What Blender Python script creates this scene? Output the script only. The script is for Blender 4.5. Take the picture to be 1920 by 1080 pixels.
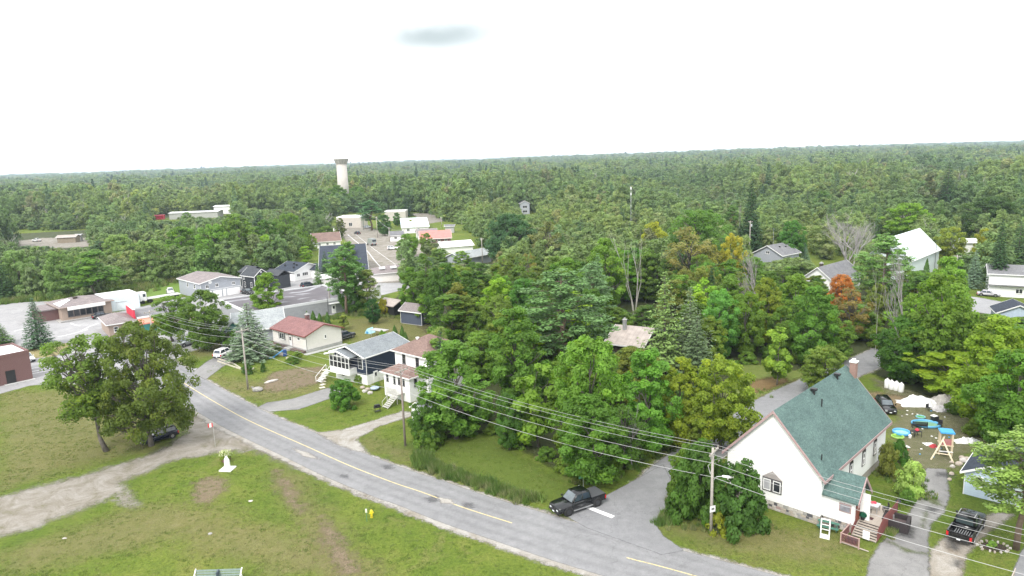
import bpy, bmesh, math, random
import numpy as np
from mathutils import Vector, Matrix, noise as mnoise
S = bpy.context.scene
for o in list(bpy.data.objects): bpy.data.objects.remove(o)
R = math.radians
PI = math.pi
# ------------------------------------------------------------------ camera
FPX, HCAM = 1300.0, 36.0
ROLL = math.atan(62 / 1920.)
PITCH = math.atan(243 * math.cos(ROLL) / FPX)
_cp, _sp, _cr, _sr = math.cos(PITCH), math.sin(PITCH), math.cos(ROLL), math.sin(ROLL)
FW = Vector((0, _cp, -_sp)); RT = Vector((_cr, -_sr * _sp, -_sr * _cp)); UP = Vector((_sr, _cr * _sp, _cr * _cp))
cam = bpy.data.cameras.new('camera'); camo = bpy.data.objects.new('camera', cam); S.collection.objects.link(camo)
M = Matrix((RT, UP, -FW)).transposed().to_4x4(); M.translation = Vector((0, 0, HCAM)); camo.matrix_world = M
cam.sensor_width = 36; cam.lens = FPX / 1920 * 36; cam.clip_start = .5; cam.clip_end = 30000
S.camera = camo
# ------------------------------------------------------------------ sky, sun, exposure
SUN_EL, SUN_AZ = 48, 205           # azimuth clockwise from +Y
w = bpy.data.worlds.new('World'); S.world = w; w.use_nodes = True
nt = w.node_tree; nt.nodes.clear()
def N(nt, t, **k):
    n = nt.nodes.new(t)
    for a, b in k.items():
        if a.startswith('i_'):
            n.inputs[int(a[2:]) if a[2:].isdigit() else a[2:].replace('_', ' ')].default_value = b
        else: setattr(n, a, b)
    return n
sky = N(nt, 'ShaderNodeTexSky', sky_type='NISHITA', sun_disc=False, sun_elevation=R(SUN_EL), sun_rotation=R(SUN_AZ))
sc = N(nt, 'ShaderNodeVectorMath', operation='SCALE'); sc.inputs['Scale'].default_value = .1
nt.links.new(sky.outputs[0], sc.inputs[0])
geo = N(nt, 'ShaderNodeTexCoord')
# bright overcast veil, with one thinner grey-green gap in it
_d = (FW + RT * ((815 - 960) / FPX) + UP * ((540 - 62) / FPX)).normalized()
_r = _d.cross(Vector((0, 0, 1))).normalized(); _u = _r.cross(_d)
def dotn(v):
    d = N(nt, 'ShaderNodeVectorMath', operation='DOT_PRODUCT'); d.inputs[1].default_value = v
    nt.links.new(geo.outputs['Generated'], d.inputs[0]); return d.outputs['Value']
def mth(op, a, b, nt=nt):
    m = N(nt, 'ShaderNodeMath', operation=op)
    for i, x in enumerate((a, b)):
        if x is None: continue
        if isinstance(x, (int, float)): m.inputs[i].default_value = x
        else: nt.links.new(x, m.inputs[i])
    return m.outputs[0]
nz = N(nt, 'ShaderNodeTexNoise'); nz.inputs['Scale'].default_value = 9; nz.inputs['Detail'].default_value = 4
nt.links.new(geo.outputs['Generated'], nz.inputs['Vector'])
ex = mth('MULTIPLY', dotn(_r), 1 / .088); ey = mth('MULTIPLY', mth('ADD', dotn(_u), mth('MULTIPLY', mth('SUBTRACT', nz.outputs['Fac'], .5), .03)), 1 / .021)
q = mth('SQRT', mth('ADD', mth('MULTIPLY', ex, ex), mth('MULTIPLY', ey, ey)), None)
front = mth('GREATER_THAN', dotn(_d), 0)
mr = N(nt, 'ShaderNodeMapRange', interpolation_type='SMOOTHSTEP'); nt.links.new(mth('ADD', q, mth('MULTIPLY', nz.outputs['Fac'], 1.0)), mr.inputs['Value'])
mr.inputs['From Min'].default_value = .75; mr.inputs['From Max'].default_value = 2.7; mr.inputs['To Min'].default_value = 1; mr.inputs['To Max'].default_value = 0
gap = mth('MULTIPLY', mr.outputs[0], front)
nz2 = N(nt, 'ShaderNodeTexNoise'); nz2.inputs['Scale'].default_value = 3; nz2.inputs['Detail'].default_value = 5
nt.links.new(geo.outputs['Generated'], nz2.inputs['Vector'])
cr = N(nt, 'ShaderNodeValToRGB'); nt.links.new(nz2.outputs['Fac'], cr.inputs[0])
cr.color_ramp.elements[0].position = .3; cr.color_ramp.elements[0].color = (.88, .90, .93, 1)
cr.color_ramp.elements[1].position = .7; cr.color_ramp.elements[1].color = (1.12, 1.12, 1.10, 1)
mx = N(nt, 'ShaderNodeMix', data_type='RGBA'); nt.links.new(gap, mx.inputs[0]); nt.links.new(cr.outputs[0], mx.inputs[6]); mx.inputs[7].default_value = (.30, .335, .335, 1)
ad = N(nt, 'ShaderNodeMix', data_type='RGBA'); ad.inputs[0].default_value = .92
nt.links.new(sc.outputs[0], ad.inputs[6]); nt.links.new(mx.outputs[2], ad.inputs[7])
bg = N(nt, 'ShaderNodeBackground'); bg.inputs[1].default_value = 1.0; nt.links.new(ad.outputs[2], bg.inputs[0])
wo = N(nt, 'ShaderNodeOutputWorld'); nt.links.new(bg.outputs[0], wo.inputs[0])
sl = bpy.data.lights.new('sun', 'SUN'); sl.energy = 1.45; sl.angle = R(16); sl.color = (1, .96, .9)
so = bpy.data.objects.new('sun', sl); S.collection.objects.link(so)
_s = Vector((math.sin(R(SUN_AZ)) * math.cos(R(SUN_EL)), math.cos(R(SUN_AZ)) * math.cos(R(SUN_EL)), math.sin(R(SUN_EL))))
so.rotation_euler = _s.to_track_quat('Z', 'Y').to_euler()
S.view_settings.view_transform = 'Standard'; S.view_settings.look = 'None'; S.view_settings.exposure = 1.17; S.view_settings.gamma = 1
S.view_settings.use_curve_mapping = False
S.cycles.max_bounces = 6; S.cycles.diffuse_bounces = 3; S.cycles.glossy_bounces = 2; S.cycles.transmission_bounces = 2
S.cycles.transparent_max_bounces = 12; S.cycles.volume_bounces = 0; S.cycles.use_denoising = True
S.cycles.caustics_reflective = False; S.cycles.caustics_refractive = False

# ------------------------------------------------------------------ surveying: image measurements -> places on the ground
def G(px, py, z=0.):
    a = (px - 960) / FPX; b = (540 - py) / FPX
    d = FW + RT * a + UP * b; t = (z - HCAM) / d.z
    return (d.x * t, d.y * t)
def P(x, y, z):
    v = Vector((x, y, z - HCAM)); q = v.dot(FW)
    return 960 + FPX * v.dot(RT) / q, 540 - FPX * v.dot(UP) / q
def height_at(x, y, top):
    lo, hi = 0, 80
    for _ in range(30):
        m = (lo + hi) / 2
        if P(x, y, m)[1] > top: lo = m
        else: hi = m
    return lo
# ------------------------------------------------------------------ objects
COL = S.collection
def link(o): COL.objects.link(o); return o
def tag(o, label=None, cat=None, group=None, kind=None):
    if label: o['label'] = label
    if cat: o['category'] = cat
    if group: o['group'] = group
    if kind: o['kind'] = kind
    return o
def thing(name, label, cat, loc=(0, 0, 0), rz=0, group=None):
    o = link(bpy.data.objects.new(name, None)); o.location = loc if len(loc) == 3 else (loc[0], loc[1], 0); o.rotation_euler.z = rz
    o.empty_display_size = .3
    return tag(o, label, cat, group)
def put(name, data, parent=None, loc=(0, 0, 0), rot=(0, 0, 0), scale=None):
    o = link(bpy.data.objects.new(name, data)); o.parent = parent; o.location = loc; o.rotation_euler = rot
    if scale: o.scale = (scale, scale, scale) if isinstance(scale, (int, float)) else scale
    return o
def copy_tree(o, parent=None):
    c = o.copy(); COL.objects.link(c); c.parent = parent
    for ch in o.children: copy_tree(ch, c)
    return c
class MB:
    def __init__(s): s.v = []; s.f = []; s.m = []; s.cm = 0
    def add(s, vs, fs, m=None):
        n = len(s.v); s.v += [tuple(v) for v in vs]
        for f in fs: s.f.append([i + n for i in f]); s.m.append(s.cm if m is None else m)
        return s
    def box(s, x0, x1, y0, y1, z0, z1, m=None, mat=None):
        vs = [(x, y, z) for z in (z0, z1) for y in (y0, y1) for x in (x0, x1)]
        if mat is not None: vs = [mat @ Vector(v) for v in vs]
        return s.add(vs, [(0, 2, 3, 1), (4, 5, 7, 6), (0, 1, 5, 4), (2, 6, 7, 3), (0, 4, 6, 2), (1, 3, 7, 5)], m)
    def poly(s, pts, m=None): return s.add(pts, [list(range(len(pts)))], m)
    def prism(s, prof, d0, d1, axis='y', m=None):
        # prof: list of 2D points; extruded along axis
        def mk(p, d): return {'y': (p[0], d, p[1]), 'x': (d, p[0], p[1]), 'z': (p[0], p[1], d)}[axis]
        n = len(prof); vs = [mk(p, d0) for p in prof] + [mk(p, d1) for p in prof]
        return s.add(vs, [list(range(n))[::-1], list(range(n, 2 * n))] + [[i, (i + 1) % n, n + (i + 1) % n, n + i] for i in range(n)], m)
    def tube(s, pts, rad, seg=8, m=None, cap=True):
        pts = [Vector(p) for p in pts]; rad = rad if isinstance(rad, (list, tuple)) else [rad] * len(pts)
        n0 = len(s.v); k = len(pts)
        for i, p in enumerate(pts):
            t = (pts[min(i + 1, k - 1)] - pts[max(i - 1, 0)]); t = t.normalized() if t.length > 1e-9 else Vector((0, 0, 1))
            a = t.cross(Vector((0, 0, 1)) if abs(t.z) < .9 else Vector((1, 0, 0))).normalized(); b = t.cross(a)
            for j in range(seg):
                an = 2 * PI * j / seg; s.v.append(tuple(p + (a * math.cos(an) + b * math.sin(an)) * rad[i]))
        mi = s.cm if m is None else m
        for i in range(k - 1):
            for j in range(seg):
                s.f.append([n0 + i * seg + j, n0 + i * seg + (j + 1) % seg, n0 + (i + 1) * seg + (j + 1) % seg, n0 + (i + 1) * seg + j]); s.m.append(mi)
        if cap:
            s.f.append([n0 + j for j in range(seg)][::-1]); s.m.append(mi); s.f.append([n0 + (k - 1) * seg + j for j in range(seg)]); s.m.append(mi)
        return s
    def lathe(s, prof, c=(0, 0, 0), seg=16, m=None):
        return s.tube([(c[0], c[1], c[2] + z) for r, z in prof], [max(r, 1e-4) for r, z in prof], seg, m) if all(prof[i + 1][1] > prof[i][1] for i in range(len(prof) - 1)) else s._lathe(prof, c, seg, m)
    def _lathe(s, prof, c, seg, m):
        n0 = len(s.v); k = len(prof); mi = s.cm if m is None else m
        for r, z in prof:
            for j in range(seg):
                an = 2 * PI * j / seg; s.v.append((c[0] + r * math.cos(an), c[1] + r * math.sin(an), c[2] + z))
        for i in range(k - 1):
            for j in range(seg):
                s.f.append([n0 + i * seg + j, n0 + i * seg + (j + 1) % seg, n0 + (i + 1) * seg + (j + 1) % seg, n0 + (i + 1) * seg + j]); s.m.append(mi)
        return s
    def mesh(s, name, mats, smooth=False, bevel=0):
        me = bpy.data.meshes.new(name); me.from_pydata(s.v, [], s.f)
        for mt in (mats if isinstance(mats, (list, tuple)) else [mats]): me.materials.append(mt)
        me.polygons.foreach_set('material_index', s.m)
        if smooth is True: me.polygons.foreach_set('use_smooth', [True] * len(s.f))
        me.update()
        if bevel or smooth == 'auto':
            bm = bmesh.new(); bm.from_mesh(me); bmesh.ops.recalc_face_normals(bm, faces=bm.faces)
            if bevel: bmesh.ops.bevel(bm, geom=[e for e in bm.edges if e.is_manifold and e.calc_face_angle(0) > .3], offset=bevel, segments=2, affect='EDGES', clamp_overlap=True)
            bm.to_mesh(me); bm.free()
            me.polygons.foreach_set('use_smooth', [True] * len(me.polygons)) if smooth else None
        return me
    def build(s, name, mats, parent=None, smooth=False, bevel=0, loc=(0, 0, 0), rot=(0, 0, 0)):
        return put(name, s.mesh(name, mats, smooth, bevel), parent, loc, rot)
# ------------------------------------------------------------------ materials
MATS = {}
def newmat(name):
    m = bpy.data.materials.new(name); m.use_nodes = True; nt = m.node_tree
    for n in list(nt.nodes): nt.nodes.remove(n)
    out = N(nt, 'ShaderNodeOutputMaterial'); return m, nt, out
def ramp(nt, fac, stops):
    r = N(nt, 'ShaderNodeValToRGB'); e = r.color_ramp.elements
    while len(e) < len(stops): e.new(.5)
    for i, (p, c) in enumerate(stops): e[i].position = p; e[i].color = (*c, 1) if len(c) == 3 else c
    nt.links.new(fac, r.inputs[0]); return r.outputs[0]
def noise_fac(nt, scale, detail=4, rough=.6, coord='Object', vec=None, stretch=None, dist=0):
    if vec is None:
        tc = N(nt, 'ShaderNodeTexCoord'); vec = tc.outputs[coord]
    if stretch:
        mp = N(nt, 'ShaderNodeMapping'); mp.inputs['Scale'].default_value = stretch; nt.links.new(vec, mp.inputs[0]); vec = mp.outputs[0]
    n = N(nt, 'ShaderNodeTexNoise'); n.inputs['Scale'].default_value = scale; n.inputs['Detail'].default_value = detail; n.inputs['Roughness'].default_value = rough; n.inputs['Distortion'].default_value = dist
    nt.links.new(vec, n.inputs['Vector']); return n.outputs['Fac']
def mixc(nt, fac, a, b, mode='MIX'):
    m = N(nt, 'ShaderNodeMix', data_type='RGBA', blend_type=mode)
    for i, x in ((0, fac), (6, a), (7, b)):
        if isinstance(x, (int, float)): m.inputs[i].default_value = x
        elif isinstance(x, (tuple, list)): m.inputs[i].default_value = (*x[:3], 1)
        else: nt.links.new(x, m.inputs[i])
    return m.outputs[2]
def mat(name, col, rough=.7, var=.12, scale=6., metal=0, bump=0, stripes=None, spec=.4, coat=0, dirt=0, coord='Object', fine=0):
    """plain painted / weathered surface with procedural variation; stripes=(axis, spacing, depth) for siding or metal ribs"""
    key = name
    if key in MATS: return MATS[key]
    m, nt, out = newmat(name); p = N(nt, 'ShaderNodeBsdfPrincipled')
    f = noise_fac(nt, scale, 5, .65, coord)
    lo = tuple(max(0, c * (1 - var)) for c in col); hi = tuple(min(1, c * (1 + var)) for c in col)
    c = ramp(nt, f, [(.3, lo), (.7, hi)])
    if dirt:
        g = noise_fac(nt, .8, 6, .7, coord)
        c = mixc(nt, mth('MULTIPLY', ramp_val(nt, g, .5, .75), dirt, nt), c, (.16, .14, .12))
    if fine:
        g = noise_fac(nt, 14, 3, .8, coord); c = mixc(nt, fine, c, ramp(nt, g, [(.35, (.25, .25, .25)), (.65, (1, 1, 1))]), 'MULTIPLY')
    nt.links.new(c, p.inputs['Base Color'])
    p.inputs['Roughness'].default_value = rough; p.inputs['Metallic'].default_value = metal; p.inputs['Specular IOR Level'].default_value = spec
    p.inputs['Coat Weight'].default_value = coat; p.inputs['Coat Roughness'].default_value = .05
    h = None
    if stripes:
        ax, sp, dep = stripes; tc = N(nt, 'ShaderNodeTexCoord'); sx = N(nt, 'ShaderNodeSeparateXYZ'); nt.links.new(tc.outputs[coord], sx.inputs[0])
        v = mth('FRACT', mth('MULTIPLY', sx.outputs['XYZ'.index(ax)], 1 / sp, nt), None, nt)
        b = N(nt, 'ShaderNodeBump'); b.inputs['Strength'].default_value = 1; b.inputs['Distance'].default_value = dep; nt.links.new(v, b.inputs['Height']); nt.links.new(b.outputs[0], p.inputs['Normal'])
        g = N(nt, 'ShaderNodeMapRange'); nt.links.new(v, g.inputs[0]); g.inputs[1].default_value = 0; g.inputs[2].default_value = .15; g.inputs[3].default_value = .8; g.inputs[4].default_value = 1
        cc = mixc(nt, 1., c, g.outputs[0], 'MULTIPLY'); nt.links.new(cc, p.inputs['Base Color'])
    elif bump:
        b = N(nt, 'ShaderNodeBump'); b.inputs['Strength'].default_value = bump; b.inputs['Distance'].default_value = .03
        nt.links.new(noise_fac(nt, scale * 4, 4, .7, coord), b.inputs['Height']); nt.links.new(b.outputs[0], p.inputs['Normal'])
    nt.links.new(p.outputs[0], out.inputs[0]); MATS[key] = m; return m
def ramp_val(nt, f, a, b):
    r = N(nt, 'ShaderNodeMapRange', interpolation_type='SMOOTHSTEP'); nt.links.new(f, r.inputs[0]) if not isinstance(f, float) else None
    r.inputs[1].default_value = a; r.inputs[2].default_value = b; return r.outputs[0]
def glass_mat():
    m, nt, out = newmat('window_glass'); p = N(nt, 'ShaderNodeBsdfPrincipled')
    f = noise_fac(nt, .7, 2, .5); nt.links.new(ramp(nt, f, [(.35, (.012, .014, .018)), (.65, (.05, .055, .06))]), p.inputs['Base Color'])
    p.inputs['Roughness'].default_value = .06; p.inputs['Specular IOR Level'].default_value = .6
    nt.links.new(p.outputs[0], out.inputs[0]); return m
GLASS = glass_mat()
def emission_free(*a): pass
def shingle_mat(name, col, col2, coord='Object', sc=1.):
    """asphalt shingles: courses and tabs in colour and relief"""
    m, nt, out = newmat(name); p = N(nt, 'ShaderNodeBsdfPrincipled')
    f = noise_fac(nt, 5 * sc, 4, .9, coord, stretch=(1, 1, 1.4)); g = noise_fac(nt, .5, 5, .7, coord)
    c = ramp(nt, f, [(.36, col2), (.5, col), (.68, tuple(min(1, x * 1.45) for x in col))])
    c = mixc(nt, .7, c, ramp(nt, g, [(.3, (.62, .63, .65)), (.7, (1.1, 1.1, 1.06))]), 'MULTIPLY')
    s2 = noise_fac(nt, 2.2, 4, .8, coord, stretch=(.5, .5, 3)); c = mixc(nt, .5, c, ramp(nt, s2, [(.4, (.75, .75, .75)), (.6, (1.12, 1.12, 1.12))]), 'MULTIPLY')
    nt.links.new(c, p.inputs['Base Color']); p.inputs['Roughness'].default_value = .9; p.inputs['Specular IOR Level'].default_value = .25
    tc = N(nt, 'ShaderNodeTexCoord'); sx = N(nt, 'ShaderNodeSeparateXYZ'); nt.links.new(tc.outputs[coord], sx.inputs[0])
    v = mth('FRACT', mth('MULTIPLY', sx.outputs[2], 1 / .12, nt), None, nt)
    b = N(nt, 'ShaderNodeBump'); b.inputs['Strength'].default_value = .6; b.inputs['Distance'].default_value = .02; nt.links.new(mth('ADD', v, mth('MULTIPLY', f, .6, nt), nt), b.inputs['Height'])
    nt.links.new(b.outputs[0], p.inputs['Normal']); nt.links.new(p.outputs[0], out.inputs[0]); return m
# ================================================================== SETTING: ground, roads, paths
rng = np.random.default_rng(7); random.seed(7)
def far_height(x, y):
    r = math.hypot(x, y); a = math.atan2(x, y)
    t = min(1, max(0, (r - 900) / 4200)); t = t * t * (3 - 2 * t)
    n = mnoise.noise(Vector((x / 1500, y / 1500, 3.1))) * .6 + mnoise.noise(Vector((x / 600, y / 600, 9.1))) * .3
    rise = 14 + 8 * math.sin(a * 3.1 + .6) + 5 * math.sin(a * 9 + r / 700)
    return t * (rise + 16 * n * min(1, r / 3000)) + min(1, max(0, (r - 500) / 900)) * 3 * n
def grass_mat(name, woods=False):
    m, nt, out = newmat(name); p = N(nt, 'ShaderNodeBsdfPrincipled')
    big = noise_fac(nt, .055, 6, .62, dist=.6); mid = noise_fac(nt, .35, 6, .7); fine = noise_fac(nt, 3.2, 5, .75); vf = noise_fac(nt, 11, 3, .8)
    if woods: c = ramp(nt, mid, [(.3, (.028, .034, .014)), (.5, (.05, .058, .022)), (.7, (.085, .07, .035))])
    else:
        a = ramp(nt, big, [(.33, (.085, .14, .026)), (.5, (.135, .185, .034)), (.62, (.185, .215, .048)), (.74, (.225, .21, .08))])
        b = ramp(nt, mid, [(.3, (.075, .13, .02)), (.5, (.135, .19, .03)), (.66, (.20, .21, .06)), (.78, (.26, .23, .11))])
        c = mixc(nt, .5, a, b)
        stain = ramp_val(nt, noise_fac(nt, .16, 7, .72, dist=1.2), .56, .68)
        c = mixc(nt, mth('MULTIPLY', stain, .38, nt), c, (.24, .205, .10))
    c = mixc(nt, 1., c, ramp(nt, fine, [(.28, (.52, .55, .5)), (.5, (.98, .98, .98)), (.72, (1.35, 1.3, 1.25))]), 'MULTIPLY')
    c = mixc(nt, 1., c, ramp(nt, vf, [(.3, (.60, .62, .56)), (.7, (1.12, 1.12, 1.06))]), 'MULTIPLY')
    nt.links.new(c, p.inputs['Base Color']); p.inputs['Roughness'].default_value = .95; p.inputs['Specular IOR Level'].default_value = .1
    b = N(nt, 'ShaderNodeBump'); b.inputs['Strength'].default_value = .9; b.inputs['Distance'].default_value = .15
    nt.links.new(mth('ADD', fine, mth('MULTIPLY', vf, .5, nt), nt), b.inputs['Height']); nt.links.new(b.outputs[0], p.inputs['Normal'])
    nt.links.new(p.outputs[0], out.inputs[0]); return m
M_GRASS = grass_mat('grass'); M_WOODFLOOR = grass_mat('wood_floor', True)
def ground_sheet():
    radii = [0, 8, 16, 24, 32]; r = 32
    while r < 14000: r *= 1.06; radii.append(r)
    NA = 200; vs = [(0, 0, 0)]; fs = []
    for r in radii[1:]:
        for j in range(NA):
            a = 2 * PI * j / NA; x, y = r * math.sin(a), r * math.cos(a); vs.append((x, y, far_height(x, y) if r > 450 else 0))
    for j in range(NA): fs.append((0, 1 + (j + 1) % NA, 1 + j))
    for i in range(len(radii) - 2):
        for j in range(NA):
            a = 1 + i * NA + j; b = 1 + i * NA + (j + 1) % NA; fs.append((a, b, b + NA, a + NA))
    me = bpy.data.meshes.new('ground'); me.from_pydata(vs, [], fs); me.materials.append(M_GRASS); me.materials.append(M_WOODFLOOR)
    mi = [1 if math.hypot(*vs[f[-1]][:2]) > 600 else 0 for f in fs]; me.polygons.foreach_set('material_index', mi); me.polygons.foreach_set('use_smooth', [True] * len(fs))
    return tag(put('ground', me), kind='structure')
ground = ground_sheet()
_zc = [0]
def sheet(name, poly, z, mtl, margin=.8, res=.5, world=False, label=None):
    """a surface laid on the ground with a ragged edge; 'sd' = metres outside its outline"""
    _zc[0] += 1; z += .0009 * (_zc[0] % 9)
    pg = np.array(poly if world else [G(*p) for p in poly], float)
    lo = pg.min(0) - margin - res; hi = pg.max(0) + margin + res
    nx, ny = int((hi[0] - lo[0]) / res) + 2, int((hi[1] - lo[1]) / res) + 2
    X, Y = np.meshgrid(lo[0] + np.arange(nx) * res, lo[1] + np.arange(ny) * res); pts = np.stack([X.ravel(), Y.ravel()], 1)
    d = np.full(len(pts), 1e9); ins = np.zeros(len(pts), bool)
    for i in range(len(pg)):
        a, b = pg[i], pg[(i + 1) % len(pg)]; ab = b - a; L = ab @ ab
        if L < 1e-9: continue
        t = np.clip(((pts - a) @ ab) / L, 0, 1); d = np.minimum(d, np.hypot(*(pts - a - t[:, None] * ab).T))
        c = ((a[1] > pts[:, 1]) != (b[1] > pts[:, 1]))
        with np.errstate(divide='ignore', invalid='ignore'): xi = (b[0] - a[0]) * (pts[:, 1] - a[1]) / (b[1] - a[1]) + a[0]
        ins ^= c & (pts[:, 0] < xi)
    sd = np.where(ins, -d, d).reshape(ny, nx)
    keep = (np.minimum(np.minimum(sd[:-1, :-1], sd[1:, :-1]), np.minimum(sd[:-1, 1:], sd[1:, 1:])) < margin)
    jj, ii = np.nonzero(keep); q = np.stack([jj * nx + ii, jj * nx + ii + 1, (jj + 1) * nx + ii + 1, (jj + 1) * nx + ii], 1)
    u, inv = np.unique(q, return_inverse=True); q = inv.reshape(q.shape)
    me = bpy.data.meshes.new(name); co = np.column_stack([pts[u], np.full(len(u), z)])
    me.vertices.add(len(u)); me.vertices.foreach_set('co', co.ravel()); me.loops.add(q.size); me.loops.foreach_set('vertex_index', q.ravel().astype(np.int32))
    me.polygons.add(len(q)); me.polygons.foreach_set('loop_start', np.arange(0, q.size, 4, dtype=np.int32)); me.update(calc_edges=True)
    at = me.attributes.new('sd', 'FLOAT', 'POINT'); at.data.foreach_set('value', sd.ravel()[u].astype(np.float32))
    me.materials.append(mtl); o = put(name, me); tag(o, kind='structure', label=label); return o
def surf_mat(name, build, feather=.25, amp=.8, nscale=.9, amax=1.):
    m, nt, out = newmat(name); p = N(nt, 'ShaderNodeBsdfPrincipled'); p.inputs['Roughness'].default_value = .9; p.inputs['Specular IOR Level'].default_value = .2
    c, h = build(nt); nt.links.new(c, p.inputs['Base Color'])
    if h is not None:
        b = N(nt, 'ShaderNodeBump'); b.inputs['Strength'].default_value = .5; b.inputs['Distance'].default_value = .04; nt.links.new(h, b.inputs['Height']); nt.links.new(b.outputs[0], p.inputs['Normal'])
    at = N(nt, 'ShaderNodeAttribute', attribute_name='sd')
    n1 = noise_fac(nt, nscale, 5, .75); n2 = noise_fac(nt, nscale * 6, 3, .8)
    v = mth('ADD', at.outputs['Fac'], mth('MULTIPLY', mth('SUBTRACT', mth('ADD', mth('MULTIPLY', n1, .7, nt), mth('MULTIPLY', n2, .3, nt), nt), .5, nt), amp * 2, nt), nt)
    r = N(nt, 'ShaderNodeMapRange', interpolation_type='SMOOTHSTEP'); nt.links.new(v, r.inputs[0]); r.inputs[1].default_value = -feather; r.inputs[2].default_value = feather; r.inputs[3].default_value = amax; r.inputs[4].default_value = 0
    tr = N(nt, 'ShaderNodeBsdfTransparent'); ms = N(nt, 'ShaderNodeMixShader'); nt.links.new(r.outputs[0], ms.inputs[0]); nt.links.new(tr.outputs[0], ms.inputs[1]); nt.links.new(p.outputs[0], ms.inputs[2])
    nt.links.new(ms.outputs[0], out.inputs[0]); return m
def asphalt(nt, base=(.262, .262, .268), dark=.93):
    base = tuple(x * .9 for x in base)
    big = noise_fac(nt, .12, 6, .65, dist=.8); mid = noise_fac(nt, 1.1, 5, .7); fine = noise_fac(nt, 18, 2, .8)
    b = base; c = ramp(nt, big, [(.32, tuple(x * dark for x in b)), (.52, b), (.7, tuple(x * 1.16 for x in b))])
    c = mixc(nt, 1., c, ramp(nt, mid, [(.3, (.86, .86, .87)), (.7, (1.1, 1.1, 1.09))]), 'MULTIPLY'); c = mixc(nt, .8, c, ramp(nt, fine, [(.3, (.7, .7, .7)), (.7, (1.2, 1.2, 1.2))]), 'MULTIPLY')
    vo = N(nt, 'ShaderNodeTexVoronoi', feature='DISTANCE_TO_EDGE'); vo.inputs['Scale'].default_value = .16
    tc = N(nt, 'ShaderNodeTexCoord'); wv = N(nt, 'ShaderNodeVectorMath', operation='ADD'); ns = N(nt, 'ShaderNodeTexNoise'); ns.inputs['Scale'].default_value = .8; ns.inputs['Detail'].default_value = 5
    nt.links.new(tc.outputs['Object'], ns.inputs['Vector']); s3 = N(nt, 'ShaderNodeVectorMath', operation='SCALE'); s3.inputs['Scale'].default_value = 2.2; nt.links.new(ns.outputs['Color'], s3.inputs[0])
    nt.links.new(tc.outputs['Object'], wv.inputs[0]); nt.links.new(s3.outputs[0], wv.inputs[1]); nt.links.new(wv.outputs[0], vo.inputs['Vector'])
    cr = N(nt, 'ShaderNodeMapRange'); nt.links.new(vo.outputs[0], cr.inputs[0]); cr.inputs[1].default_value = 0; cr.inputs[2].default_value = .012; cr.inputs[3].default_value = .8; cr.inputs[4].default_value = 1
    gate = ramp_val(nt, noise_fac(nt, .09, 3, .6), .42, .55)
    c = mixc(nt, gate, c, mixc(nt, 1., c, cr.outputs[0], 'MULTIPLY'))
    return c, fine
def gravel(nt, a=(.255, .23, .195), b=(.345, .325, .295), c0=(.155, .15, .085)):
    a, b, c0 = [tuple(x * .95 for x in q) for q in (a, b, c0)]
    f = noise_fac(nt, .35, 7, .8, dist=1.0); g = noise_fac(nt, 9, 3, .85)
    c = ramp(nt, f, [(.32, c0), (.47, a), (.62, b)]); c = mixc(nt, 1., c, ramp(nt, g, [(.3, (.68, .67, .66)), (.7, (1.22, 1.22, 1.22))]), 'MULTIPLY'); return c, g
def dirt(nt, a=(.20, .15, .10), b=(.27, .21, .15)):
    f = noise_fac(nt, 1.2, 6, .75); g = noise_fac(nt, 9, 3, .85); c = ramp(nt, f, [(.3, a), (.7, b)])
    return mixc(nt, 1., c, ramp(nt, g, [(.3, (.6, .6, .6)), (.7, (1.25, 1.25, 1.25))]), 'MULTIPLY'), g
def dry(nt):
    f = noise_fac(nt, .8, 6, .75); g = noise_fac(nt, 7, 3, .85); c = ramp(nt, f, [(.3, (.17, .165, .06)), (.5, (.25, .215, .10)), (.7, (.31, .26, .15))])
    return mixc(nt, 1., c, ramp(nt, g, [(.3, (.6, .6, .6)), (.7, (1.25, 1.25, 1.25))]), 'MULTIPLY'), g
M_ROAD = surf_mat('asphalt', asphalt, .08, .16, 1.2)
M_LANE = surf_mat('lane_asphalt', lambda nt: asphalt(nt, (.26, .26, .268)), .1, .25, 1.0)
M_DRIVE = surf_mat('drive_asphalt', lambda nt: asphalt(nt, (.27, .265, .26), .7), .2, .45, 1.0)
M_LOT = surf_mat('lot_asphalt', lambda nt: asphalt(nt, (.36, .355, .36), .85), .3, .8, .5)
M_GRAVEL = surf_mat('gravel', gravel, 1.1, 3.0, .4, .93)
M_SHOULDER = surf_mat('shoulder_gravel', lambda nt: gravel(nt, (.31, .29, .26), (.40, .385, .36), (.22, .19, .14)), .35, 1.3, .7)
M_DIRT = surf_mat('dirt', dirt, .9, 3.2, .7, .7)
M_DRY = surf_mat('dry_grass', dry, 2.6, 5.5, .22, .42)
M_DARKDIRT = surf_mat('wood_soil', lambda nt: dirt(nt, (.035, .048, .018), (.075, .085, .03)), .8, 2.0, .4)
M_ORANGE = surf_mat('needle_litter', lambda nt: dirt(nt, (.15, .10, .045), (.22, .15, .07)), .7, 1.4, .6)
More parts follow.
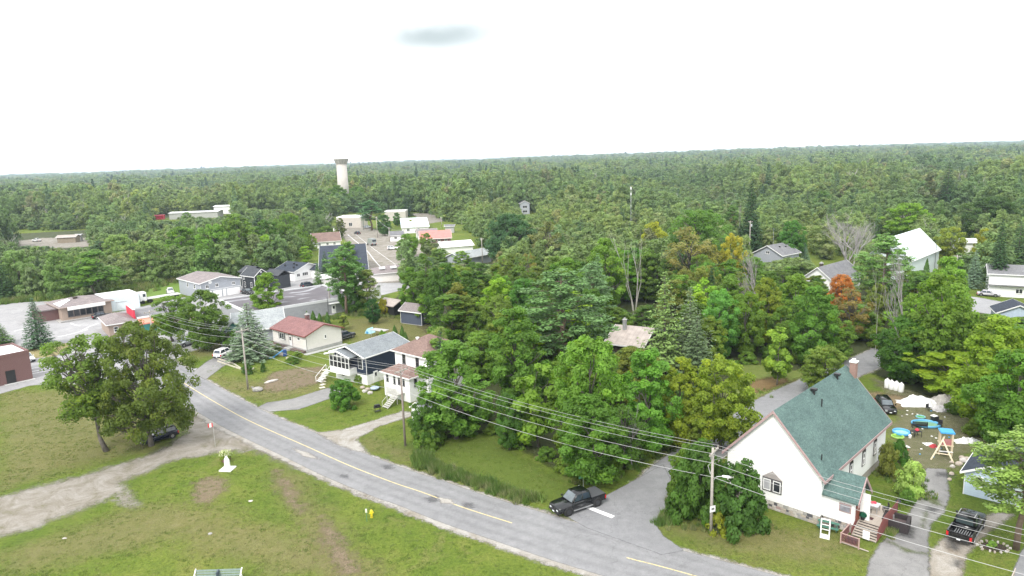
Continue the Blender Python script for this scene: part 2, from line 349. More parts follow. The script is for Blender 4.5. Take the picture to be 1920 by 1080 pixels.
# the road through the village: centre line from the yellow paint
CL = [(-92, 152), (-72, 131)] + [G(*p) for p in [(360, 728), (431, 770), (486, 798), (572, 836), (657, 874), (740, 906), (791, 923), (869, 952), (960, 981), (1060, 1013), (1175, 1046), (1310, 1082)]] + [(40, 39), (60, 27)]
def smooth_line(pts, n=8):
    out = []
    P4 = [pts[0]] + list(pts) + [pts[-1]]
    for i in range(1, len(P4) - 2):
        p0, p1, p2, p3 = [np.array(p) for p in P4[i - 1:i + 3]]
        for k in range(n):
            t = k / n; out.append(tuple(.5 * ((2 * p1) + (p2 - p0) * t + (2 * p0 - 5 * p1 + 4 * p2 - p3) * t * t + (3 * p1 - p0 - 3 * p2 + p3) * t ** 3)))
    out.append(tuple(pts[-1])); return out
def offset_line(line, d):
    a = np.array(line); t = np.gradient(a, axis=0); t /= np.linalg.norm(t, axis=1)[:, None]; n = np.stack([-t[:, 1], t[:, 0]], 1)
    return [tuple(p) for p in a + n * (d if np.isscalar(d) else np.array(d)[:, None])]
def band(line, l, r): return offset_line(line, l) + offset_line(line, -r)[::-1]
CLs = smooth_line(CL, 6)
SL = [G(1168, 958), G(1232, 915), G(1262, 885), G(1330, 836), G(1400, 793), G(1460, 752), G(1560, 706), G(1600, 690), G(1634, 674), (72, 124), (84, 137), (100, 160)]
SLs = smooth_line(SL, 6)
def P2(*pts): return list(pts)
# worn / dry lawn zones, gravel, dirt
sheet('dry_grass', [(0, 735), (200, 730), (330, 770), (300, 840), (120, 880), (0, 920)], .004, M_DRY, 6, .8)
sheet('dry_grass', [(0, 1040), (160, 985), (300, 940), (420, 960), (560, 1000), (700, 1080), (520, 1080), (330, 1010), (100, 1060), (0, 1080)], .004, M_DRY, 6, .8)
sheet('dry_grass', [(505, 870), (560, 890), (640, 1000), (700, 1080), (620, 1080), (560, 960)], .006, M_DRY, 5, .6)
sheet('dry_grass', [(1240, 985), (1300, 1020), (1500, 1060), (1640, 1040), (1560, 1000), (1400, 980)], .004, M_DRY, 5, .6)
sheet('dry_grass', [(770, 850), (700, 815), (672, 830), (760, 868), (900, 915), (960, 930), (860, 880)], .004, M_DRY, 4, .5)
sheet('dry_grass', [(385, 700), (430, 735), (500, 755), (600, 735), (610, 705), (520, 720)], .004, M_DRY, 4, .5)
sheet('dry_grass', [(640, 600), (720, 590), (800, 610), (840, 640), (760, 650), (660, 640)], .004, M_DRY, 4, .8)
sheet('dry_grass', [(330, 655), (400, 640), (480, 650), (470, 665), (370, 672)], .004, M_DRY, 1.6, .6)
sheet('dry_grass', [(50, 650), (130, 645), (140, 655), (100, 672), (55, 668)], .004, M_DRY, 1.6, .6)
sheet('gravel_drive', [(-60, 950), (0, 935), (52, 917), (156, 891), (259, 862), (311, 839), (352, 810), (345, 770), (352, 735), (420, 785), (480, 826), (540, 858), (565, 876), (480, 843), (402, 849), (337, 860), (272, 886), (225, 905), (238, 925), (249, 950), (213, 930), (181, 945), (130, 962), (65, 988), (0, 1006), (-60, 1022)], .008, M_GRAVEL, 2.2, .4)
for k, q in enumerate([[(365, 905), (400, 893), (425, 900), (418, 925), (392, 944), (362, 940)], [(505, 700), (560, 690), (608, 688), (606, 715), (560, 728), (515, 735), (488, 728), (500, 710)], [(515, 880), (540, 905), (570, 960), (560, 965), (525, 915)], [(600, 970), (640, 1010), (670, 1070), (640, 1075), (610, 1020)]]):
    sheet('bare_soil', q, .012, M_DIRT, 2.4, .3)
sheet('bare_soil', [(1640, 712), (1700, 725), (1790, 755), (1855, 825), (1810, 850), (1792, 880), (1735, 886), (1705, 876), (1690, 850), (1668, 800), (1685, 770)], .006, surf_mat('trodden_yard', lambda nt: dirt(nt, (.14, .135, .07), (.25, .225, .16)), 1.2, 3.4, .45, .62), 2.5, .4)
sheet('bare_soil', [(1630, 735), (1700, 745), (1690, 768), (1640, 755)], .012, surf_mat('brown_soil', lambda nt: dirt(nt, (.20, .14, .08), (.27, .21, .12)), 1.0, 2.5, .4, .8), 2.5, .4)
sheet('needle_litter', [(1380, 690), (1480, 700), (1490, 715), (1440, 722), (1390, 712)], .006, M_ORANGE, 1.5, .6)
sheet('road_shoulder', band(CLs, 3.7, 4.35), .012, M_SHOULDER, 1.4, .4, True)
sheet('road_shoulder', [(590, 870), (540, 838), (640, 905), (760, 958), (680, 930), (615, 905)], .014, M_SHOULDER, 1.2, .4)
sheet('main_road', band(CLs, 3.35, 3.55), .02, M_ROAD, .3, .3, True)
sheet('road_shoulder', band(SLs, 2.9, 3.0), .010, M_SHOULDER, .8, .4, True)
sheet('side_road', band(SLs, 2.65, 2.75) , .022, M_LANE, .4, .4, True)
sheet('side_road', [(1120, 935), (1141, 927), (1180, 906), (1243, 871), (1271, 925), (1227, 979), (1243, 1005), (1284, 1033), (1240, 1040), (1100, 990), (1040, 955)], .0245, M_LANE, .5, .3)
def ribbon(name, line, wid, z, mtl, parent=None):
    a = np.array(line); l = offset_line(line, wid / 2); r = offset_line(line, -wid / 2); n = len(line)
    mb = MB(); mb.add([(x, y, z) for x, y in l] + [(x, y, z) for x, y in r], [(i, i + 1, n + i + 1, n + i) for i in range(n - 1)])
    o = mb.build(name, mtl); return tag(o, kind='structure') if parent is None else o
def paint(name, col):
    m, nt, out = newmat(name); p = N(nt, 'ShaderNodeBsdfPrincipled'); p.inputs['Base Color'].default_value = (*col, 1); p.inputs['Roughness'].default_value = .6
    tr = N(nt, 'ShaderNodeBsdfTransparent'); ms = N(nt, 'ShaderNodeMixShader'); f = noise_fac(nt, 5, 5, .8); nt.links.new(ramp_val(nt, f, .30, .5), ms.inputs[0]); nt.links.new(tr.outputs[0], ms.inputs[1]); nt.links.new(p.outputs[0], ms.inputs[2]); nt.links.new(ms.outputs[0], out.inputs[0]); return m
M_YEL = paint('yellow_line_paint', (.62, .52, .25)); M_WHT = paint('white_line_paint', (.75, .75, .75))
M_WHT2 = mat('fresh_white_paint', (.85, .85, .85), .6, .05)
i0 = min(range(len(CLs)), key=lambda i: math.hypot(CLs[i][0] - G(350, 722)[0], CLs[i][1] - G(350, 722)[1])); i1 = min(range(len(CLs)), key=lambda i: math.hypot(CLs[i][0] - G(966, 983)[0], CLs[i][1] - G(966, 983)[1]))
i2 = min(range(len(CLs)), key=lambda i: math.hypot(CLs[i][0] - G(1178, 1047)[0], CLs[i][1] - G(1178, 1047)[1]))
ribbon('centre_line', CLs[max(0, i0 - 8):i1 + 1], .13, .028, M_YEL); ribbon('centre_line', CLs[i2:], .13, .028, M_YEL)
a, b = np.array(G(1096, 949)), np.array(G(1150, 970)); ribbon('stop_line', [tuple(a), tuple((a + b) / 2), tuple(b)], .55, .034, M_WHT2)
M_TRACK = surf_mat('wheel_track', lambda nt: asphalt(nt, (.19, .19, .195)), .35, .6, .5, .14)
for o_ in (2.35, .95, -.95, -2.35): sheet('wheel_track', band(CLs, o_ + .18, -(o_ - .18)), .0235, M_TRACK, .5, .25, True)
# tar patches and potholes
M_TAR = surf_mat('tar_patch', lambda nt: asphalt(nt, (.16, .16, .165)), .4, .9, 2.5, .7)
for q in [[(718, 874), (732, 872), (738, 878), (724, 880)], [(800, 934), (818, 930), (822, 940), (806, 942)], [(868, 944), (884, 944), (888, 952), (872, 952)], [(640, 890), (652, 892), (650, 896), (640, 895)]]:
    sheet('tar_patch', q, .0245, M_TAR, .5, .12)
M_PALEP = surf_mat('worn_asphalt', lambda nt: gravel(nt, (.36, .34, .31), (.46, .44, .41), (.26, .25, .24)), .25, .6, 2)
sheet('worn_asphalt', [(820, 932), (846, 937), (852, 945), (828, 944)], .0245, M_PALEP, .6, .15)
sheet('worn_asphalt', [(548, 840), (580, 850), (600, 862), (570, 856)], .0245, M_PALEP, .8, .2)
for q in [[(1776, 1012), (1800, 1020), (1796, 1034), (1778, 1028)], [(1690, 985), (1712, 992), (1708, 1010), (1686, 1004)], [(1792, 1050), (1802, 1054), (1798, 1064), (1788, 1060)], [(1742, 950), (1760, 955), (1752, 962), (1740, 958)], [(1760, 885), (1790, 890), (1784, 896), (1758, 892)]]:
    sheet('dark_patch', q, .0245, surf_mat('dark_patch', lambda nt: asphalt(nt, (.10, .10, .10)), .5, 1.0, 2.0, .65) if q[0][0] == 1776 else bpy.data.materials['dark_patch'], 1.2, .12)  # darker patches mottling the drive
for q in [[(1730, 935), (1750, 930), (1770, 950), (1750, 945)], [(1655, 1010), (1700, 1030), (1735, 1038), (1700, 1036)], [(1738, 960), (1732, 990), (1728, 985)]]:
    sheet('weedy_crack', q, .026, surf_mat('weedy_crack', lambda nt: dirt(nt, (.08, .11, .03), (.15, .17, .06)), .4, 1.2, 1.5, .6) if q[0][0] == 1730 else bpy.data.materials['weedy_crack'], .6, .12)
# side drives
sheet('driveway', [(483, 764), (505, 772), (560, 768), (618, 748), (640, 735), (640, 722), (612, 728), (548, 748), (500, 755)], .0165, M_DRIVE, .9, .3)
sheet('driveway', [(595, 812), (640, 806), (700, 789), (755, 771), (790, 775), (757, 785), (715, 798), (668, 824), (690, 850), (640, 838)], .0165, M_SHOULDER, .9, .3)
sheet('driveway', [(360, 700), (385, 680), (405, 668), (475, 655), (483, 665), (420, 686), (385, 712)], .0165, M_DRIVE, .9, .3)
sheet('driveway', [(300, 665), (330, 655), (395, 640), (400, 648), (340, 664), (300, 680)], .0165, M_DRIVE, .9, .3)
sheet('driveway', [(1622, 1090), (1632, 1050), (1650, 1020), (1688, 985), (1716, 945), (1724, 895), (1738, 878), (1774, 880), (1781, 930), (1770, 960), (1744, 985), (1740, 1010), (1742, 1090)], .012, M_DRIVE, .8, .25)
sheet('driveway', [(1738, 1095), (1744, 1035), (1770, 1008), (1800, 990), (1870, 960), (1900, 965), (1850, 1000), (1812, 1040), (1800, 1095)], .008, surf_mat('gravel_track', lambda nt: gravel(nt, (.29, .26, .22), (.37, .345, .31), (.2, .165, .12)), .3, .8, .8), 1.0, .25)
sheet('side_road', [(1893, 1090), (1912, 1040), (1960, 960), (2000, 1090)], .014, M_LANE, .5, .3)
sheet('foot_path', [(497, 648), (540, 665), (530, 668), (490, 652)], .012, M_SHOULDER, .3, .3)
# town square pavement, village street
sheet('parking_lot', [(-80, 575), (0, 568), (90, 565), (200, 590), (330, 560), (420, 545), (500, 520), (560, 505), (610, 500), (640, 480), (760, 500), (770, 540), (690, 560), (560, 620), (480, 640), (390, 640), (300, 690), (372, 690), (350, 735), (250, 725), (120, 720), (60, 722), (-80, 760)], .008, M_LOT, 2, 1.0)
sheet('grass_verge', [(50, 655), (75, 648), (130, 643), (130, 652), (105, 668), (60, 672)], .014, surf_mat('verge', dry, .3, .8, .6), 1.0, .5)
sheet('lawn', [(330, 560), (250, 560), (240, 545), (300, 520), (345, 520), (350, 550)], .014, surf_mat('bright_lawn', lambda nt: dirt(nt, (.11, .19, .03), (.16, .24, .05)), .3, .8, .6), 1.0, .8)
VS = [G(735, 530), G(700, 490), G(672, 450), G(655, 430), G(648, 418), (-125, 440), (-190, 520)]
VSs = smooth_line(VS, 6)
sheet('road_shoulder', [(640, 440), (620, 425), (690, 425), (740, 445), (790, 455), (800, 490), (790, 515), (780, 530), (700, 530), (690, 500)], .012, M_GRAVEL, 3, 1.2)
sheet('village_street', [(704, 506), (690, 487), (664, 455), (645, 432), (640, 420), (656, 420), (664, 430), (692, 445), (737, 470), (776, 494), (788, 508), (780, 520), (730, 525)], .018, surf_mat('street_asphalt', lambda nt: asphalt(nt, (.31, .31, .32)), .2, .6, .5), 1.0, 1.0)
ribbon('lane_line', smooth_line([G(750, 502), G(722, 482), G(692, 460), G(664, 437)], 3), .16, .03, M_WHT)
ribbon('lane_line', smooth_line([G(713, 500), G(702, 488), G(686, 468), G(664, 450), G(652, 440)], 3), .28, .03, M_WHT)
for q in ([(55, 702), (80, 697), (100, 694)], [(55, 692), (80, 687), (98, 684)], [(60, 697), (95, 690)], [(108, 632), (135, 626), (165, 618)], [(132, 606), (142, 610), (150, 611)], [(26, 621), (45, 617)], [(150, 622), (168, 612), (185, 606)]):
    ribbon('lane_line', [G(*p) for p in q], .3, .022, M_WHT)
sheet('footpath', [(100, 597), (112, 606), (200, 590), (190, 583)], .014, surf_mat('concrete', lambda nt: gravel(nt, (.42, .41, .39), (.48, .47, .45), (.36, .35, .33)), .15, .2, .8), .4, .5)
sheet('far_road', [(1640, 545), (1690, 545), (1830, 557), (1930, 575), (1930, 600), (1860, 590), (1800, 580), (1650, 560)], .012, surf_mat('pale_road', lambda nt: asphalt(nt, (.34, .34, .35)), .3, .8, .5), 1.0, .8)
sheet('gravel_yard', [(35, 452), (80, 446), (165, 446), (170, 462), (100, 466), (40, 466)], .02, M_GRAVEL, 4, 2)
sheet('gravel_yard', [(770, 400), (840, 400), (850, 412), (800, 420)], .02, M_GRAVEL, 4, 2)
# floor of the woods
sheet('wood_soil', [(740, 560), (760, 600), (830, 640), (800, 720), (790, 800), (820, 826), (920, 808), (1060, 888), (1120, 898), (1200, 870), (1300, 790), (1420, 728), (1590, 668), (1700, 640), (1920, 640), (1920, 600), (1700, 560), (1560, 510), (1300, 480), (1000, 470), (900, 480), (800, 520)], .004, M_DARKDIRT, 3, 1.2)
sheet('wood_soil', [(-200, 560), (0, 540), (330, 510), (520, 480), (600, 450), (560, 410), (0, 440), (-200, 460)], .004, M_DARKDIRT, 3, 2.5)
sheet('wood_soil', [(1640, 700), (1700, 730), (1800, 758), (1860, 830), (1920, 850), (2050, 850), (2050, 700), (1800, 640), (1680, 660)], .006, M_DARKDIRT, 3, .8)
sheet('clover_lawn', [(780, 850), (830, 835), (920, 822), (1050, 905), (1120, 925), (1040, 940), (940, 920)], .008, surf_mat('clover_lawn', lambda nt: dirt(nt, (.10, .155, .026), (.16, .21, .04)), 1.2, 3, .3, .6), 4, .5)
sheet('verge_lawn', [(1385, 690), (1400, 678), (1480, 694), (1540, 690), (1590, 672), (1500, 708), (1425, 745), (1360, 790), (1300, 830), (1250, 868), (1243, 862), (1300, 800), (1350, 740)], .014, surf_mat('verge_lawn', lambda nt: dirt(nt, (.10, .15, .028), (.18, .20, .055)), .8, 2.2, .5), 2.5, .5)
sheet('needle_litter', [(1420, 712), (1465, 705), (1478, 716), (1445, 728), (1405, 740), (1395, 725)], .020, M_ORANGE, 1.8, .5)
# air between here and the horizon
HAZE = True
if HAZE:
    mb = MB().box(-9000, 9000, -400, 12500, -12, 62); m, nt, out = newmat('haze_air'); v = N(nt, 'ShaderNodeVolumePrincipled')
    v.inputs['Color'].default_value = (.72, .86, 1, 1); v.inputs['Density'].default_value = .00012; v.inputs['Anisotropy'].default_value = .2
    nt.links.new(v.outputs[0], out.inputs['Volume']); tag(mb.build('haze', m), kind='stuff')
# ================================================================== BUILDINGS
M_WHITE = mat('white_siding', (.84, .84, .83), .6, .02, 2, stripes=('Z', .22, .005), coord='Object')
M_WHITEP = mat('white_painted_trim', (.80, .80, .79), .5, .04, 3)
M_CREAM = mat('cream_siding', (.74, .71, .68), .6, .04, 2, stripes=('Z', .2, .005))
M_NAVY = mat('navy_siding', (.022, .034, .068), .5, .15, 2, stripes=('Z', .2, .02))
M_CONC = mat('concrete_wall', (.40, .40, .39), .9, .15, 1.5, dirt=.3)
M_GREYW = mat('grey_block_wall', (.30, .31, .32), .9, .1, 1.2, dirt=.25, stripes=('Z', .4, .01))
M_LTBLUE = mat('pale_blue_grey_siding', (.36, .38, .42), .6, .05, 2, stripes=('Z', .22, .02))
M_SKYBLUE = mat('light_blue_siding', (.52, .62, .75), .6, .05, 2, stripes=('Z', .22, .02))
M_CHAR = mat('charcoal_siding', (.045, .05, .06), .6, .15, 2, stripes=('Z', .22, .02))
M_BRICK = mat('purple_brown_brick', (.17, .095, .09), .85, .3, 9, stripes=('Z', .11, .01))
M_TANBRICK = mat('tan_brick', (.36, .28, .23), .85, .2, 9, stripes=('Z', .11, .01))
M_BLACK = mat('black_paint', (.02, .02, .022), .5, .2, 3); M_DARKW = mat('dark_wood', (.06, .045, .035), .8, .3, 3)
M_MAROON = mat('maroon_trim', (.17, .075, .075), .6, .2, 3); M_PINKTRIM = mat('faded_mauve_trim', (.36, .25, .25), .6, .15, 3)
M_DKFRAME = mat('charcoal_window_frame', (.10, .095, .10), .5, .1, 3); M_STEEL = mat('galvanised_steel', (.45, .46, .47), .45, .15, 2, metal=.6)
M_WHMETAL = mat('white_metal_panel', (.66, .74, .78), .45, .04, 1, stripes=('X', .45, .02)); M_RED = mat('red_panel', (.62, .035, .07), .5, .08, 2)
M_TEAL = mat('teal_awning', (.03, .17, .15), .6, .15, 2); M_ORANGEAW = mat('orange_awning', (.62, .25, .18), .6, .1, 2); M_GREENP = mat('dark_green_paint', (.02, .11, .09), .6, .1, 2)
SH_GREEN = shingle_mat('green_shingles', (.105, .165, .155), (.065, .11, .105)); SH_RED = shingle_mat('dusty_red_shingles', (.24, .125, .122), (.18, .09, .09))
SH_BLUE = shingle_mat('blue_grey_shingles', (.215, .235, .25), (.165, .18, .195)); SH_BROWN = shingle_mat('brown_shingles', (.22, .15, .13), (.15, .10, .09))
SH_GREY = shingle_mat('grey_shingles', (.19, .19, .20), (.13, .13, .14)); SH_DARK = shingle_mat('dark_blue_grey_shingles', (.045, .055, .075), (.03, .036, .05))
SH_PALE = shingle_mat('pale_grey_shingles', (.33, .35, .36), (.25, .27, .28)); SH_MAUVE = shingle_mat('mauve_grey_shingles', (.25, .215, .215), (.18, .155, .155)); SH_CHAR = shingle_mat('charcoal_shingles', (.07, .075, .085), (.045, .048, .055))
M_RUSTMETAL = mat('rusty_pale_metal', (.36, .31, .28), .6, .22, .9, stripes=('X', .8, .02)); M_PALEMETAL = mat('pale_blue_metal', (.55, .66, .72), .4, .05, 1, stripes=('X', .6, .02))
M_PINKMETAL = mat('pinkish_red_metal', (.62, .20, .18), .5, .12, .8, stripes=('X', .6, .02)); M_WHITEROOF = mat('white_membrane', (.74, .75, .76), .6, .05, .6)
M_BARNWHITE = mat('white_barn_metal', (.68, .76, .78), .5, .03, 1, stripes=('X', 1.0, .015))
def flat_roof_mat():
    m, nt, out = newmat('flat_roof_gravel'); p = N(nt, 'ShaderNodeBsdfPrincipled'); f = noise_fac(nt, .09, 4, .6, dist=1.6, stretch=(.8, 1.3, 1)); g = noise_fac(nt, 3, 4, .8)
    c = ramp(nt, f, [(.36, (.085, .075, .085)), (.54, (.11, .10, .11)), (.60, (.28, .28, .30)), (.72, (.36, .36, .38))]); c = mixc(nt, .6, c, ramp(nt, g, [(.3, (.8, .8, .8)), (.7, (1.1, 1.1, 1.1))]), 'MULTIPLY')
    nt.links.new(c, p.inputs[0]); p.inputs['Roughness'].default_value = .8; nt.links.new(p.outputs[0], out.inputs[0]); return m
M_FLATROOF = flat_roof_mat()
_win = {}
def window(parent, side, u, z, w, h, W, D, style='plain', frame=None, proud=.0, glass=None):
    """frame part with its glass as sub-part; side f b l r of a W x D body"""
    frame = frame or M_WHITEP; key = (w, h, style, frame.name)
    if key not in _win:
        t = .09; f = MB(); d0, d1 = -.07, .0
        f.box(-w / 2, w / 2, d0, d1, 0, t); f.box(-w / 2, w / 2, d0, d1, h - t, h); f.box(-w / 2, -w / 2 + t, d0, d1, t, h - t); f.box(w / 2 - t, w / 2, d0, d1, t, h - t)
        if style in ('double', 'cross'): f.box(-t / 2, t / 2, d0 + .01, d1, t, h - t)
        if style in ('sash', 'cross'): f.box(-w / 2 + t, w / 2 - t, d0 + .015, d1, h * .5 - t / 3, h * .5 + t / 3)
        if style == 'triple':
            for q in (-w / 6, w / 6): f.box(q - t / 2, q + t / 2, d0 + .01, d1, t, h - t)
        f.box(-w / 2 - .06, w / 2 + .06, -.13, .0, -.06, .0)
        g = MB().box(-w / 2 + t, w / 2 - t, -.035, -.005, t, h - t); _win[key] = (f.mesh('window', frame), g.mesh('pane', glass or GLASS))
    loc = {'f': (u, -proud, z), 'b': (u, D + proud, z), 'l': (-proud, u, z), 'r': (W + proud, u, z)}[side]; rz = {'f': 0, 'b': PI, 'l': -PI / 2, 'r': PI / 2}[side]
    o = put('window', _win[key][0], parent, loc, (0, 0, rz)); put('pane', _win[key][1], o); return o
def door(parent, side, u, z, w, h, W, D, m=None, glass=True, handle=True):
    mb = MB(); mb.box(-w / 2 - .08, w / 2 + .08, -.05, 0, 0, h + .08); mb.cm = 1; mb.box(-w / 2, w / 2, -.08, -.04, .02, h)
    if glass: mb.cm = 2; mb.box(-w * .28, w * .28, -.095, -.07, h * .55, h * .88)
    loc = {'f': (u, 0, z), 'b': (u, D, z), 'l': (0, u, z), 'r': (W, u, z)}[side]; rz = {'f': 0, 'b': PI, 'l': -PI / 2, 'r': PI / 2}[side]
    o = mb.build('door', [M_WHITEP, m or M_WHITEP, GLASS], parent, loc=loc, rot=(0, 0, rz))
    if handle: MB().box(w * .34, w * .40, -.13, -.08, h * .46, h * .5).build('handle', M_STEEL, o)
    return o
def gable_roof(mb, W, D, h, rise, ox, oy, th=.18, axis='y', hipx=0):
    """roof over W x D; ridge along axis; ox, oy overhangs"""
    if axis == 'y': a0, a1, b0, b1, half = -ox, W + ox, -oy, D + oy, W / 2
    else: a0, a1, b0, b1, half = -oy, D + oy, -ox, W + ox, D / 2
    sl = rise / half; ov = (ox if axis == 'y' else oy)
    mid = half; zt = h + rise
    prof = [(a0, h - ov * sl), (mid, zt), (a1, h - ov * sl), (a1, h - ov * sl + th), (mid, zt + th), (a0, h - ov * sl + th)]
    if axis == 'y': mb.prism(prof, b0, b1, 'y')
    else: mb.prism(prof, b0, b1, 'x')
def hip_roof(mb, W, D, h, rise, o, ridge=None, th=.14):
    x0, x1, y0, y1 = -o, W + o, -o, D + o; zb = h - .02
    k = min(W, D) / 2 + o
    if W >= D: r0, r1 = (x0 + k, D / 2), (x1 - k, D / 2)
    else: r0, r1 = (W / 2, y0 + k), (W / 2, y1 - k)
    if W >= D and r1[0] - r0[0] < .1: r1 = (r0[0] + .1, r0[1])
    if W < D and r1[1] - r0[1] < .1: r1 = (r0[0], r0[1] + .1)
    v = [(x0, y0, zb), (x1, y0, zb), (x1, y1, zb), (x0, y1, zb), (x0, y0, zb + th), (x1, y0, zb + th), (x1, y1, zb + th), (x0, y1, zb + th), (*r0, h + rise), (*r1, h + rise)]
    f = [(3, 2, 1, 0), (0, 1, 5, 4), (1, 2, 6, 5), (2, 3, 7, 6), (3, 0, 4, 7)]
    f += [(4, 5, 9, 8), (5, 6, 9), (6, 7, 8, 9), (7, 4, 8)] if W >= D else [(4, 5, 8), (5, 6, 9, 8), (6, 7, 9), (7, 4, 8, 9)]
    mb.add(v, f)
def gwalls(mb, W, D, z0, h, rise, axis):
    """walls with gable ends"""
    if axis == 'y': mb.prism([(0, z0), (W, z0), (W, h), (W / 2, h + rise - .01), (0, h)], 0, D, 'y')
    elif axis == 'x': mb.prism([(0, z0), (D, z0), (D, h), (D / 2, h + rise - .01), (0, h)], 0, W, 'x')
    else: mb.box(0, W, 0, D, z0, h)
def fascia(parent, W, D, h, rise, ox, oy, axis, m, wid=.2, th=.18):
    mb = MB(); half = W / 2 if axis == 'y' else D / 2; ov = ox if axis == 'y' else oy; sl = rise / half; a0, a1 = -ov, 2 * half + ov; e = .03
    L = D if axis == 'y' else W; oo = oy if axis == 'y' else ox
    prof = [(a0, h - ov * sl - wid + th), (half, h + rise - wid + th), (a1, h - ov * sl - wid + th), (a1 + .01, h - ov * sl + th + .02), (half, h + rise + th + .02), (a0 - .01, h - ov * sl + th + .02)]
    for d0, d1 in ((-oo - .06, -oo - .004), (L + oo + .004, L + oo + .06)): mb.prism(prof, d0, d1, axis)
    z1 = h - ov * sl + th + .0
    for s, a in ((-1, a0), (1, a1)):
        x0, x1 = sorted((a + s * .004, a + s * .06)); 
        if axis == 'y': mb.box(x0, x1, -oo, L + oo, z1 - wid, z1)
        else: mb.box(-oo, L + oo, x0, x1, z1 - wid, z1)
    return mb.build('fascia', m, parent)
def house(name, label, cat, x, y, th, W, D, h, rise, wall, roof, axis='y', ox=.4, oy=.4, base=.4, basem=None, trim=None, wins=(), doors=(), rooft='gable', group=None, frame=None, z=0):
    t = thing(name, label, cat, (x, y, z), R(th), group); wb = MB(); gwalls(wb, W, D, base, h, rise, axis if rooft == 'gable' else 'box'); wb.build('wall', wall, t)
    if base: MB().box(.03, W - .03, .03, D - .03, -.1, base + .02).build('foundation', basem or M_CONC, t)
    rb = MB()
    if rooft == 'gable': gable_roof(rb, W, D, h, rise, ox, oy, axis=axis)
    elif rooft == 'hip': hip_roof(rb, W, D, h, rise, ox)
    else:
        rb.box(.15, W - .15, .15, D - .15, h - .02, h + .06)
    r = rb.build('roof', roof, t)
    if rooft == 'gable' and trim: fascia(t, W, D, h, rise, ox, oy, axis, trim)
    if rooft == 'hip' and trim:
        e = MB(); z1 = h + .12; o = ox
        for a in ((-o - .05, W + o + .05, -o - .05, -o - .004), (-o - .05, W + o + .05, D + o + .004, D + o + .05), (-o - .05, -o - .004, -o - .004, D + o + .004), (W + o + .004, W + o + .05, -o - .004, D + o + .004)): e.box(*a, h - .06, z1)
        e.build('fascia', trim, t)
    if rooft == 'flat':
        e = MB(); b = .22; zz = h + .35
        for a in ((-.04, W + .04, -.04, b), (-.04, W + .04, D - b, D + .04), (-.04, b, b, D - b), (W - b, W + .04, b, D - b)): e.box(*a, h - .25, zz)
        e.build('parapet', trim or M_WHITEP, t)
    if trim and rooft == 'gable' and math.hypot(x, y) < 230:
        b = MB(); e_ = [(0, 0), (W, 0)] if axis == 'y' else [(0, 0), (W, 0)]
        for u, v in e_: b.tube([(u + .06, v - .06, base), (u + .06, v - .06, h - .1)], .045, 5)
        b.build('downpipe', M_WHITEP, t)
    for w_ in wins: window(t, w_[0], w_[1], w_[2], w_[3], w_[4], W, D, *(w_[5:] if len(w_) > 5 else ('sash',)), frame=frame)
    for d_ in doors: door(t, d_[0], d_[1], d_[2], d_[3], d_[4], W, D, *(d_[5:]))
    return t
def vent(parent, x, y, z, m=None, s=.35):
    mb = MB(); mb.box(-s / 2, s / 2, -s / 2, s / 2, -.1, .3); mb.box(-s * .7, s * .7, -s * .7, s * .7, .3, .42); return mb.build('roof_vent', m or M_BLACK, parent, loc=(x, y, z))
def chimney(parent, x, y, z0, z1, w=.6, m=None, cap=None):
    mb = MB(); mb.box(-w / 2, w / 2, -w / 2, w / 2, z0, z1); c = mb.build('chimney', m or M_TANBRICK, parent, loc=(x, y, 0)); k = MB(); k.box(-w * .62, w * .62, -w * .62, w * .62, z1, z1 + .14); k.box(-w * .25, w * .25, -w * .25, w * .25, z1 + .14, z1 + .4); k.build('chimney_cap', cap or M_CONC, c); return c
# ---------------------------------------------------------------- the converted church
CX, CY, CTH, CW, CD, CH, CR = 22.2, 68.6, -44.9, 9.7, 19.1, 5.2, 5.3
church = thing('converted_church', 'white former church with green shingle roof and stone foundation beside the side road', 'house', (CX, CY, 0), R(CTH))
b = MB(); gwalls(b, CW, CD, .95, CH, CR, 'y'); b.build('wall', M_WHITE, church)
b = MB(); gable_roof(b, CW, CD, CH, CR, .45, .35, .2, 'y'); croof = b.build('roof', SH_GREEN, church)
fascia(church, CW, CD, CH, CR, .45, .35, 'y', M_PINKTRIM, .30, .2)
b = MB(); 
for s in (-1, 1):
    x0 = -.45 + .02 if s < 0 else CW + .45 - .02
b = MB().box(.05, CW - .05, .05, CD - .05, -.2, .96); fnd = b.build('foundation', mat('mortar', (.34, .31, .28), .95, .15, 4), church)
stone_ms = [mat('field_stone_%s' % n, c, .9, .25, 4, bump=.4) for n, c in (('grey', (.30, .29, .28)), ('tan', (.38, .33, .28)), ('dark', (.09, .09, .10)), ('rose', (.34, .25, .24)), ('pale', (.46, .43, .40)))]
stone_me = []
for i in range(10):
    rg = np.random.default_rng(40 + i); bm = bmesh.new(); bmesh.ops.create_cube(bm, size=1)
    for v in bm.verts: v.co = v.co + Vector(rg.uniform(-.13, .13, 3)); v.co.y *= .5
    bmesh.ops.bevel(bm, geom=bm.edges[:], offset=.09, segments=1, affect='EDGES'); me = bpy.data.meshes.new('stone'); bm.to_mesh(me); bm.free(); me.materials.append(stone_ms[i % 5]); stone_me.append(me)
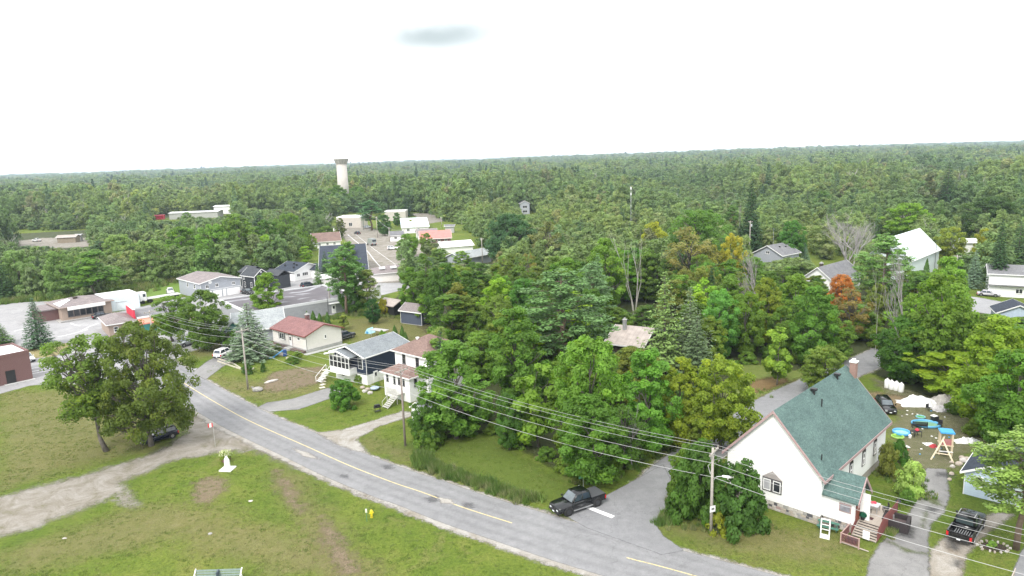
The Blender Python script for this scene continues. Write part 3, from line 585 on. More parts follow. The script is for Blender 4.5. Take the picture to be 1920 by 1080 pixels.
def stone_row(side, L, z1=.9, off=0.):
    z = .02
    while z < z1 - .12:
        hh = rr_.uniform(.2, .34); u = .0; hh = min(hh, z1 - z)
        while u < L - .15:
            ww = min(rr_.uniform(.26, .62), L - u)
            loc = {'f': (u + ww / 2, .05, z + hh / 2), 'r': (CW - .05, u + ww / 2, z + hh / 2), 'l': (.05, u + ww / 2, z + hh / 2)}[side]
            put('stone', stone_me[rr_.choice([0, 0, 1, 1, 4, 4, 5, 6, 9, 2, 3, 7])], fnd, loc, (0, 0, {'f': 0, 'r': PI / 2, 'l': -PI / 2}[side]), (ww - .035, rr_.uniform(.12, .17), hh - .03)); u += ww
        z += hh
rr_ = random.Random(5); stone_row('f', CW)
def gothic(parent, side, u, z, w, h, W, D, name='window'):
    fr = MB(); t = .14; pk = w * .55
    def prof(o): return [(-w / 2 - o, -o), (w / 2 + o, -o), (w / 2 + o, h), (0, h + pk + o), (-w / 2 - o, h)]
    out_, inn = prof(.0), [(x * .78, max(y, 0) * .93 + .08) for x, y in prof(0)]
    n = 5; vs = [(x, -.07, y) for x, y in out_] + [(x, -.07, y) for x, y in inn] + [(x, 0, y) for x, y in out_] + [(x, 0, y) for x, y in inn]
    fr.add(vs, [(i, (i + 1) % n, n + (i + 1) % n, n + i) for i in range(n)] + [(i, 2 * n + i, 2 * n + (i + 1) % n, (i + 1) % n) for i in range(n)] + [(n + i, n + (i + 1) % n, 3 * n + (i + 1) % n, 3 * n + i) for i in range(n)])
    fr.box(-w * .39, w * .39, -.06, -.01, h * .86, h * .94)
    fr.cm = 1
    ww = w * .34; fr.box(-ww, -ww + .07, -.09, -.02, .1, h * .86); fr.box(ww - .07, ww, -.09, -.02, .1, h * .86); fr.box(-ww, ww, -.09, -.02, .1, .17); fr.box(-ww, ww, -.09, -.02, h * .8, h * .86); fr.box(-ww, ww, -.085, -.02, h * .45, h * .49)
    loc = {'f': (u, 0, z), 'r': (W, u, z), 'l': (0, u, z)}[side]; rz = {'f': 0, 'r': PI / 2, 'l': -PI / 2}[side]
    o = fr.build(name, [M_DKFRAME, M_WHITEP], parent, loc=loc, rot=(0, 0, rz)); MB().prism([(-w * .38, .06), (w * .38, .06), (w * .38, h * .95), (0, h + pk * .8), (-w * .38, h * .95)], -.03, -.004, 'y').build('pane', GLASS, o); return o
for v in (4.2, 8.0, 11.8, 15.4): gothic(church, 'r', v, 2.1, .95, 1.75, CW, CD)
# front double window with pointed board above
fr = MB(); fr.box(-1.0, 1.0, -.08, 0, 0, 1.45); fr.prism([(-1.05, 1.45), (1.05, 1.45), (0, 2.25)], -.07, 0, 'y', 2); fr.cm = 1
for s in (-1, 1):
    a0, a1 = sorted((s * .12, s * .9)); fr.box(a0, a1, -.12, -.07, .12, .2); fr.box(a0, a1, -.12, -.07, 1.22, 1.3); fr.box(a0, a0 + .08, -.12, -.07, .2, 1.22); fr.box(a1 - .08, a1, -.12, -.07, .2, 1.22)
fw_ = fr.build('window', [M_DKFRAME, M_WHITEP, mat('weathered_grey_board', (.33, .30, .29), .8, .15, 4)], church, loc=(4.9, 0, 1.95)); 
for s in (-1, 1):
    a0, a1 = sorted((s * .2, s * .82)); MB().box(a0, a1, -.10, -.06, .2, 1.22).build('pane', GLASS if s > 0 else mat('curtained_glass', (.38, .38, .4), .2, .15, 5), fw_)
sl_ = CR / (CW / 2)
def on_croof(u, y, dz=0): # right slope
    return (CW / 2 + u, y, CH + CR - u * sl_ + .2 + dz)
for y in (8.5, 15.2): 
    b = MB(); b.tube([(0, 0, -.1), (0, 0, .45)], .13, 8); b.box(-.3, .3, -.25, .25, .4, .62); q = on_croof(.5, y); b.build('roof_vent', M_BLACK, church, loc=q)
b = MB().tube([(0, 0, -.2), (0, 0, .85)], .07, 8); b.build('vent_pipe', M_BLACK, church, loc=on_croof(1.5, 8.2)); b = MB().tube([(0, 0, -.2), (0, 0, .6)], .06, 8); b.build('vent_pipe', M_BLACK, church, loc=on_croof(4.2, 1.5))
c_ = chimney(church, CW / 2 + .9, CD + .1, 3, CH + CR + .75, .68, mat('pinkish_brick', (.30, .19, .16), .85, .2, 9, stripes=('Z', .1, .01)), M_WHITEP)
# porch wing on the right front corner
PX, PY, PW, PD, PH, PR_ = CW - .02, .6, 2.87, 3.0, 3.5, 1.7
b = MB(); b.prism([(0, .9), (PD, .9), (PD, PH), (PD / 2, PH + PR_), (0, PH)], 0, PW, 'x'); porch = b.build('porch', M_WHITE, church, loc=(PX, PY, 0))
b = MB()
# gently curved green roof, flaring over its eaves
pr = []
for i in range(9):
    t = i / 8; u = t * (PD / 2 + .35); pr.append((u, PH + PR_ + .12 - (t ** 1.08) * (PR_ + .35) + .06 * max(0, t - .8)))
left = [(PD / 2 - u, z) for u, z in pr[::-1]]; right = [(PD / 2 + u, z) for u, z in pr[1:]]; topc = left + right
b.prism([(y, z - .14) for y, z in topc] + topc[::-1], -.02, PW + .45, 'x'); b.build('porch_roof', SH_GREEN, porch)
b = MB(); b.prism([(y, z - .34) for y, z in topc] + [(y, z + .01) for y, z in topc[::-1]], PW + .46, PW + .54, 'x'); b.build('fascia', M_PINKTRIM, porch)
MB().box(.1, PW - .05, .06, PD - .05, -.2, .92).build('foundation', mat('mortar', (.3, .3, .3)), porch)
for k in range(26):
    ww = rr_.uniform(.3, .6); put('stone', stone_me[rr_.randrange(10)], porch, (rr_.uniform(.3, PW - .3), .05, rr_.choice([.18, .45, .74])), (0, 0, 0), (ww, .14, .27))
fr = MB(); fr.box(-.55, .55, -.08, 0, 0, .85); wq = fr.build('window', M_PINKTRIM, porch, loc=(2.1, 0, 1.95)); MB().box(-.44, .44, -.1, -.06, .1, .75).build('pane', mat('sky_lit_glass', (.22, .22, .25), .1, .3, 3), porch, loc=(2.1, 0, 1.95))
door_ = MB(); door_.box(0, .06, .5, 1.5, .95, 3.05); door_.box(.06, .1, .58, 1.42, 1.05, 2.95, 1); dd = door_.build('door', [M_MAROON, mat('brown_stained_door', (.22, .07, .045), .5, .2, 4)], porch, loc=(PW, 0, 0))
MB().box(0, .9, .0, .12, .95, 3.6).build('door_post', M_WHITEP, porch, loc=(PW, 1.6, 0))
# deck and stairs of grey boards with maroon panels, in church coordinates: deck in front of the porch door
M_BOARD = mat('weathered_deck_board', (.40, .35, .30), .85, .2, 3, stripes=None); M_GAPSHADE = mat('stair_gap_shade', (.03, .028, .028), .9, .1, 3)  # near-black colour paints the shade in the gaps between treads
deck = thing('porch_deck', 'grey board deck and stairs with maroon railings at the church door', 'deck', (CX, CY, 0), R(CTH))
X0 = PX + PW + .02; DX0, DX1, DY0, DY1, DZ = X0 - .0, X0 + 2.15, 1.9, 6.3, .92
board = MB().box(0, DX1 - DX0, .01, .135, -.04, 0).mesh('board', M_BOARD); yb = DY0
while yb < DY1 - .1: put('board', board, deck, (DX0, yb, DZ)); yb += .148
b = MB(); b.box(DX0, DX1, DY0 + .02, DY0 + .07, .1, DZ - .04); b.box(DX0, DX1, DY1 - .07, DY1 - .02, .1, DZ - .04); b.box(DX1 - .06, DX1, DY0 + .07, DY1 - .07, .0, DZ - .04)
for x in (DX0 + .1, DX1 - .2):
    for y in (DY0 + .1, DY1 - .2): b.box(x, x + .1, y, y + .1, -.1, DZ - .05)
b.build('deck_frame', M_BOARD, deck)
NS = 6; SW0, SW1 = DX0 + .08, DX1 - .08
for k in range(NS):
    z = DZ - (k + 1) * DZ / (NS + 1) * 1.0; y = DY0 - .27 * (k + 1); s = MB(); s.box(SW0, SW1, y, y + .25, z - .05, z); st = s.build('step', M_BOARD, deck); MB().box(SW0 + .05, SW1 - .05, y + .255, y + .268, z, z + DZ / (NS + 1) - .055).build('gap_shade', M_GAPSHADE, st)  # thin dark strip behind each tread, standing in for shade
yend = DY0 - .27 * NS
b = MB()
for x in (SW0 - .06, SW1 + .02): b.prism([(yend, 0), (yend - .05, .12), (DY0, DZ), (DY0, DZ - .3)], x, x + .05, 'x')
b.build('stringer', M_BOARD, deck)
# solid maroon board panels on the right side, down the stair
pb = MB().box(0, .03, .01, .12, 0, 1).mesh('panel_board', mat('maroon_board', (.20, .065, .06), .7, .25, 4)); y = DY1 - .13
while y > yend + .1:
    zt = DZ + 1.0 + min(0, y - DY0) * .5; zb = DZ - .65 + min(0, y - DY0) * .12
    put('panel_board', pb, deck, (DX1 + .01, y, zb), (0, 0, 0), (1, 1, zt - zb)); y -= .125
y = DY0 + .1
while y > yend - .1:
    put('panel_board', pb, deck, (SW0 - .12, y, DZ - .75 + min(0, y - DY0) * .3), (0, 0, 0), (1, 1, 1.5 + min(0, y - DY0) * .25)); y -= .125
LX0, LX1, LY0, LY1 = SW0 - .3, SW1 + .1, yend - 2.1, yend - .02
y = LY0
while y < LY1 - .14: put('board', MB().box(0, LX1 - LX0, .01, .135, -.04, 0).mesh('board', M_BOARD) if y == LY0 else deck.children[-1].data, deck, (LX0, y, .14)); y += .148
b = MB(); b.box(LX0, LX0 + 1.55, LY0 + .0, LY0 + .07, 1.0, 1.07); b.box(LX0, LX0 + 1.55, LY0 + .01, LY0 + .06, .2, .26); b.box(LX0 - .05, LX0 + .02, LY0 + .07, yend + .9, 1.0, 1.07); b.box(LX0 - .05, LX0, LY0 + .07, yend + .3, .2, .26)
b.box(LX0 - .08, LX0 + .02, LY0 - .02, LY0 + .08, 0, 1.1); b.box(LX0 + 1.5, LX0 + 1.6, LY0 - .02, LY0 + .08, 0, 1.1); b.build('hand_rail', mat('rosy_rail', (.40, .27, .24), .8, .15, 4), deck)
bal = MB().box(-.03, .03, -.02, .02, 0, .78).mesh('baluster', M_MAROON)
for k in range(12): put('baluster', bal, deck, (LX0 + .1 + k * .12, LY0 + .03, .24))
for k in range(12): put('baluster', bal, deck, (LX0 - .02, LY0 + .16 + k * .17, .24))
MB().box(LX0 + .2, LX0 + 1.2, LY0 + .3, LY0 + 1.3, .14, .5).build('dark_cushion_box', mat('dark_cover', (.035, .035, .045), .8, .2, 4), deck, bevel=.1)
def church_pt(x, y, z=0):
    c, s = math.cos(R(CTH)), math.sin(R(CTH)); return (CX + c * x - s * y, CY + s * x + c * y, z)
CORNER_DECK = (DX0, DX1, DY0, DY1, DZ, yend, SW0, SW1)
# ---------------------------------------------------------------- street-side houses
V = -41.5
red = house('bungalow', 'white bungalow with dusty red roof facing the main road', 'house', -49.4, 138.7, V, 12.1, 8.3, 3.4, 1.5, M_CREAM, SH_RED, 'x', .35, .45, .6, M_CONC, mat('brick_red_trim', (.22, .07, .06), .6, .2), wins=[('f', 3.4, 1.5, 1.7, 1.3, 'double'), ('f', 9.6, 2.2, .9, .55, 'plain'), ('r', 4.4, 2.0, .45, .8, 'plain')])
b = MB()
for x in (2.25, 4.35): b.box(x, x + .28, -.06, 0, 1.45, 2.85)
b.build('shutter', M_CHAR, red); b = MB(); b.box(5.9, 7.3, -.02, .03, .6, 3.3); b.build('door_recess', M_MAROON, red); door(red, 'f', 6.6, .65, .95, 2.1, 12.1, 8.3, M_WHITEP)
b = MB(); b.box(5.8, 7.6, -1.3, 0, .0, .45); b.box(5.8, 7.6, -1.7, -1.3, 0, .22); b.build('step', M_CONC, red); chimney(red, 4.2, 5.6, 3.5, 5.6, .7, M_BRICK)
b = MB(); b.tube([(12.14, .05, .5), (12.14, .05, 3.3)], .04, 6); b.tube([(12.14, 8.25, .5), (12.14, 8.25, 3.3)], .04, 6); b.build('downpipe', M_DKFRAME, red)
b = MB(); b.box(-.3, 11.9, -.9, -.06, .0, .42); b.build('stone_planter', mat('brown_stone', (.13, .09, .08), .9, .3, 6), red)
b = MB().box(12.5, 13.6, -1.0, 8.6, -.02, .10); b.build('paved_strip', M_CONC, red)
# navy house with sun porch
nav = house('sunroom_house', 'navy house with blue-grey roof and white glazed sun porch', 'house', -30.6, 114.1, -36, 7.8, 9.4, 4.9, 1.3, M_NAVY, SH_BLUE, 'y', .45, .8, 1.7, M_WHITEP, M_WHITEP, wins=[('f', 1.9, .6, .9, .55, 'double')], frame=M_WHITEP)
b = MB(); b.box(.6, 5.4, -1.6, -.02, 1.65, 2.75)
for k in range(18): b.box(5.4 + 0, 5.44, -1.55 + k * .09, -1.52 + k * .09, 1.7, 2.75)
sp_ = b.build('sun_porch', M_WHITEP, nav); b = MB()
for x in (.6, 1.55, 2.55, 3.55, 4.5, 5.32): b.box(x, x + .1, -1.62, -1.5, 2.75, 4.75 + .45 * (1 - abs(x - 3) / 3))
b.box(.6, 5.42, -1.64, -1.5, 3.7, 3.78); b.box(.6, 5.42, -1.64, -1.5, 4.62, 4.72); b.build('glazing_bar', M_WHITEP, sp_); MB().box(.7, 5.3, -1.56, -1.53, 2.75, 4.62).build('pane', GLASS, sp_)
b = MB(); b.prism([(-.1, 4.75), (3.0, 5.55), (6.1, 4.75), (6.1, 4.9), (3.0, 5.72), (-.1, 4.9)], -2.0, .4, 'y'); b.build('porch_roof', SH_BLUE, sp_); b = MB(); b.prism([(-.15, 4.7), (3.0, 5.5), (6.15, 4.7), (6.15, 4.95), (3.0, 5.77), (-.15, 4.95)], -2.08, -2.01, 'y'); b.build('fascia', M_WHITEP, sp_)
b = MB(); b.box(5.9, 7.0, -.06, 0, 2.6, 4.5); b.cm = 1; b.box(6.0, 6.9, -.09, -.04, 2.7, 4.4); b.build('window', [M_WHITEP, GLASS], nav)
b = MB()
for k in range(8): b.box(-1.25, -.05, -1.2 - .28 * k, -.92 - .28 * k, 1.5 - .19 * k, 1.56 - .19 * k)
for x in (-1.3, -.05): b.tube([(x, -.9, 2.5), (x, -3.2, .95)], .045, 5); b.tube([(x, -.9, 1.4), (x, -.9, 2.5)], .045, 5); b.tube([(x, -3.2, 0), (x, -3.2, .95)], .045, 5)
b.build('side_stairs', M_WHITEP, nav); b = MB().box(7.8, 7.9, 1.4, 2.3, .1, 2.0); b.build('door', M_WHITEP, nav); b = MB().box(7.9, 7.93, 1.65, 2.05, 1.1, 1.75); b.build('door_pane', GLASS, nav)
# white two-storey house with brown roof
W2 = house('two_storey_house', 'white two-storey house with brown hip roof behind the wooden utility pole', 'house', -19.1, 107.4, V, 7.6, 8.0, 6.4, 2.4, M_WHITE, SH_BROWN, 'x', .45, .45, .5, M_CONC, M_WHITEP, wins=[('f', 2.2, 4.6, .75, 1.6, 'sash'), ('f', 5.4, 4.6, .75, 1.5, 'sash'), ('l', 3, 4.4, .8, 1.3, 'sash'), ('r', 3, 4.2, .9, 1.3, 'sash')], rooft='hip', frame=M_DKFRAME)
b = MB(); b.tube([(0, 0, -.6), (0, 0, .5)], .2, 10); b.tube([(0, 0, .45), (0, 0, .6)], .3, 10); b.build('roof_vent', M_WHITEP, W2, loc=(2.7, 2.6, 7.8))
PWh = house('enclosed_porch', 'white enclosed front porch with brown hip roof and many small windows', 'porch', -20.5, 104.3, V, 6.1, 3.4, 3.9, 1.2, M_WHITE, SH_BROWN, 'x', .4, .4, .1, M_CONC, M_WHITEP, rooft='hip', wins=[('f', .9, 2.5, .5, 1.1, 'sash'), ('f', 2.6, 2.4, .45, 1.3, 'sash'), ('f', 3.7, 2.5, .5, 1.1, 'sash'), ('f', 4.8, 2.5, .45, 1.1, 'sash'), ('r', 1.2, 2.4, .6, 1.3, 'sash')], frame=M_DKFRAME)
b = MB(); b.box(2.4, 4.9, -1.6, -.02, 1.35, 1.45); 
for k in range(20): b.box(2.42 + k * .125, 2.46 + k * .125, -1.58, -1.55, 1.45, 2.3)
b.box(2.4, 4.9, -1.6, -1.54, 2.3, 2.36)
for k in range(7): b.box(4.05, 5.15, -1.9 - .3 * k, -1.62 - .3 * k, 1.2 - .18 * k, 1.26 - .18 * k)
for x in (4.0, 5.2): b.tube([(x, -1.6, 2.25), (x, -3.7, .9)], .035, 5); b.tube([(x, -3.7, 0), (x, -3.7, .9)], .035, 5); b.tube([(x, -1.6, 1.4), (x, -3.7, .05)], .06, 4)
for x in (2.45, 4.85): b.box(x - .05, x + .05, -1.58, -1.48, 0, 1.35)
b.build('stairs', mat('pale_grey_wood', (.50, .49, .46), .8, .12, 4), PWh)
x, y = G(783, 800)
house('garden_shed', 'small white shed with pale gabled roof behind the wooden utility pole', 'shed', x - .6, y - .2, V, 2.2, 2.6, 3.0, .8, M_WHITE, SH_PALE, 'y', .2, .25, .1, None, M_WHITEP)
# small dark sheds in the back yards
x, y = G(752, 606)
sh = house('garden_shed', 'dark blue-grey shed with white windows at the edge of the wood', 'shed', x, y, V + 8, 6.2, 4.4, 3.1, 1.2, mat('slate_blue_siding', (.07, .085, .125), .6, .1, 2, stripes=('Z', .2, .02)), SH_MAUVE, 'x', .3, .4, .15, None, M_WHITEP, wins=[('r', 1.2, 1.6, .8, 1.2, 'cross'), ('r', 3.1, 1.6, .8, 1.2, 'cross')])
x, y = G(713, 587)
house('open_shed', 'open black shed with rusty brown and pale metal roof', 'shed', x, y, V, 5.4, 4, 2.5, .9, M_BLACK, M_RUSTMETAL, 'x', .5, .6, 0, None, None)
# ---------------------------------------------------------------- village blocks
def at(px, py): return G(px, py)
x, y = at(346, 590)
# long flat-roofed building
x, y = G(400, 626)
plaza = house('long_flat_roofed_building', 'long grey flat-roofed building with white roof edge and dark patches', 'building', -59.9, 153.7, 38.5, 27.1, 21, 3.4, 0, M_GREYW, M_FLATROOF, 'x', 0, 0, 0, None, mat('pale_parapet', (.6, .61, .62), .6, .06), rooft='flat', doors=[('f', 20.5, .05, .9, 2.1)])
MB().box(19.2, 23, -1.0, -.02, 2.55, 2.7).build('canopy', M_WHITEP, plaza); MB().tube([(19, -.08, 0), (19, -.08, 4.4)], .05, 5).build('mast', M_DKFRAME, plaza)
x, y = G(372, 588)
gar = house('garage_block', 'pale blue-grey building with mauve roof and white garage doors', 'building', -86.6, 190, 45.5, 11.4, 15.5, 4.5, 1.2, M_LTBLUE, SH_MAUVE, 'y', .4, .4, 0, None, M_WHITEP, wins=[('f', 1.9, 2.9, .9, 1.0, 'double'), ('f', 4.6, 3.0, .9, 1.0, 'double'), ('f', 9.4, 2.9, .9, .9, 'double'), ('l', 4, 2.7, 1.1, 1.2, 'sash'), ('l', 9, 2.7, 1.1, 1.2, 'sash')])
gd = MB()
for k in range(5): gd.box(-1.6, 1.6, -.07 - .01 * (k % 2), 0, .05 + k * .4, .05 + k * .4 + .38)
gdm = gd.mesh('garage_door', M_WHITEP)
for u in (1.8, 4.6, 9.2): put('garage_door', gdm, gar, (u, 0, 0), (0, 0, 0), (.75 if u < 8 else 1.2, 1, 1))
MB().box(0, 11.4, -.05, -.01, 2.3, 2.42).build('trim_band', M_WHITEP, gar); MB().tube([(2.8, -.01, 4.55), (2.8, -.07, 4.55)], .5, 12).build('round_vent', M_WHITEP, gar)
MB().box(6.15, 7.0, -.08, 0, .05, 2.1).build('door', M_WHITEP, gar)
ch = house('dark_gabled_house', 'charcoal house with white-trimmed windows beside the garage building', 'house', -81, 205.8, -36.4, 6.3, 4.8, 4.2, 1.8, M_CHAR, SH_CHAR, 'x', .4, .35, 0, None, M_WHITEP, wins=[('r', 2.2, 3.0, 1.1, 1.3, 'sash'), ('f', 1.3, .7, .8, 1.6, 'sash'), ('f', 4.6, .7, .8, 1.6, 'sash'), ('f', 1.0, 3.0, .7, .8, 'sash')])
b = MB(); b.box(0, .12, -.04, 0, 0, 4.1); b.box(6.22, 6.34, -.04, 0, 0, 4.1); b.box(6.31, 6.35, 0, .12, 0, 4.1); b.box(6.31, 6.35, 4.7, 4.82, 0, 4.1); b.build('corner_trim', M_WHITEP, ch); MB().tube([(6.3, 2.4, 5.2), (6.36, 2.4, 5.2)], .3, 12).build('gable_vent', M_WHITEP, ch)
wg = MB().box(-5, 0, 2.5, 8, 0, 4.4).build('side_wing', M_CHAR, ch); b = MB(); b.prism([(2.1, 4.3), (5.2, 5.9), (8.4, 4.3), (8.4, 4.5), (5.2, 6.1), (2.1, 4.5)], -5.4, .6, 'x'); b.build('wing_roof', SH_CHAR, ch)
MB().box(6.4, 11, 5.0, 9, 0, 4).build('rear_wing', M_CHAR, ch); MB().prism([(4.6, 3.9), (7, 5.2), (9.4, 3.9), (9.4, 4.1), (7, 5.4), (4.6, 4.1)], 4, 11.4, 'x').build('wing_roof', SH_CHAR, ch)
wb_ = house('white_bungalow', 'white house with dark roof and rows of small windows beyond the charcoal house', 'house', -76.4, 221.9, -34.6, 9.5, 11, 3.0, 2.0, M_WHITE, SH_DARK, 'x', .5, .5, 0, None, M_WHITEP, wins=[('r', 1.5, 1.2, 1.2, 1.0, 'double'), ('r', 4.2, 1.2, 2.2, 1.1, 'triple'), ('r', 8.4, 1.3, 2.0, 1.0, 'triple'), ('f', 5.5, 1.5, 1.0, .8, 'double'), ('f', 1.8, 1.5, 1.2, .8, 'double')])
for q in ((2.4, 2.2, 4.2), (5.2, 3.6, 4.7), (7.4, 1.6, 4.0), (7, 3.2, 4.5)): vent(wb_, *q)
b = MB().box(9.5, 15, 6.5, 12, 0, 2.8).build('rear_wing', M_WHITE, wb_); MB().prism([(6.1, 2.7), (9.2, 4.2), (12.4, 2.7), (12.4, 2.9), (9.2, 4.4), (6.1, 2.9)], 8, 15.4, 'x').build('wing_roof', SH_DARK, wb_)
# village store on the left
st = house('village_store', 'brown brick store with low hip roof and long shop windows', 'store', -111.4, 167.9, 46, 11.2, 12, 3.2, 1.5, M_TANBRICK, SH_MAUVE, 'x', .6, .6, 0, None, M_TANBRICK, rooft='hip')
b = MB(); b.box(1.2, 9.6, -.95, -.6, 2.5, 3.3); b.build('sign_band', M_WHITEP, st)
for k in range(6): window(st, 'f', 1.9 + k * 1.35, .7, 1.25, 1.6, 17, 13, 'plain', M_DKFRAME)
MB().box(-1.0, 12, -2.8, -2.2, 0, .35).build('planter_wall', stone_ms[0], st); 
b = MB(); b.add([(.0, 1.0, 3.49), (.0, 7, 3.49), (3.2, 6.6, 4.3), (3.2, 4, 4.3)], [(0, 1, 2, 3)]); b.build('pale_roof_patch', M_WHITEROOF, st); vent(st, 4.4, 4.6, 4.4, M_DARKW, .8)
tl = MB().box(-4, 0, 3, 11, 0, 2.6).build('side_wing', M_BRICK, st); b = MB(); b.box(-4.4, 0, 2.6, 11.4, 2.6, 2.9); b.build('wing_roof', SH_MAUVE, st); window(st, 'l', 5, 1.4, 1.6, 1.0, -.0, 13, 'plain', M_WHITEP) if 0 else None
fs_ = thing('steel_false_front_building', 'pale blue-white metal clad building right of the brick store', 'building', (-105.4, 176.2, 0), R(43.2)); MB().box(0, 8.2, 0, 9, 0, 3.75).build('wall', M_WHMETAL, fs_); MB().box(-.1, 8.3, .2, 9.2, 3.75, 3.9).build('roof', M_WHITEROOF, fs_); b = MB()
b.box(2.6, 5.0, -.06, 0, .05, 2.2); b.build('roller_door', mat('pale_roller_door', (.7, .76, .78), .5, .03, stripes=('Z', .3, .02)), fs_); MB().box(2.5, 5.1, -.12, -.01, 2.2, 2.32).build('door_lintel', M_STEEL, fs_)
vs_ = house('variety_shop', 'low grey hip-roofed shop with red roof parapet and coloured awnings', 'shop', -89, 148.9, 38, 5.2, 10.7, 2.8, 1.2, M_TANBRICK, SH_MAUVE, 'x', .5, .5, 0, None, M_WHITEP, rooft='hip', wins=[('f', 1.4, 1, .9, 1.2, 'sash'), ('f', 3.6, 1, .9, 1.2, 'sash')])
MB().box(5.5, 5.8, 2, 11, 2.6, 5.0).build('red_parapet', M_RED, vs_); MB().box(5.4, 5.9, 1.9, 11.1, 5.0, 5.2).build('parapet_cap', M_WHITEP, vs_)
b = MB(); b.box(5.9, 18, 0, 12, 0, 3.2); b.cm = 1; b.box(5.8, 18.1, -.1, .3, 3.2, 3.5); b.cm = 2; b.box(5.9, 18, .3, 12, 3.2, 3.3); b.build('brick_annex', [M_TANBRICK, M_WHITEP, SH_GREY], vs_)
b = MB(); b.add([(5.9, -.12, 3.1), (10, -.12, 3.1), (10.2, -1.9, 2.4), (5.7, -1.9, 2.4), (5.7, -1.9, 2.1), (10.2, -1.9, 2.1)], [(0, 1, 2, 3), (3, 2, 5, 4)]); b.build('orange_awning', M_ORANGEAW, vs_); MB().box(5.8, 10.0, -1.8, -.15, .1, 2.1).build('teal_kiosk', M_TEAL, vs_)
# brick building cut by the left edge
br = house('brick_utility_building', 'purple-brown brick building with flat white roof cut by the left edge', 'building', -93.9, 110, 50, 12.2, 9.1, 5.0, 0, M_BRICK, M_WHITEROOF, 'x', 0, 0, 0, None, M_BRICK, rooft='flat')
MB().box(8.3, 9.7, -.06, 0, .05, 2.4).build('door', M_BLACK, br); b = MB(); b.tube([(6.3, -.08, 0), (6.3, -.08, 3.6)], .06, 6); b.tube([(6.9, -.08, 0), (6.9, -.08, 3.2)], .05, 6); b.box(6.1, 6.5, -.2, -.02, 3.4, 3.8); b.build('service_pipe', M_STEEL, br); MB().box(7.8, 12.4, -1.0, -.1, -.05, .12).build('step', M_CONC, br)
# green gable house behind the blue spruce
gg = house('green_gable_house', 'pale grey house with green gable peak half hidden by the wide spruce', 'house', -57.1, 138.4, 21.9, 9.6, 10.3, 3.0, 2.7, M_LTBLUE, SH_PALE, 'x', .5, .5, .3, None, M_WHITEP, wins=[('f', 5, 1.2, 1.2, 1.2, 'sash')])
b = MB(); b.prism([(-2.8, 0), (2.4, 0), (2.4, 2.8), (-.2, 5.0), (-2.8, 2.8)], -.6, 5, 'y'); gq = b.build('front_gable', M_LTBLUE, gg); MB().prism([(-2.0, 3.3), (1.6, 3.3), (-.2, 4.9)], -.68, -.6, 'y').build('gable_board', M_GREENP, gq); MB().prism([(-3.2, 2.5), (-.2, 5.1), (2.8, 2.5), (2.8, 2.7), (-.2, 5.3), (-3.2, 2.7)], -1.1, 6, 'y').build('gable_roof', SH_PALE, gq)
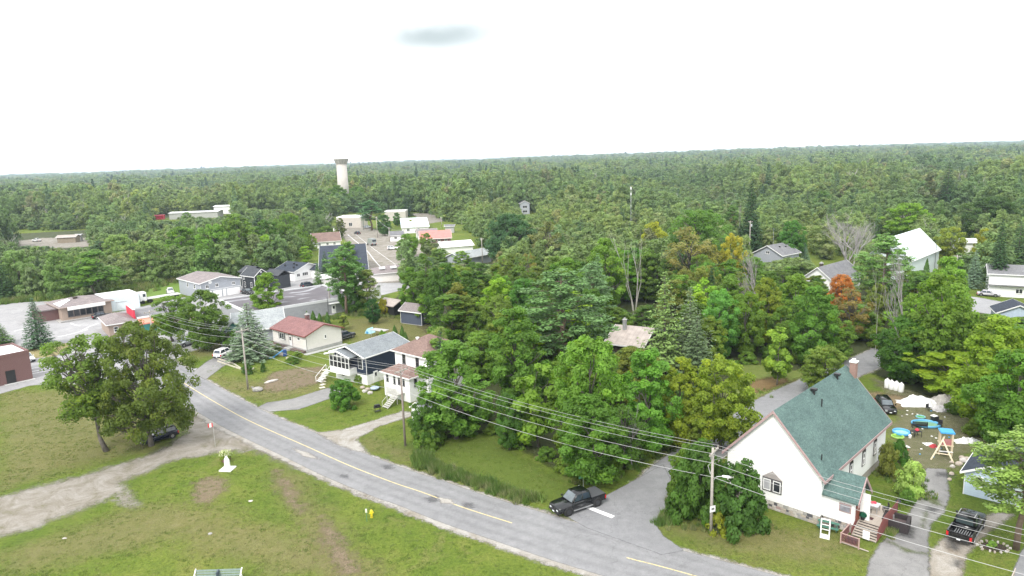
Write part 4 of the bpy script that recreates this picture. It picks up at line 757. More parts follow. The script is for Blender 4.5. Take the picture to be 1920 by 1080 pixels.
# buildings up the village street: foot of the front left corner (px, py), heading, size
for nm, lb, ct, px, py, th, W_, D_, h_, r_, wl, rf, ax, rt, wn in [
    ('white_house', 'white house with brown roof on the left of the village street', 'house', -86.1, 301.7, 19.8, 11.6, 10, 2.9, 3.2, M_WHITE, SH_BROWN, 'x', 'gable', [('f', 2.6, 1.0, 1.0, 1.2), ('f', 6, 1.0, 1.0, 1.2), ('f', 9, 1.0, 1.0, 1.2)]),
    ('dark_roofed_hall', 'building with broad blue-black roof facing the viewer by the village street', 'building', -59.7, 214.0, 12.9, 14.4, 40, 3.0, 5.8, M_WHITE, SH_DARK, 'x', 'gable', []),
    ('flat_store', 'pale flat-roofed block at the far corner of the village street', 'building', *G(632, 428), -4, 14, 14, 6, 0, mat('beige_stucco', (.52, .48, .43), .8, .1, 1), M_WHITEROOF, 'x', 'flat', [('f', 3, 1, 2, 2), ('f', 8, 1, 2, 2)]),
    ('beige_block', 'beige flat-roofed block behind the trees beyond the pale metal roof', 'building', *G(722, 415), 0, 13, 10, 6, 0, mat('beige_render', (.47, .44, .40), .8, .1, 1), mat('grey_membrane', (.38, .36, .35), .8, .1), 'x', 'flat', []),
    ('metal_roofed_hall', 'long building with pale blue metal roof', 'building', -55.0, 353.7, 9.6, 13.4, 50, 3.0, 2.7, M_WHITE, M_PALEMETAL, 'x', 'gable', [('f', 3, 1, 1.4, 1.4), ('f', 8, 1, 1.4, 1.4)]),
    ('pink_roofed_house', 'low house with faded pinkish-red metal roof', 'house', -39.5, 304.3, 9.0, 13.2, 8, 2.5, 2.8, M_BRICK, M_PINKMETAL, 'x', 'gable', [('f', 5, .9, 1.2, 1.1), ('f', 8, .9, 1.2, 1.1), ('f', 11, .9, 1.2, 1.1)]),
    ('mauve_roofed_house', 'mauve-grey roofed house behind the pinkish-red roof', 'house', -42.9, 320, 12, 9, 8, 3.2, 1.6, M_WHITE, SH_MAUVE, 'x', 'gable', []),
    ('small_white_house', 'small white house with grey roof behind the round street tree', 'house', *G(732, 453), 10, 6, 7, 2.8, 1.5, M_WHITE, SH_GREY, 'x', 'gable', [('f', 2.5, 1, 1.2, 1.2)]),
    ('white_roofed_store', 'low building with a long bright white roof', 'building', -26.9, 271.1, 21.5, 12.7, 8, 2.5, 1.6, M_WHITE, M_WHITEROOF, 'x', 'gable', []),
    ('grey_gable_house', 'pale grey gabled house at the edge of the wood right of the street', 'house', -22.8, 238.9, -40.9, 8, 14.7, 3.0, 1.6, M_LTBLUE, SH_PALE, 'y', 'gable', []),
    ('blue_shed', 'blue walled shed beside a pole at the edge of the wood', 'shed', *G(897, 492), 10, 4.2, 4, 3.6, .6, mat('blue_board', (.12, .22, .42), .6, .15), SH_PALE, 'x', 'gable', []),
    ('grey_shed', 'small grey shed behind the pinkish-red roof', 'shed', *G(835, 437), 0, 4.4, 4, 3.4, .6, M_CONC, SH_GREY, 'x', 'gable', []),
    ('brown_roof_store', 'low building with mauve-brown roof and white skylights below the street', 'building', *G(702, 530), 20, 13, 10, 2.6, 1.7, M_CREAM, SH_MAUVE, 'x', 'hip', []),
    ('pink_paved_store', 'small beige building between the pine and the parked dark car', 'building', *G(604, 540), 30, 5, 6, 2.8, .8, M_CREAM, M_WHITEROOF, 'x', 'hip', []),
    ('white_garage', 'white garage wall behind the tall open tree', 'garage', *G(655, 566), -12, 6.5, 6, 3.3, .6, M_WHITE, SH_MAUVE, 'x', 'gable', []),
    ('far_white_house', 'far small white house half hidden in the wood on the left', 'house', *G(477, 392), 10, 9, 9, 4.5, 2.5, M_WHITE, SH_GREY, 'y', 'gable', []),
    ('far_grey_house', 'far grey-roofed house beside the far small white one', 'house', *G(503, 390), -10, 12, 9, 4.5, 3, M_CREAM, SH_GREY, 'x', 'gable', []),
    ('long_low_school', 'long low white-roofed building far behind the left wood', 'building', *G(318, 412), 6, 34, 14, 4.5, .6, M_CONC, mat('pale_grey_membrane', (.5, .5, .52), .7, .1), 'x', 'gable', []),
    ('far_low_building', 'low pale building at the right end of the long white-roofed one', 'building', *G(402, 402), 6, 20, 12, 6, .6, M_WHITE, M_WHITEROOF, 'x', 'gable', []),
    ('far_hut', 'tiny white roofed house far off in the left wood', 'house', *G(110, 396), 6, 12, 9, 4, 2, M_WHITE, SH_PALE, 'x', 'gable', []),
    ('red_container', 'small red container beside the long low white-roofed building', 'container', *G(291, 412), 6, 6, 3, 3, .2, M_RED, M_RED, 'x', 'gable', []),
    ('balcony_house', 'narrow two-storey grey house with balconies alone in the upper wood', 'house', *G(976, 402), 5, 6, 8, 7, 1.6, M_LTBLUE, SH_GREY, 'y', 'gable', [('f', 3, 1, 3, 1.6), ('f', 3, 4, 3, 1.6)]),
    ('wooden_shack', 'weathered wooden shack in the gravel clearing on the left', 'shed', *G(108, 456), 6, 9, 5, 3.0, .8, mat('weathered_plank', (.30, .25, .19), .9, .25, 2, stripes=('Z', .3, .02)), M_RUSTMETAL, 'x', 'gable', []),
    ('grey_kiosk', 'tiny grey shed right of the wooden shack', 'shed', *G(143, 452), 6, 2.4, 2.4, 3.2, .3, M_CONC, M_STEEL, 'x', 'gable', []),
    ('cabin', 'cabin with rusty pale metal roof deep in the wood', 'cabin', 16.7, 120.8, -29, 6.6, 12, 2.8, 1.9, M_DARKW, M_RUSTMETAL, 'x', 'gable', []),
    ('grey_house', 'grey-roofed house with front gable beside the small blue spruce', 'house', 77.1, 218.1, -51.3, 9.7, 10, 4.1, 2.6, M_LTBLUE, SH_GREY, 'y', 'gable', [('f', 4.9, 4.2, 1.3, .9)]),
    ('dark_roofed_house', 'white house with dark grey roof behind the orange maple', 'house', 73.3, 172.2, -49.1, 8.0, 15.4, 3.9, 3.1, M_WHITE, SH_GREY, 'y', 'gable', []),
    ('white_barn', 'large white metal barn with steep pale roof', 'barn', 106.3, 181.9, 44.6, 26.1, 11.1, 6.2, 5.5, M_BARNWHITE, M_BARNWHITE, 'x', 'gable', []),
    ('white_shed', 'white shed glimpsed between the olive and yellowing trees', 'shed', *G(1792, 478), -10, 9, 8, 4.0, .8, M_WHITE, M_WHITEROOF, 'x', 'gable', []),
    ('white_right_house', 'white two-storey house with grey roof at the right edge', 'house', 113.8, 162.2, -30.7, 16, 9, 5.5, 1.5, M_WHITE, SH_GREY, 'x', 'gable', [('f', 6, 1.0, 1.4, 1.1), ('f', 9.2, .2, 1.0, 1.9), ('f', 8.7, 3.4, 1.9, 1.1)]),
]:
    t = house(nm, lb, ct, px, py, th, W_, D_, h_, r_, wl, rf, ax, .5, .5, 0, None, M_WHITEP if wl is not M_RED else None, rooft=rt, wins=[(*w_, 'double') for w_ in wn])
    if nm == 'cabin': chimney(t, 1.8, 4.6, 3, 6.2, .6, M_STEEL)
    if nm == 'grey_house':
        MB().tube([(4.85, 3, 6.6), (4.85, 3, 12)], .05, 5).build('antenna_mast', M_STEEL, t); vent(t, 6.5, 4, 5.9); vent(t, 6.8, 7, 5.7)
    if nm == 'dark_roofed_house': chimney(t, 3.2, 3.4, 4, 7.6, .7, M_DARKW)
    if nm == 'white_barn': MB().tube([(22, -.3, 0), (22, -.3, 8)], .08, 5).build('mast', M_DKFRAME, t)
    if nm == 'white_right_house': b = MB(); b.box(-.2, 16, -.9, -.05, 2.75, 2.9); b.build('canopy', SH_GREY, t); b = MB().box(7.8, 9.6, -.1, -.08, 3.5, 4.3); b.build('red_blind', mat('reddish_blind', (.25, .09, .08), .7, .2), t)
    if nm == 'brown_roof_store':
        for q in ((3, 2.2, 3.9), (6.5, 2.2, 3.9)): MB().box(-.9, .9, -.6, .6, -.2, .35).build('skylight', M_WHITEROOF, t, loc=q)
    if nm == 'white_house': MB().tube([(0, 0, -.5), (0, 0, .8)], .25, 8).build('roof_vent', M_WHITEP, t, loc=(9.5, 3.6, 7.2))
# blue garage at the right
x, y = G(1802, 925)
bg_ = house('blue_garage', 'light blue garage with dark roof behind the grey-green pine', 'garage', 46.5, 67.2, -44, 5.6, 7.2, 2.5, 1.5, M_SKYBLUE, SH_DARK, 'y', .3, .4, 0, None, M_WHITEP, wins=[('f', 1.3, 1.2, .8, 1.1, 'plain')])
MB().box(2.2, 5.0, -.06, 0, .05, 2.1).build('garage_door', M_WHMETAL, bg_); 
x, y = G(1868, 612); house('blue_grey_outbuilding', 'pale blue outbuilding with dark roof between tree crowns at the right edge', 'shed', x, y, -25, 7, 6, 2.8, 1.6, M_SKYBLUE, SH_DARK, 'y', .4, .4, 0, None, M_WHITEP)
# water tower
x, y = G(644, 358); dt_ = 600; k = dt_ / math.hypot(x, y); x *= k; y *= k; z0 = 0
wt = thing('water_tower', 'tall pale concrete water tower with flared top above the far trees', 'water tower', (x, y, 0))
ztop = height_at(x, y, 296.5); b = MB(); b.tube([(0, 0, -2), (0, 0, ztop - 5)], [4.6, 4.2], 28); b.build('shaft', mat('pale_concrete', (.47, .44, .40), .85, .1, .3, dirt=.2), wt, True)
b = MB(); b._lathe([(4.2, ztop - 5), (4.5, ztop - 4.4), (5.7, ztop - 1.2), (5.9, ztop - 1.1), (5.9, ztop - .7), (0.01, ztop - .2)], (0, 0, 0), 28, 0); b.build('tank_bowl', mat('grey_concrete', (.36, .34, .31), .85, .15, .5), wt)
for k in range(14):
    a = 2 * PI * k / 14; rib_ = MB(); rib_.prism([(4.15, ztop - 5.2), (4.45, ztop - 5.2), (6.1, ztop - 1.1), (5.6, ztop - 1.1)], -.18, .18, 'y'); rib_.build('rib', mat('pale_concrete', ()), wt, rot=(0, 0, a))
b = MB().tube([(0, 0, ztop - 1.0), (0, 0, ztop - .5)], 6.2, 28); b.build('rim', mat('pale_concrete', ()), wt)
# ================================================================== TREES
def leaf_shader(name, use_obj=True, tr=.48, ramp_stops=None, var=.30):
    m, nt, out = newmat(name)
    at = N(nt, 'ShaderNodeAttribute', attribute_name='tint'); oi = N(nt, 'ShaderNodeObjectInfo')
    c = oi.outputs['Color'] if use_obj else ramp(nt, oi.outputs['Random'], ramp_stops)
    k = N(nt, 'ShaderNodeMapRange'); nt.links.new(at.outputs['Fac'], k.inputs[0]); k.inputs[3].default_value = 1 - var; k.inputs[4].default_value = 1 + var
    c = mixc(nt, 1., c, k.outputs[0], 'MULTIPLY')
    at2 = N(nt, 'ShaderNodeAttribute', attribute_name='warm'); c = mixc(nt, mth('MULTIPLY', at2.outputs['Fac'], .6, nt), c, mixc(nt, 1., c, (1.55, 1.2, .6), 'MULTIPLY'))
    if not use_obj:
        nl_ = noise_fac(nt, .0045, 4, .65, vec=oi.outputs['Location']); c = mixc(nt, 1., c, ramp(nt, nl_, [(.36, (.68, .78, .90)), (.5, (1, 1, 1)), (.63, (1.28, 1.15, 1.0))]), 'MULTIPLY')
        r2 = N(nt, 'ShaderNodeMath', operation='FRACT'); nt.links.new(mth('MULTIPLY', oi.outputs['Random'], 37.7, nt), r2.inputs[0])
        g = N(nt, 'ShaderNodeMapRange'); nt.links.new(r2.outputs[0], g.inputs[0]); g.inputs[3].default_value = .84; g.inputs[4].default_value = 1.16; c = mixc(nt, 1., c, g.outputs[0], 'MULTIPLY')
    d = N(nt, 'ShaderNodeBsdfPrincipled'); d.inputs['Roughness'].default_value = .55; d.inputs['Specular IOR Level'].default_value = .22; nt.links.new(c, d.inputs['Base Color'])
    t = N(nt, 'ShaderNodeBsdfTranslucent'); nt.links.new(mixc(nt, 1., c, (1.15, 1.3, .6), 'MULTIPLY'), t.inputs[0])
    ms = N(nt, 'ShaderNodeMixShader'); ms.inputs[0].default_value = tr; nt.links.new(d.outputs[0], ms.inputs[1]); nt.links.new(t.outputs[0], ms.inputs[2]); nt.links.new(ms.outputs[0], out.inputs[0])
    return m
M_LEAF = leaf_shader('leaf'); M_NEEDLE = leaf_shader('needle', tr=.15)
M_BARK = mat('bark', (.13, .115, .10), .9, .35, 3, bump=.6); M_PALEBARK = mat('pale_bark', (.42, .40, .36), .85, .3, 2, bump=.3); M_GREYBARK = mat('grey_bark', (.27, .255, .24), .9, .3, 3)
M_REDBARK = mat('pine_bark', (.20, .145, .11), .9, .3, 3)
def quads_mesh(name, p, n, size, tint, warm, mtl, rg, asp=1.35, up=None, extra=None):
    """leaf quads: p centres, n normals, size per leaf; optional 'extra' MB of woody geometry joined as material 1"""
    k = len(p); n = n / np.maximum(np.linalg.norm(n, axis=1, keepdims=True), 1e-6)
    r = rg.normal(size=(k, 3)) if up is None else up + rg.normal(size=(k, 3)) * .25
    a = np.cross(n, r); a /= np.maximum(np.linalg.norm(a, axis=1, keepdims=True), 1e-6); b = np.cross(n, a)
    s = size[:, None] * .5
    v = np.stack([p - a * s * .8 - b * s * asp * .6, p + a * s * .25 - b * s * asp, p + a * s + b * s * asp * .5, p - a * s * .35 + b * s * asp], 1).reshape(-1, 3)
    me = bpy.data.meshes.new(name); me.vertices.add(4 * k); me.vertices.foreach_set('co', v.ravel().astype(np.float32))
    me.loops.add(4 * k); me.loops.foreach_set('vertex_index', np.arange(4 * k, dtype=np.int32)); me.polygons.add(k); me.polygons.foreach_set('loop_start', np.arange(0, 4 * k, 4, dtype=np.int32))
    for nm, arr in (('tint', tint), ('warm', warm)):
        at = me.attributes.new(nm, 'FLOAT', 'FACE'); at.data.foreach_set('value', arr.astype(np.float32))
    me.materials.append(mtl); me.update(calc_edges=True); return me
def bend_path(a, b, rg, wob=.08, n=4, droop=0):
    a, b = np.array(a, float), np.array(b, float); L = np.linalg.norm(b - a); o = []
    for i in range(n + 1):
        t = i / n; q = a + (b - a) * t; 
        if 0 < i < n: q = q + rg.normal(size=3) * L * wob * math.sin(PI * t)
        q[2] -= droop * L * math.sin(PI * t); o.append(tuple(q))
    return o
def crown_fn(kind):
    # radius profile over normalised crown height t in 0..1
    return {'round': lambda t: math.sqrt(max(0, 1 - (2 * t - .95) ** 2 * .97)), 'oval': lambda t: math.sin(PI * min(1, .12 + t * .86)) ** .7,
            'broad': lambda t: (math.sin(PI * min(1, .2 + t * .78))) ** .5, 'column': lambda t: min(1, (.35 + t * 2)) * (1 - t ** 3) ** .7,
            'bush': lambda t: math.sqrt(max(0, 1 - t * t * .96)), 'vase': lambda t: (.35 + .75 * t) * (1 - t ** 5) ** .5}[kind]
def make_decid(seed, kind='oval', H=10., Rr=3.6, base=.22, nl=8000, leaf=.30, clumps=70, shrink=1., open_=0., trunk_r=.2, warm=.12, limb=14, cl_r=.27, two_tone=False):
    rg = np.random.default_rng(seed); f = crown_fn(kind); zb = H * base; hh = H - zb
    cs = []; rs = []
    while len(cs) < clumps:
        t = rg.uniform(.02, .97); a = rg.uniform(0, 2 * PI); lob = 1 + .22 * math.sin(3 * a + seed) * math.sin(4 * t + seed * 1.3) + .12 * math.sin(5 * a - seed)
        rr = (rg.uniform(0, 1) ** .42) * f(t) * Rr * lob * .86
        c = np.array([rr * math.cos(a), rr * math.sin(a), zb + hh * t])
        cs.append(c); rs.append(Rr * cl_r * rg.uniform(.65, 1.25) * (1 - .35 * t))
    cs = np.array(cs); rs = np.array(rs); w = rs ** 2; w /= w.sum()
    if open_: # missing clumps
        pass
    idx = rg.choice(len(cs), nl, p=w); d = rg.normal(size=(nl, 3)); d[:, 2] += .35; d /= np.linalg.norm(d, axis=1, keepdims=True)
    rad = rs[idx] * (rg.uniform(.35, 1, nl) ** .5) * rg.uniform(.85, 1.18, nl)
    p = cs[idx] + d * rad[:, None] * np.array([1.05, 1.05, .78])
    p[:, 2] = np.maximum(p[:, 2], .08)
    ctr = np.array([0, 0, zb + hh * .4]); outw = p - ctr; outw /= np.maximum(np.linalg.norm(outw, axis=1, keepdims=True), 1e-6)
    n = d * .9 + outw * .5 + rg.normal(size=(nl, 3)) * .55 + np.array([0, 0, .45])
    ct = rg.uniform(0, 1, len(cs)); tint = np.clip(ct[idx] * .7 + rg.uniform(0, 1, nl) * .5 - .1, 0, 1)
    cw = (rg.uniform(0, 1, len(cs)) < warm) * rg.uniform(.4, 1, len(cs)); wm = cw[idx] * rg.uniform(0, 1, nl)
    size = leaf * rg.uniform(.6, 1.25, nl)
    me = quads_mesh('crown', p, n, size, tint, wm, M_LEAF, rg)
    tm = MB(); top = (rg.normal() * .2, rg.normal() * .2, zb + hh * .72)
    tp = bend_path((0, 0, -.2), top, rg, .025, 6); tr_ = [trunk_r * (1.35 if i == 0 else 1 - .12 * i) for i in range(7)]
    tm.tube(tp, tr_, 8)
    order = rg.permutation(len(cs))[:limb]
    for i in order:
        c = cs[i]; z0 = zb * .75 + (c[2] - zb) * .55; z0 = min(max(z0, zb * .6), zb + hh * .6); k = z0 / (zb + hh * .72)
        q = min(5, int(k * 6)); fr = k * 6 - q; s0 = np.array(tp[q]) * (1 - fr) + np.array(tp[min(6, q + 1)]) * fr
        pth = bend_path(s0, c, rg, .07, 3); tm.tube(pth, [trunk_r * .42, trunk_r * .3, trunk_r * .2, trunk_r * .07], 5)
        for _ in range(2):
            e = c + rg.normal(size=3) * rs[i] * .7; tm.tube(bend_path(pth[2], e, rg, .06, 2), [trunk_r * .16, trunk_r * .1, trunk_r * .03], 3, cap=False)
    return me, tm.mesh('trunk', M_BARK, True), H, Rr
def make_spruce(seed, H=12., Rr=2.6, nl=11000, leaf=.28, base=.06, droop=.22, dens=1., skirt=1.0, ragged=.1):
    rg = np.random.default_rng(seed); P_, N_, U_, T_, Sz = [], [], [], [], []
    tm = MB(); tm.tube([(0, 0, -.2), (.03, 0, H * .5), (0, 0, H * .98)], [.2, .12, .02], 7)
    tiers = int(H / .42); per = nl / sum(max(.08, 1 - i / tiers) for i in range(tiers))
    for i in range(tiers):
        t = i / tiers; z = H * (base + (1 - base) * t); rr = Rr * (1 - t) ** .85 * skirt + .12
        nb = max(4, int(6 + 6 * (1 - t))); off = rg.uniform(0, 2 * PI); nper = int(per * max(.08, 1 - t) / nb)
        for b in range(nb):
            a = off + 2 * PI * b / nb + rg.normal() * .15; L = rr * rg.uniform(1 - 2.2 * ragged, 1 + ragged); zb = z + rg.normal() * .08
            k = max(3, nper); s = rg.uniform(.12, 1, k) ** .7; dirv = np.array([math.cos(a), math.sin(a), 0]); side = np.array([-math.sin(a), math.cos(a), 0])
            lat = rg.uniform(-1, 1, k) * (.34 * L * (1 - s) + .12); q = dirv * (L * s)[:, None] + side * lat[:, None]
            q[:, 2] = zb - droop * L * s + .10 * L * s ** 3 - np.abs(lat) * .25 + rg.normal(size=k) * .04
            P_.append(q); n = np.tile(np.array([0, 0, 1.]), (k, 1)) + dirv * .45 + rg.normal(size=(k, 3)) * .4; N_.append(n)
            U_.append(np.tile(dirv, (k, 1)) * .8 + side * (lat / (.34 * L + .12))[:, None]); ct = rg.uniform(0, 1); T_.append(np.clip(ct * .6 + .35 * s + rg.uniform(-.15, .15, k), 0, 1)); Sz.append(leaf * rg.uniform(.6, 1.15, k) * (.75 + .25 * (1 - t)))
            if b % 2 == 0 and i % 2 == 0: tm.tube([(0, 0, zb), tuple(dirv * L * .8 + np.array([0, 0, zb - droop * L * .7]))], [.035, .01], 3, cap=False)
    p = np.concatenate(P_); n = np.concatenate(N_); k = len(p)
    me = quads_mesh('crown', p, n, np.concatenate(Sz), np.concatenate(T_), np.zeros(k), M_NEEDLE, rg, asp=.75, up=np.concatenate(U_))
    return me, tm.mesh('trunk', M_BARK, True), H, Rr
def make_pine(seed, H=16., Rr=4.2, nl=14000, leaf=.27, base=.35):
    """white pine: open plumes of needles on level limbs"""
    rg = np.random.default_rng(seed); tm = MB(); tm.tube(bend_path((0, 0, -.2), (.2, .1, H * .97), rg, .01, 5), [.27, .24, .2, .15, .09, .03], 8)
    cs, rs, dr = [], [], []; z = H * base
    while z < H * .98:
        t = (z - H * base) / (H * (1 - base)); nb = rg.integers(3, 6); off = rg.uniform(0, 6.28)
        for b in range(nb):
            a = off + 6.28 * b / nb + rg.normal() * .3; L = Rr * (.35 + .65 * math.sin(PI * min(1, .22 + t * .75))) * rg.uniform(.55, 1.1) * (1 - .5 * t ** 2)
            e = np.array([L * math.cos(a), L * math.sin(a), z + L * .18 + rg.normal() * .15]); pth = bend_path((0, 0, z), e, rg, .04, 3); tm.tube(pth, [.07, .05, .035, .012], 4, cap=False)
            for s in (.5, .75, 1.0):
                c = np.array([0, 0, z]) * (1 - s) + e * s + rg.normal(size=3) * .25; cs.append(c); rs.append(rg.uniform(.55, 1.0) * (.5 + .5 * L / Rr) * Rr * .27); dr.append([math.cos(a), math.sin(a), .5])
        z += rg.uniform(.55, .95) * H / 16
    cs.append(np.array([.2, .1, H])); rs.append(.5); dr.append([0, 0, 1]); cs = np.array(cs); rs = np.array(rs); dr = np.array(dr)
    w = rs ** 2; w /= w.sum(); idx = rg.choice(len(cs), nl, p=w); d = rg.normal(size=(nl, 3)); d /= np.linalg.norm(d, axis=1, keepdims=True)
    p = cs[idx] + d * (rs[idx] * rg.uniform(.3, 1, nl) ** .6)[:, None] * np.array([1, 1, .42])
    n = d * .5 + np.array([0, 0, .9]) + rg.normal(size=(nl, 3)) * .4; ct = rg.uniform(0, 1, len(cs))
    me = quads_mesh('crown', p, n, leaf * rg.uniform(.6, 1.2, nl), np.clip(ct[idx] * .6 + rg.uniform(0, .5, nl) + d[:, 2] * .15, 0, 1), np.zeros(nl), M_NEEDLE, rg, asp=.8, up=dr[idx] + d * .6)
    return me, tm.mesh('trunk', M_REDBARK, True), H, Rr
def make_cedar(seed, H=3.2, Rr=.55, nl=1500, leaf=.16):
    rg = np.random.default_rng(seed); t = rg.uniform(0, 1, nl) ** 1.2; a = rg.uniform(0, 2 * PI, nl); r = Rr * (1 - t ** 1.6) ** .8 * rg.uniform(.75, 1.05, nl) * (1 + .12 * np.sin(3 * a + 7 * t))
    p = np.stack([r * np.cos(a), r * np.sin(a), .1 + t * (H - .1)], 1); n = np.stack([np.cos(a), np.sin(a), np.full(nl, .35)], 1) + rg.normal(size=(nl, 3)) * .3
    me = quads_mesh('crown', p, n, leaf * rg.uniform(.7, 1.3, nl), rg.uniform(0, 1, nl), np.zeros(nl), M_NEEDLE, rg, up=np.tile([0, 0, 1.], (nl, 1)), asp=1.5)
    tm = MB(); tm.tube([(0, 0, -.1), (0, 0, H * .8)], [.07, .02], 6); return me, tm.mesh('trunk', M_BARK), H, Rr
def make_dead(seed, H=13., Rr=4., bark=None, levels=4, stems=1, spread=.5, first=.3, twigs=3, r0=.2):
    rg = np.random.default_rng(seed); tm = MB()
    def grow(p, d, L, r, lv):
        d = d / np.linalg.norm(d); n = 3; pts = [tuple(p)]; q = np.array(p, float)
        for i in range(n):
            d = d + rg.normal(size=3) * .10 + np.array([0, 0, .05]); d /= np.linalg.norm(d); q = q + d * L / n; pts.append(tuple(q))
        tm.tube(pts, [r, r * .85, r * .7, r * .5], 6 if lv > 2 else 3, cap=False)
        if lv == 0: return
        kk = twigs + (1 if rg.uniform() < .5 else 0)
        for j in range(kk):
            s = rg.uniform(.35, 1) if j else 1.; i = min(2, int(s * 3)); fr = s * 3 - i; st = np.array(pts[i]) * (1 - fr) + np.array(pts[i + 1]) * fr
            pr = rg.normal(size=3); pr -= d * (pr @ d); pr /= np.linalg.norm(pr); sp = spread * rg.uniform(.6, 1.3)
            grow(st, d * math.cos(sp) + pr * math.sin(sp) + np.array([0, 0, .12]), L * rg.uniform(.55, .8), r * .52, lv - 1)
    for s in range(stems):
        a = 2 * PI * s / max(1, stems) + .7; tilt = 0 if stems == 1 else .22
        grow((.25 * math.cos(a) * (stems > 1), .25 * math.sin(a) * (stems > 1), -.2), np.array([tilt * math.cos(a), tilt * math.sin(a), 1.]), H * first, r0, levels)
    me = tm.mesh('trunk', bark or M_GREYBARK, True); zz = np.empty(len(me.vertices) * 3); me.vertices.foreach_get('co', zz); zz = zz.reshape(-1, 3); hh = zz[:, 2].max(); rr = np.percentile(np.hypot(zz[:, 0], zz[:, 1]), 97)
    zz[:, 2] *= H / hh; zz[:, :2] *= Rr / rr; me.vertices.foreach_set('co', zz.ravel()); me.update()
    return None, me, H, Rr
PROTO = {}
def proto(kind, i):
    k = (kind, i)
    if k in PROTO: return PROTO[k]
    s = 100 + i * 13
    b = {'oval': lambda: make_decid(s, 'oval', 11, 3.6, .07, 20000, .205, 150, cl_r=.19),
         'round': lambda: make_decid(s + 1, 'round', 10, 4.2, .08, 21000, .215, 170, cl_r=.18),
         'broad': lambda: make_decid(s + 2, 'broad', 11, 5.6, .09, 24000, .225, 230, trunk_r=.3, limb=30, cl_r=.16),
         'column': lambda: make_decid(s + 3, 'column', 14, 2.7, .06, 17000, .21, 140, cl_r=.25),
         'vase': lambda: make_decid(s + 4, 'vase', 13, 4.2, .16, 16000, .215, 130, cl_r=.19, limb=30),
         'sparse': lambda: make_decid(s + 5, 'oval', 12, 3.4, .25, 3000, .26, 55, limb=34, trunk_r=.2, cl_r=.24),
         'oak': lambda: make_decid(s + 30, 'broad', 12, 6.5, .14, 30000, .20, 330, trunk_r=.26, limb=60, cl_r=.115, warm=.25), 'oldmaple': lambda: make_decid(s + 31, 'vase', 13, 4.2, .30, 9500, .20, 120, trunk_r=.19, limb=60, cl_r=.17, warm=.1),
         'birch': lambda: make_decid(s + 6, 'column', 14, 2.2, .25, 4200, .24, 60, trunk_r=.12, limb=24, cl_r=.32),
         'young': lambda: make_decid(s + 7, 'oval', 6, 1.9, .12, 4200, .24, 42, trunk_r=.09, limb=10, cl_r=.3),
         'willow': lambda: make_decid(s + 8, 'bush', 8, 4.4, .05, 15000, .22, 150, trunk_r=.2, warm=.03, cl_r=.15),
         'bush': lambda: make_decid(s + 9, 'bush', 2.4, 1.7, .02, 3600, .17, 40, trunk_r=.05, limb=8, cl_r=.3), 'bigbush': lambda: make_decid(s + 21, 'bush', 5, 3.4, .03, 9000, .26, 110, trunk_r=.09, limb=14, cl_r=.2),
         'spruce': lambda: make_spruce(s + 10, 13, 2.7, 9000), 'tallspruce': lambda: make_spruce(s + 11, 19, 3.1, 9500, .42, .05, .30),
         'larch': lambda: make_spruce(s + 12, 15, 3.0, 4200, .34, .12, .12, ragged=.3), 'pine': lambda: make_pine(s + 13), 'cedar': lambda: make_cedar(s + 14),
         'dead': lambda: make_dead(s + 15, 13, 3.2, M_GREYBARK, 4, 1, .45, .36), 'deadbig': lambda: make_dead(s + 16, 12, 7, mat('silver_bark', (.36, .34, .33), .9, .2, 3), 5, 3, .42, .30, 3, .15),
         'birchclump': lambda: make_dead(s + 17, 13, 4.2, M_PALEBARK, 3, 4, .30, .46, 2, .16), 'snag': lambda: make_dead(s + 18, 13, 1.3, M_PALEBARK, 2, 1, .7, .6, 3, .12),
         'mid': lambda: make_decid(s + 19, ['oval', 'round', 'broad', 'column'][i % 4], 11, [3.8, 4.4, 5, 3][i % 4], .1, 3000, .5, 50, limb=6),
         'midspruce': lambda: make_spruce(s + 20, 14, 2.8, 3000, .55)}[kind]()
    PROTO[k] = b; return b
CONIF = ('spruce', 'tallspruce', 'larch', 'pine', 'cedar', 'midspruce'); DEADK = ('dead', 'deadbig', 'birchclump', 'snag')
NAMES = {'bush': ('shrub', 'shrub'), 'bigbush': ('shrub', 'shrub'), 'cedar': ('cedar_tree', 'cedar'), 'spruce': ('spruce_tree', 'spruce'), 'tallspruce': ('spruce_tree', 'spruce'), 'midspruce': ('spruce_tree', 'spruce'), 'larch': ('larch_tree', 'larch'), 'pine': ('pine_tree', 'pine'),
         'dead': ('bare_tree', 'bare tree'), 'deadbig': ('bare_tree', 'bare tree'), 'birchclump': ('bare_tree', 'bare tree'), 'snag': ('bare_tree', 'bare tree'), 'birch': ('leafy_tree', 'tree')}
GREEN = (.095, .155, .032); LIME = (.165, .24, .035); DEEP = (.06, .11, .028); OLIVE = (.13, .14, .04); BLUE = (.11, .16, .125); PINEC = (.075, .125, .06); GREY = (.125, .155, .08); YEL = (.25, .22, .035); ORANGE = (.34, .125, .05); DARKSP = (.028, .055, .028); PALE = (.15, .17, .10); RUST = (.17, .12, .06); BRIGHT = (.10, .185, .035)
PLANTED = []
def plant(kind, x, y, H, Rr, col, label=None, group=None, i=0, rz=None, lean=(0, 0), sink=0.):
    cm, tm, h0, r0 = proto(kind, i); nm, cat = NAMES.get(kind, ('leafy_tree', 'tree'))
    sz = H / h0; sr = Rr / r0; rz = random.uniform(0, 6.28) if rz is None else rz
    t = thing(nm, label, cat, (x, y, -sink), rz, group); t.scale = (sr, sr, sz); t.rotation_euler = (lean[0], lean[1], rz)
    if cm: c = put('foliage' if 'bush' in kind else 'crown', cm, t); c.color = (*[min(.9, q * k_) for q, k_ in zip(col, (1.58, 1.76, 1.15))], 1)
    put('stem' if 'bush' in kind else 'trunk', tm, t)
    PLANTED.append((x, y, Rr)); return t
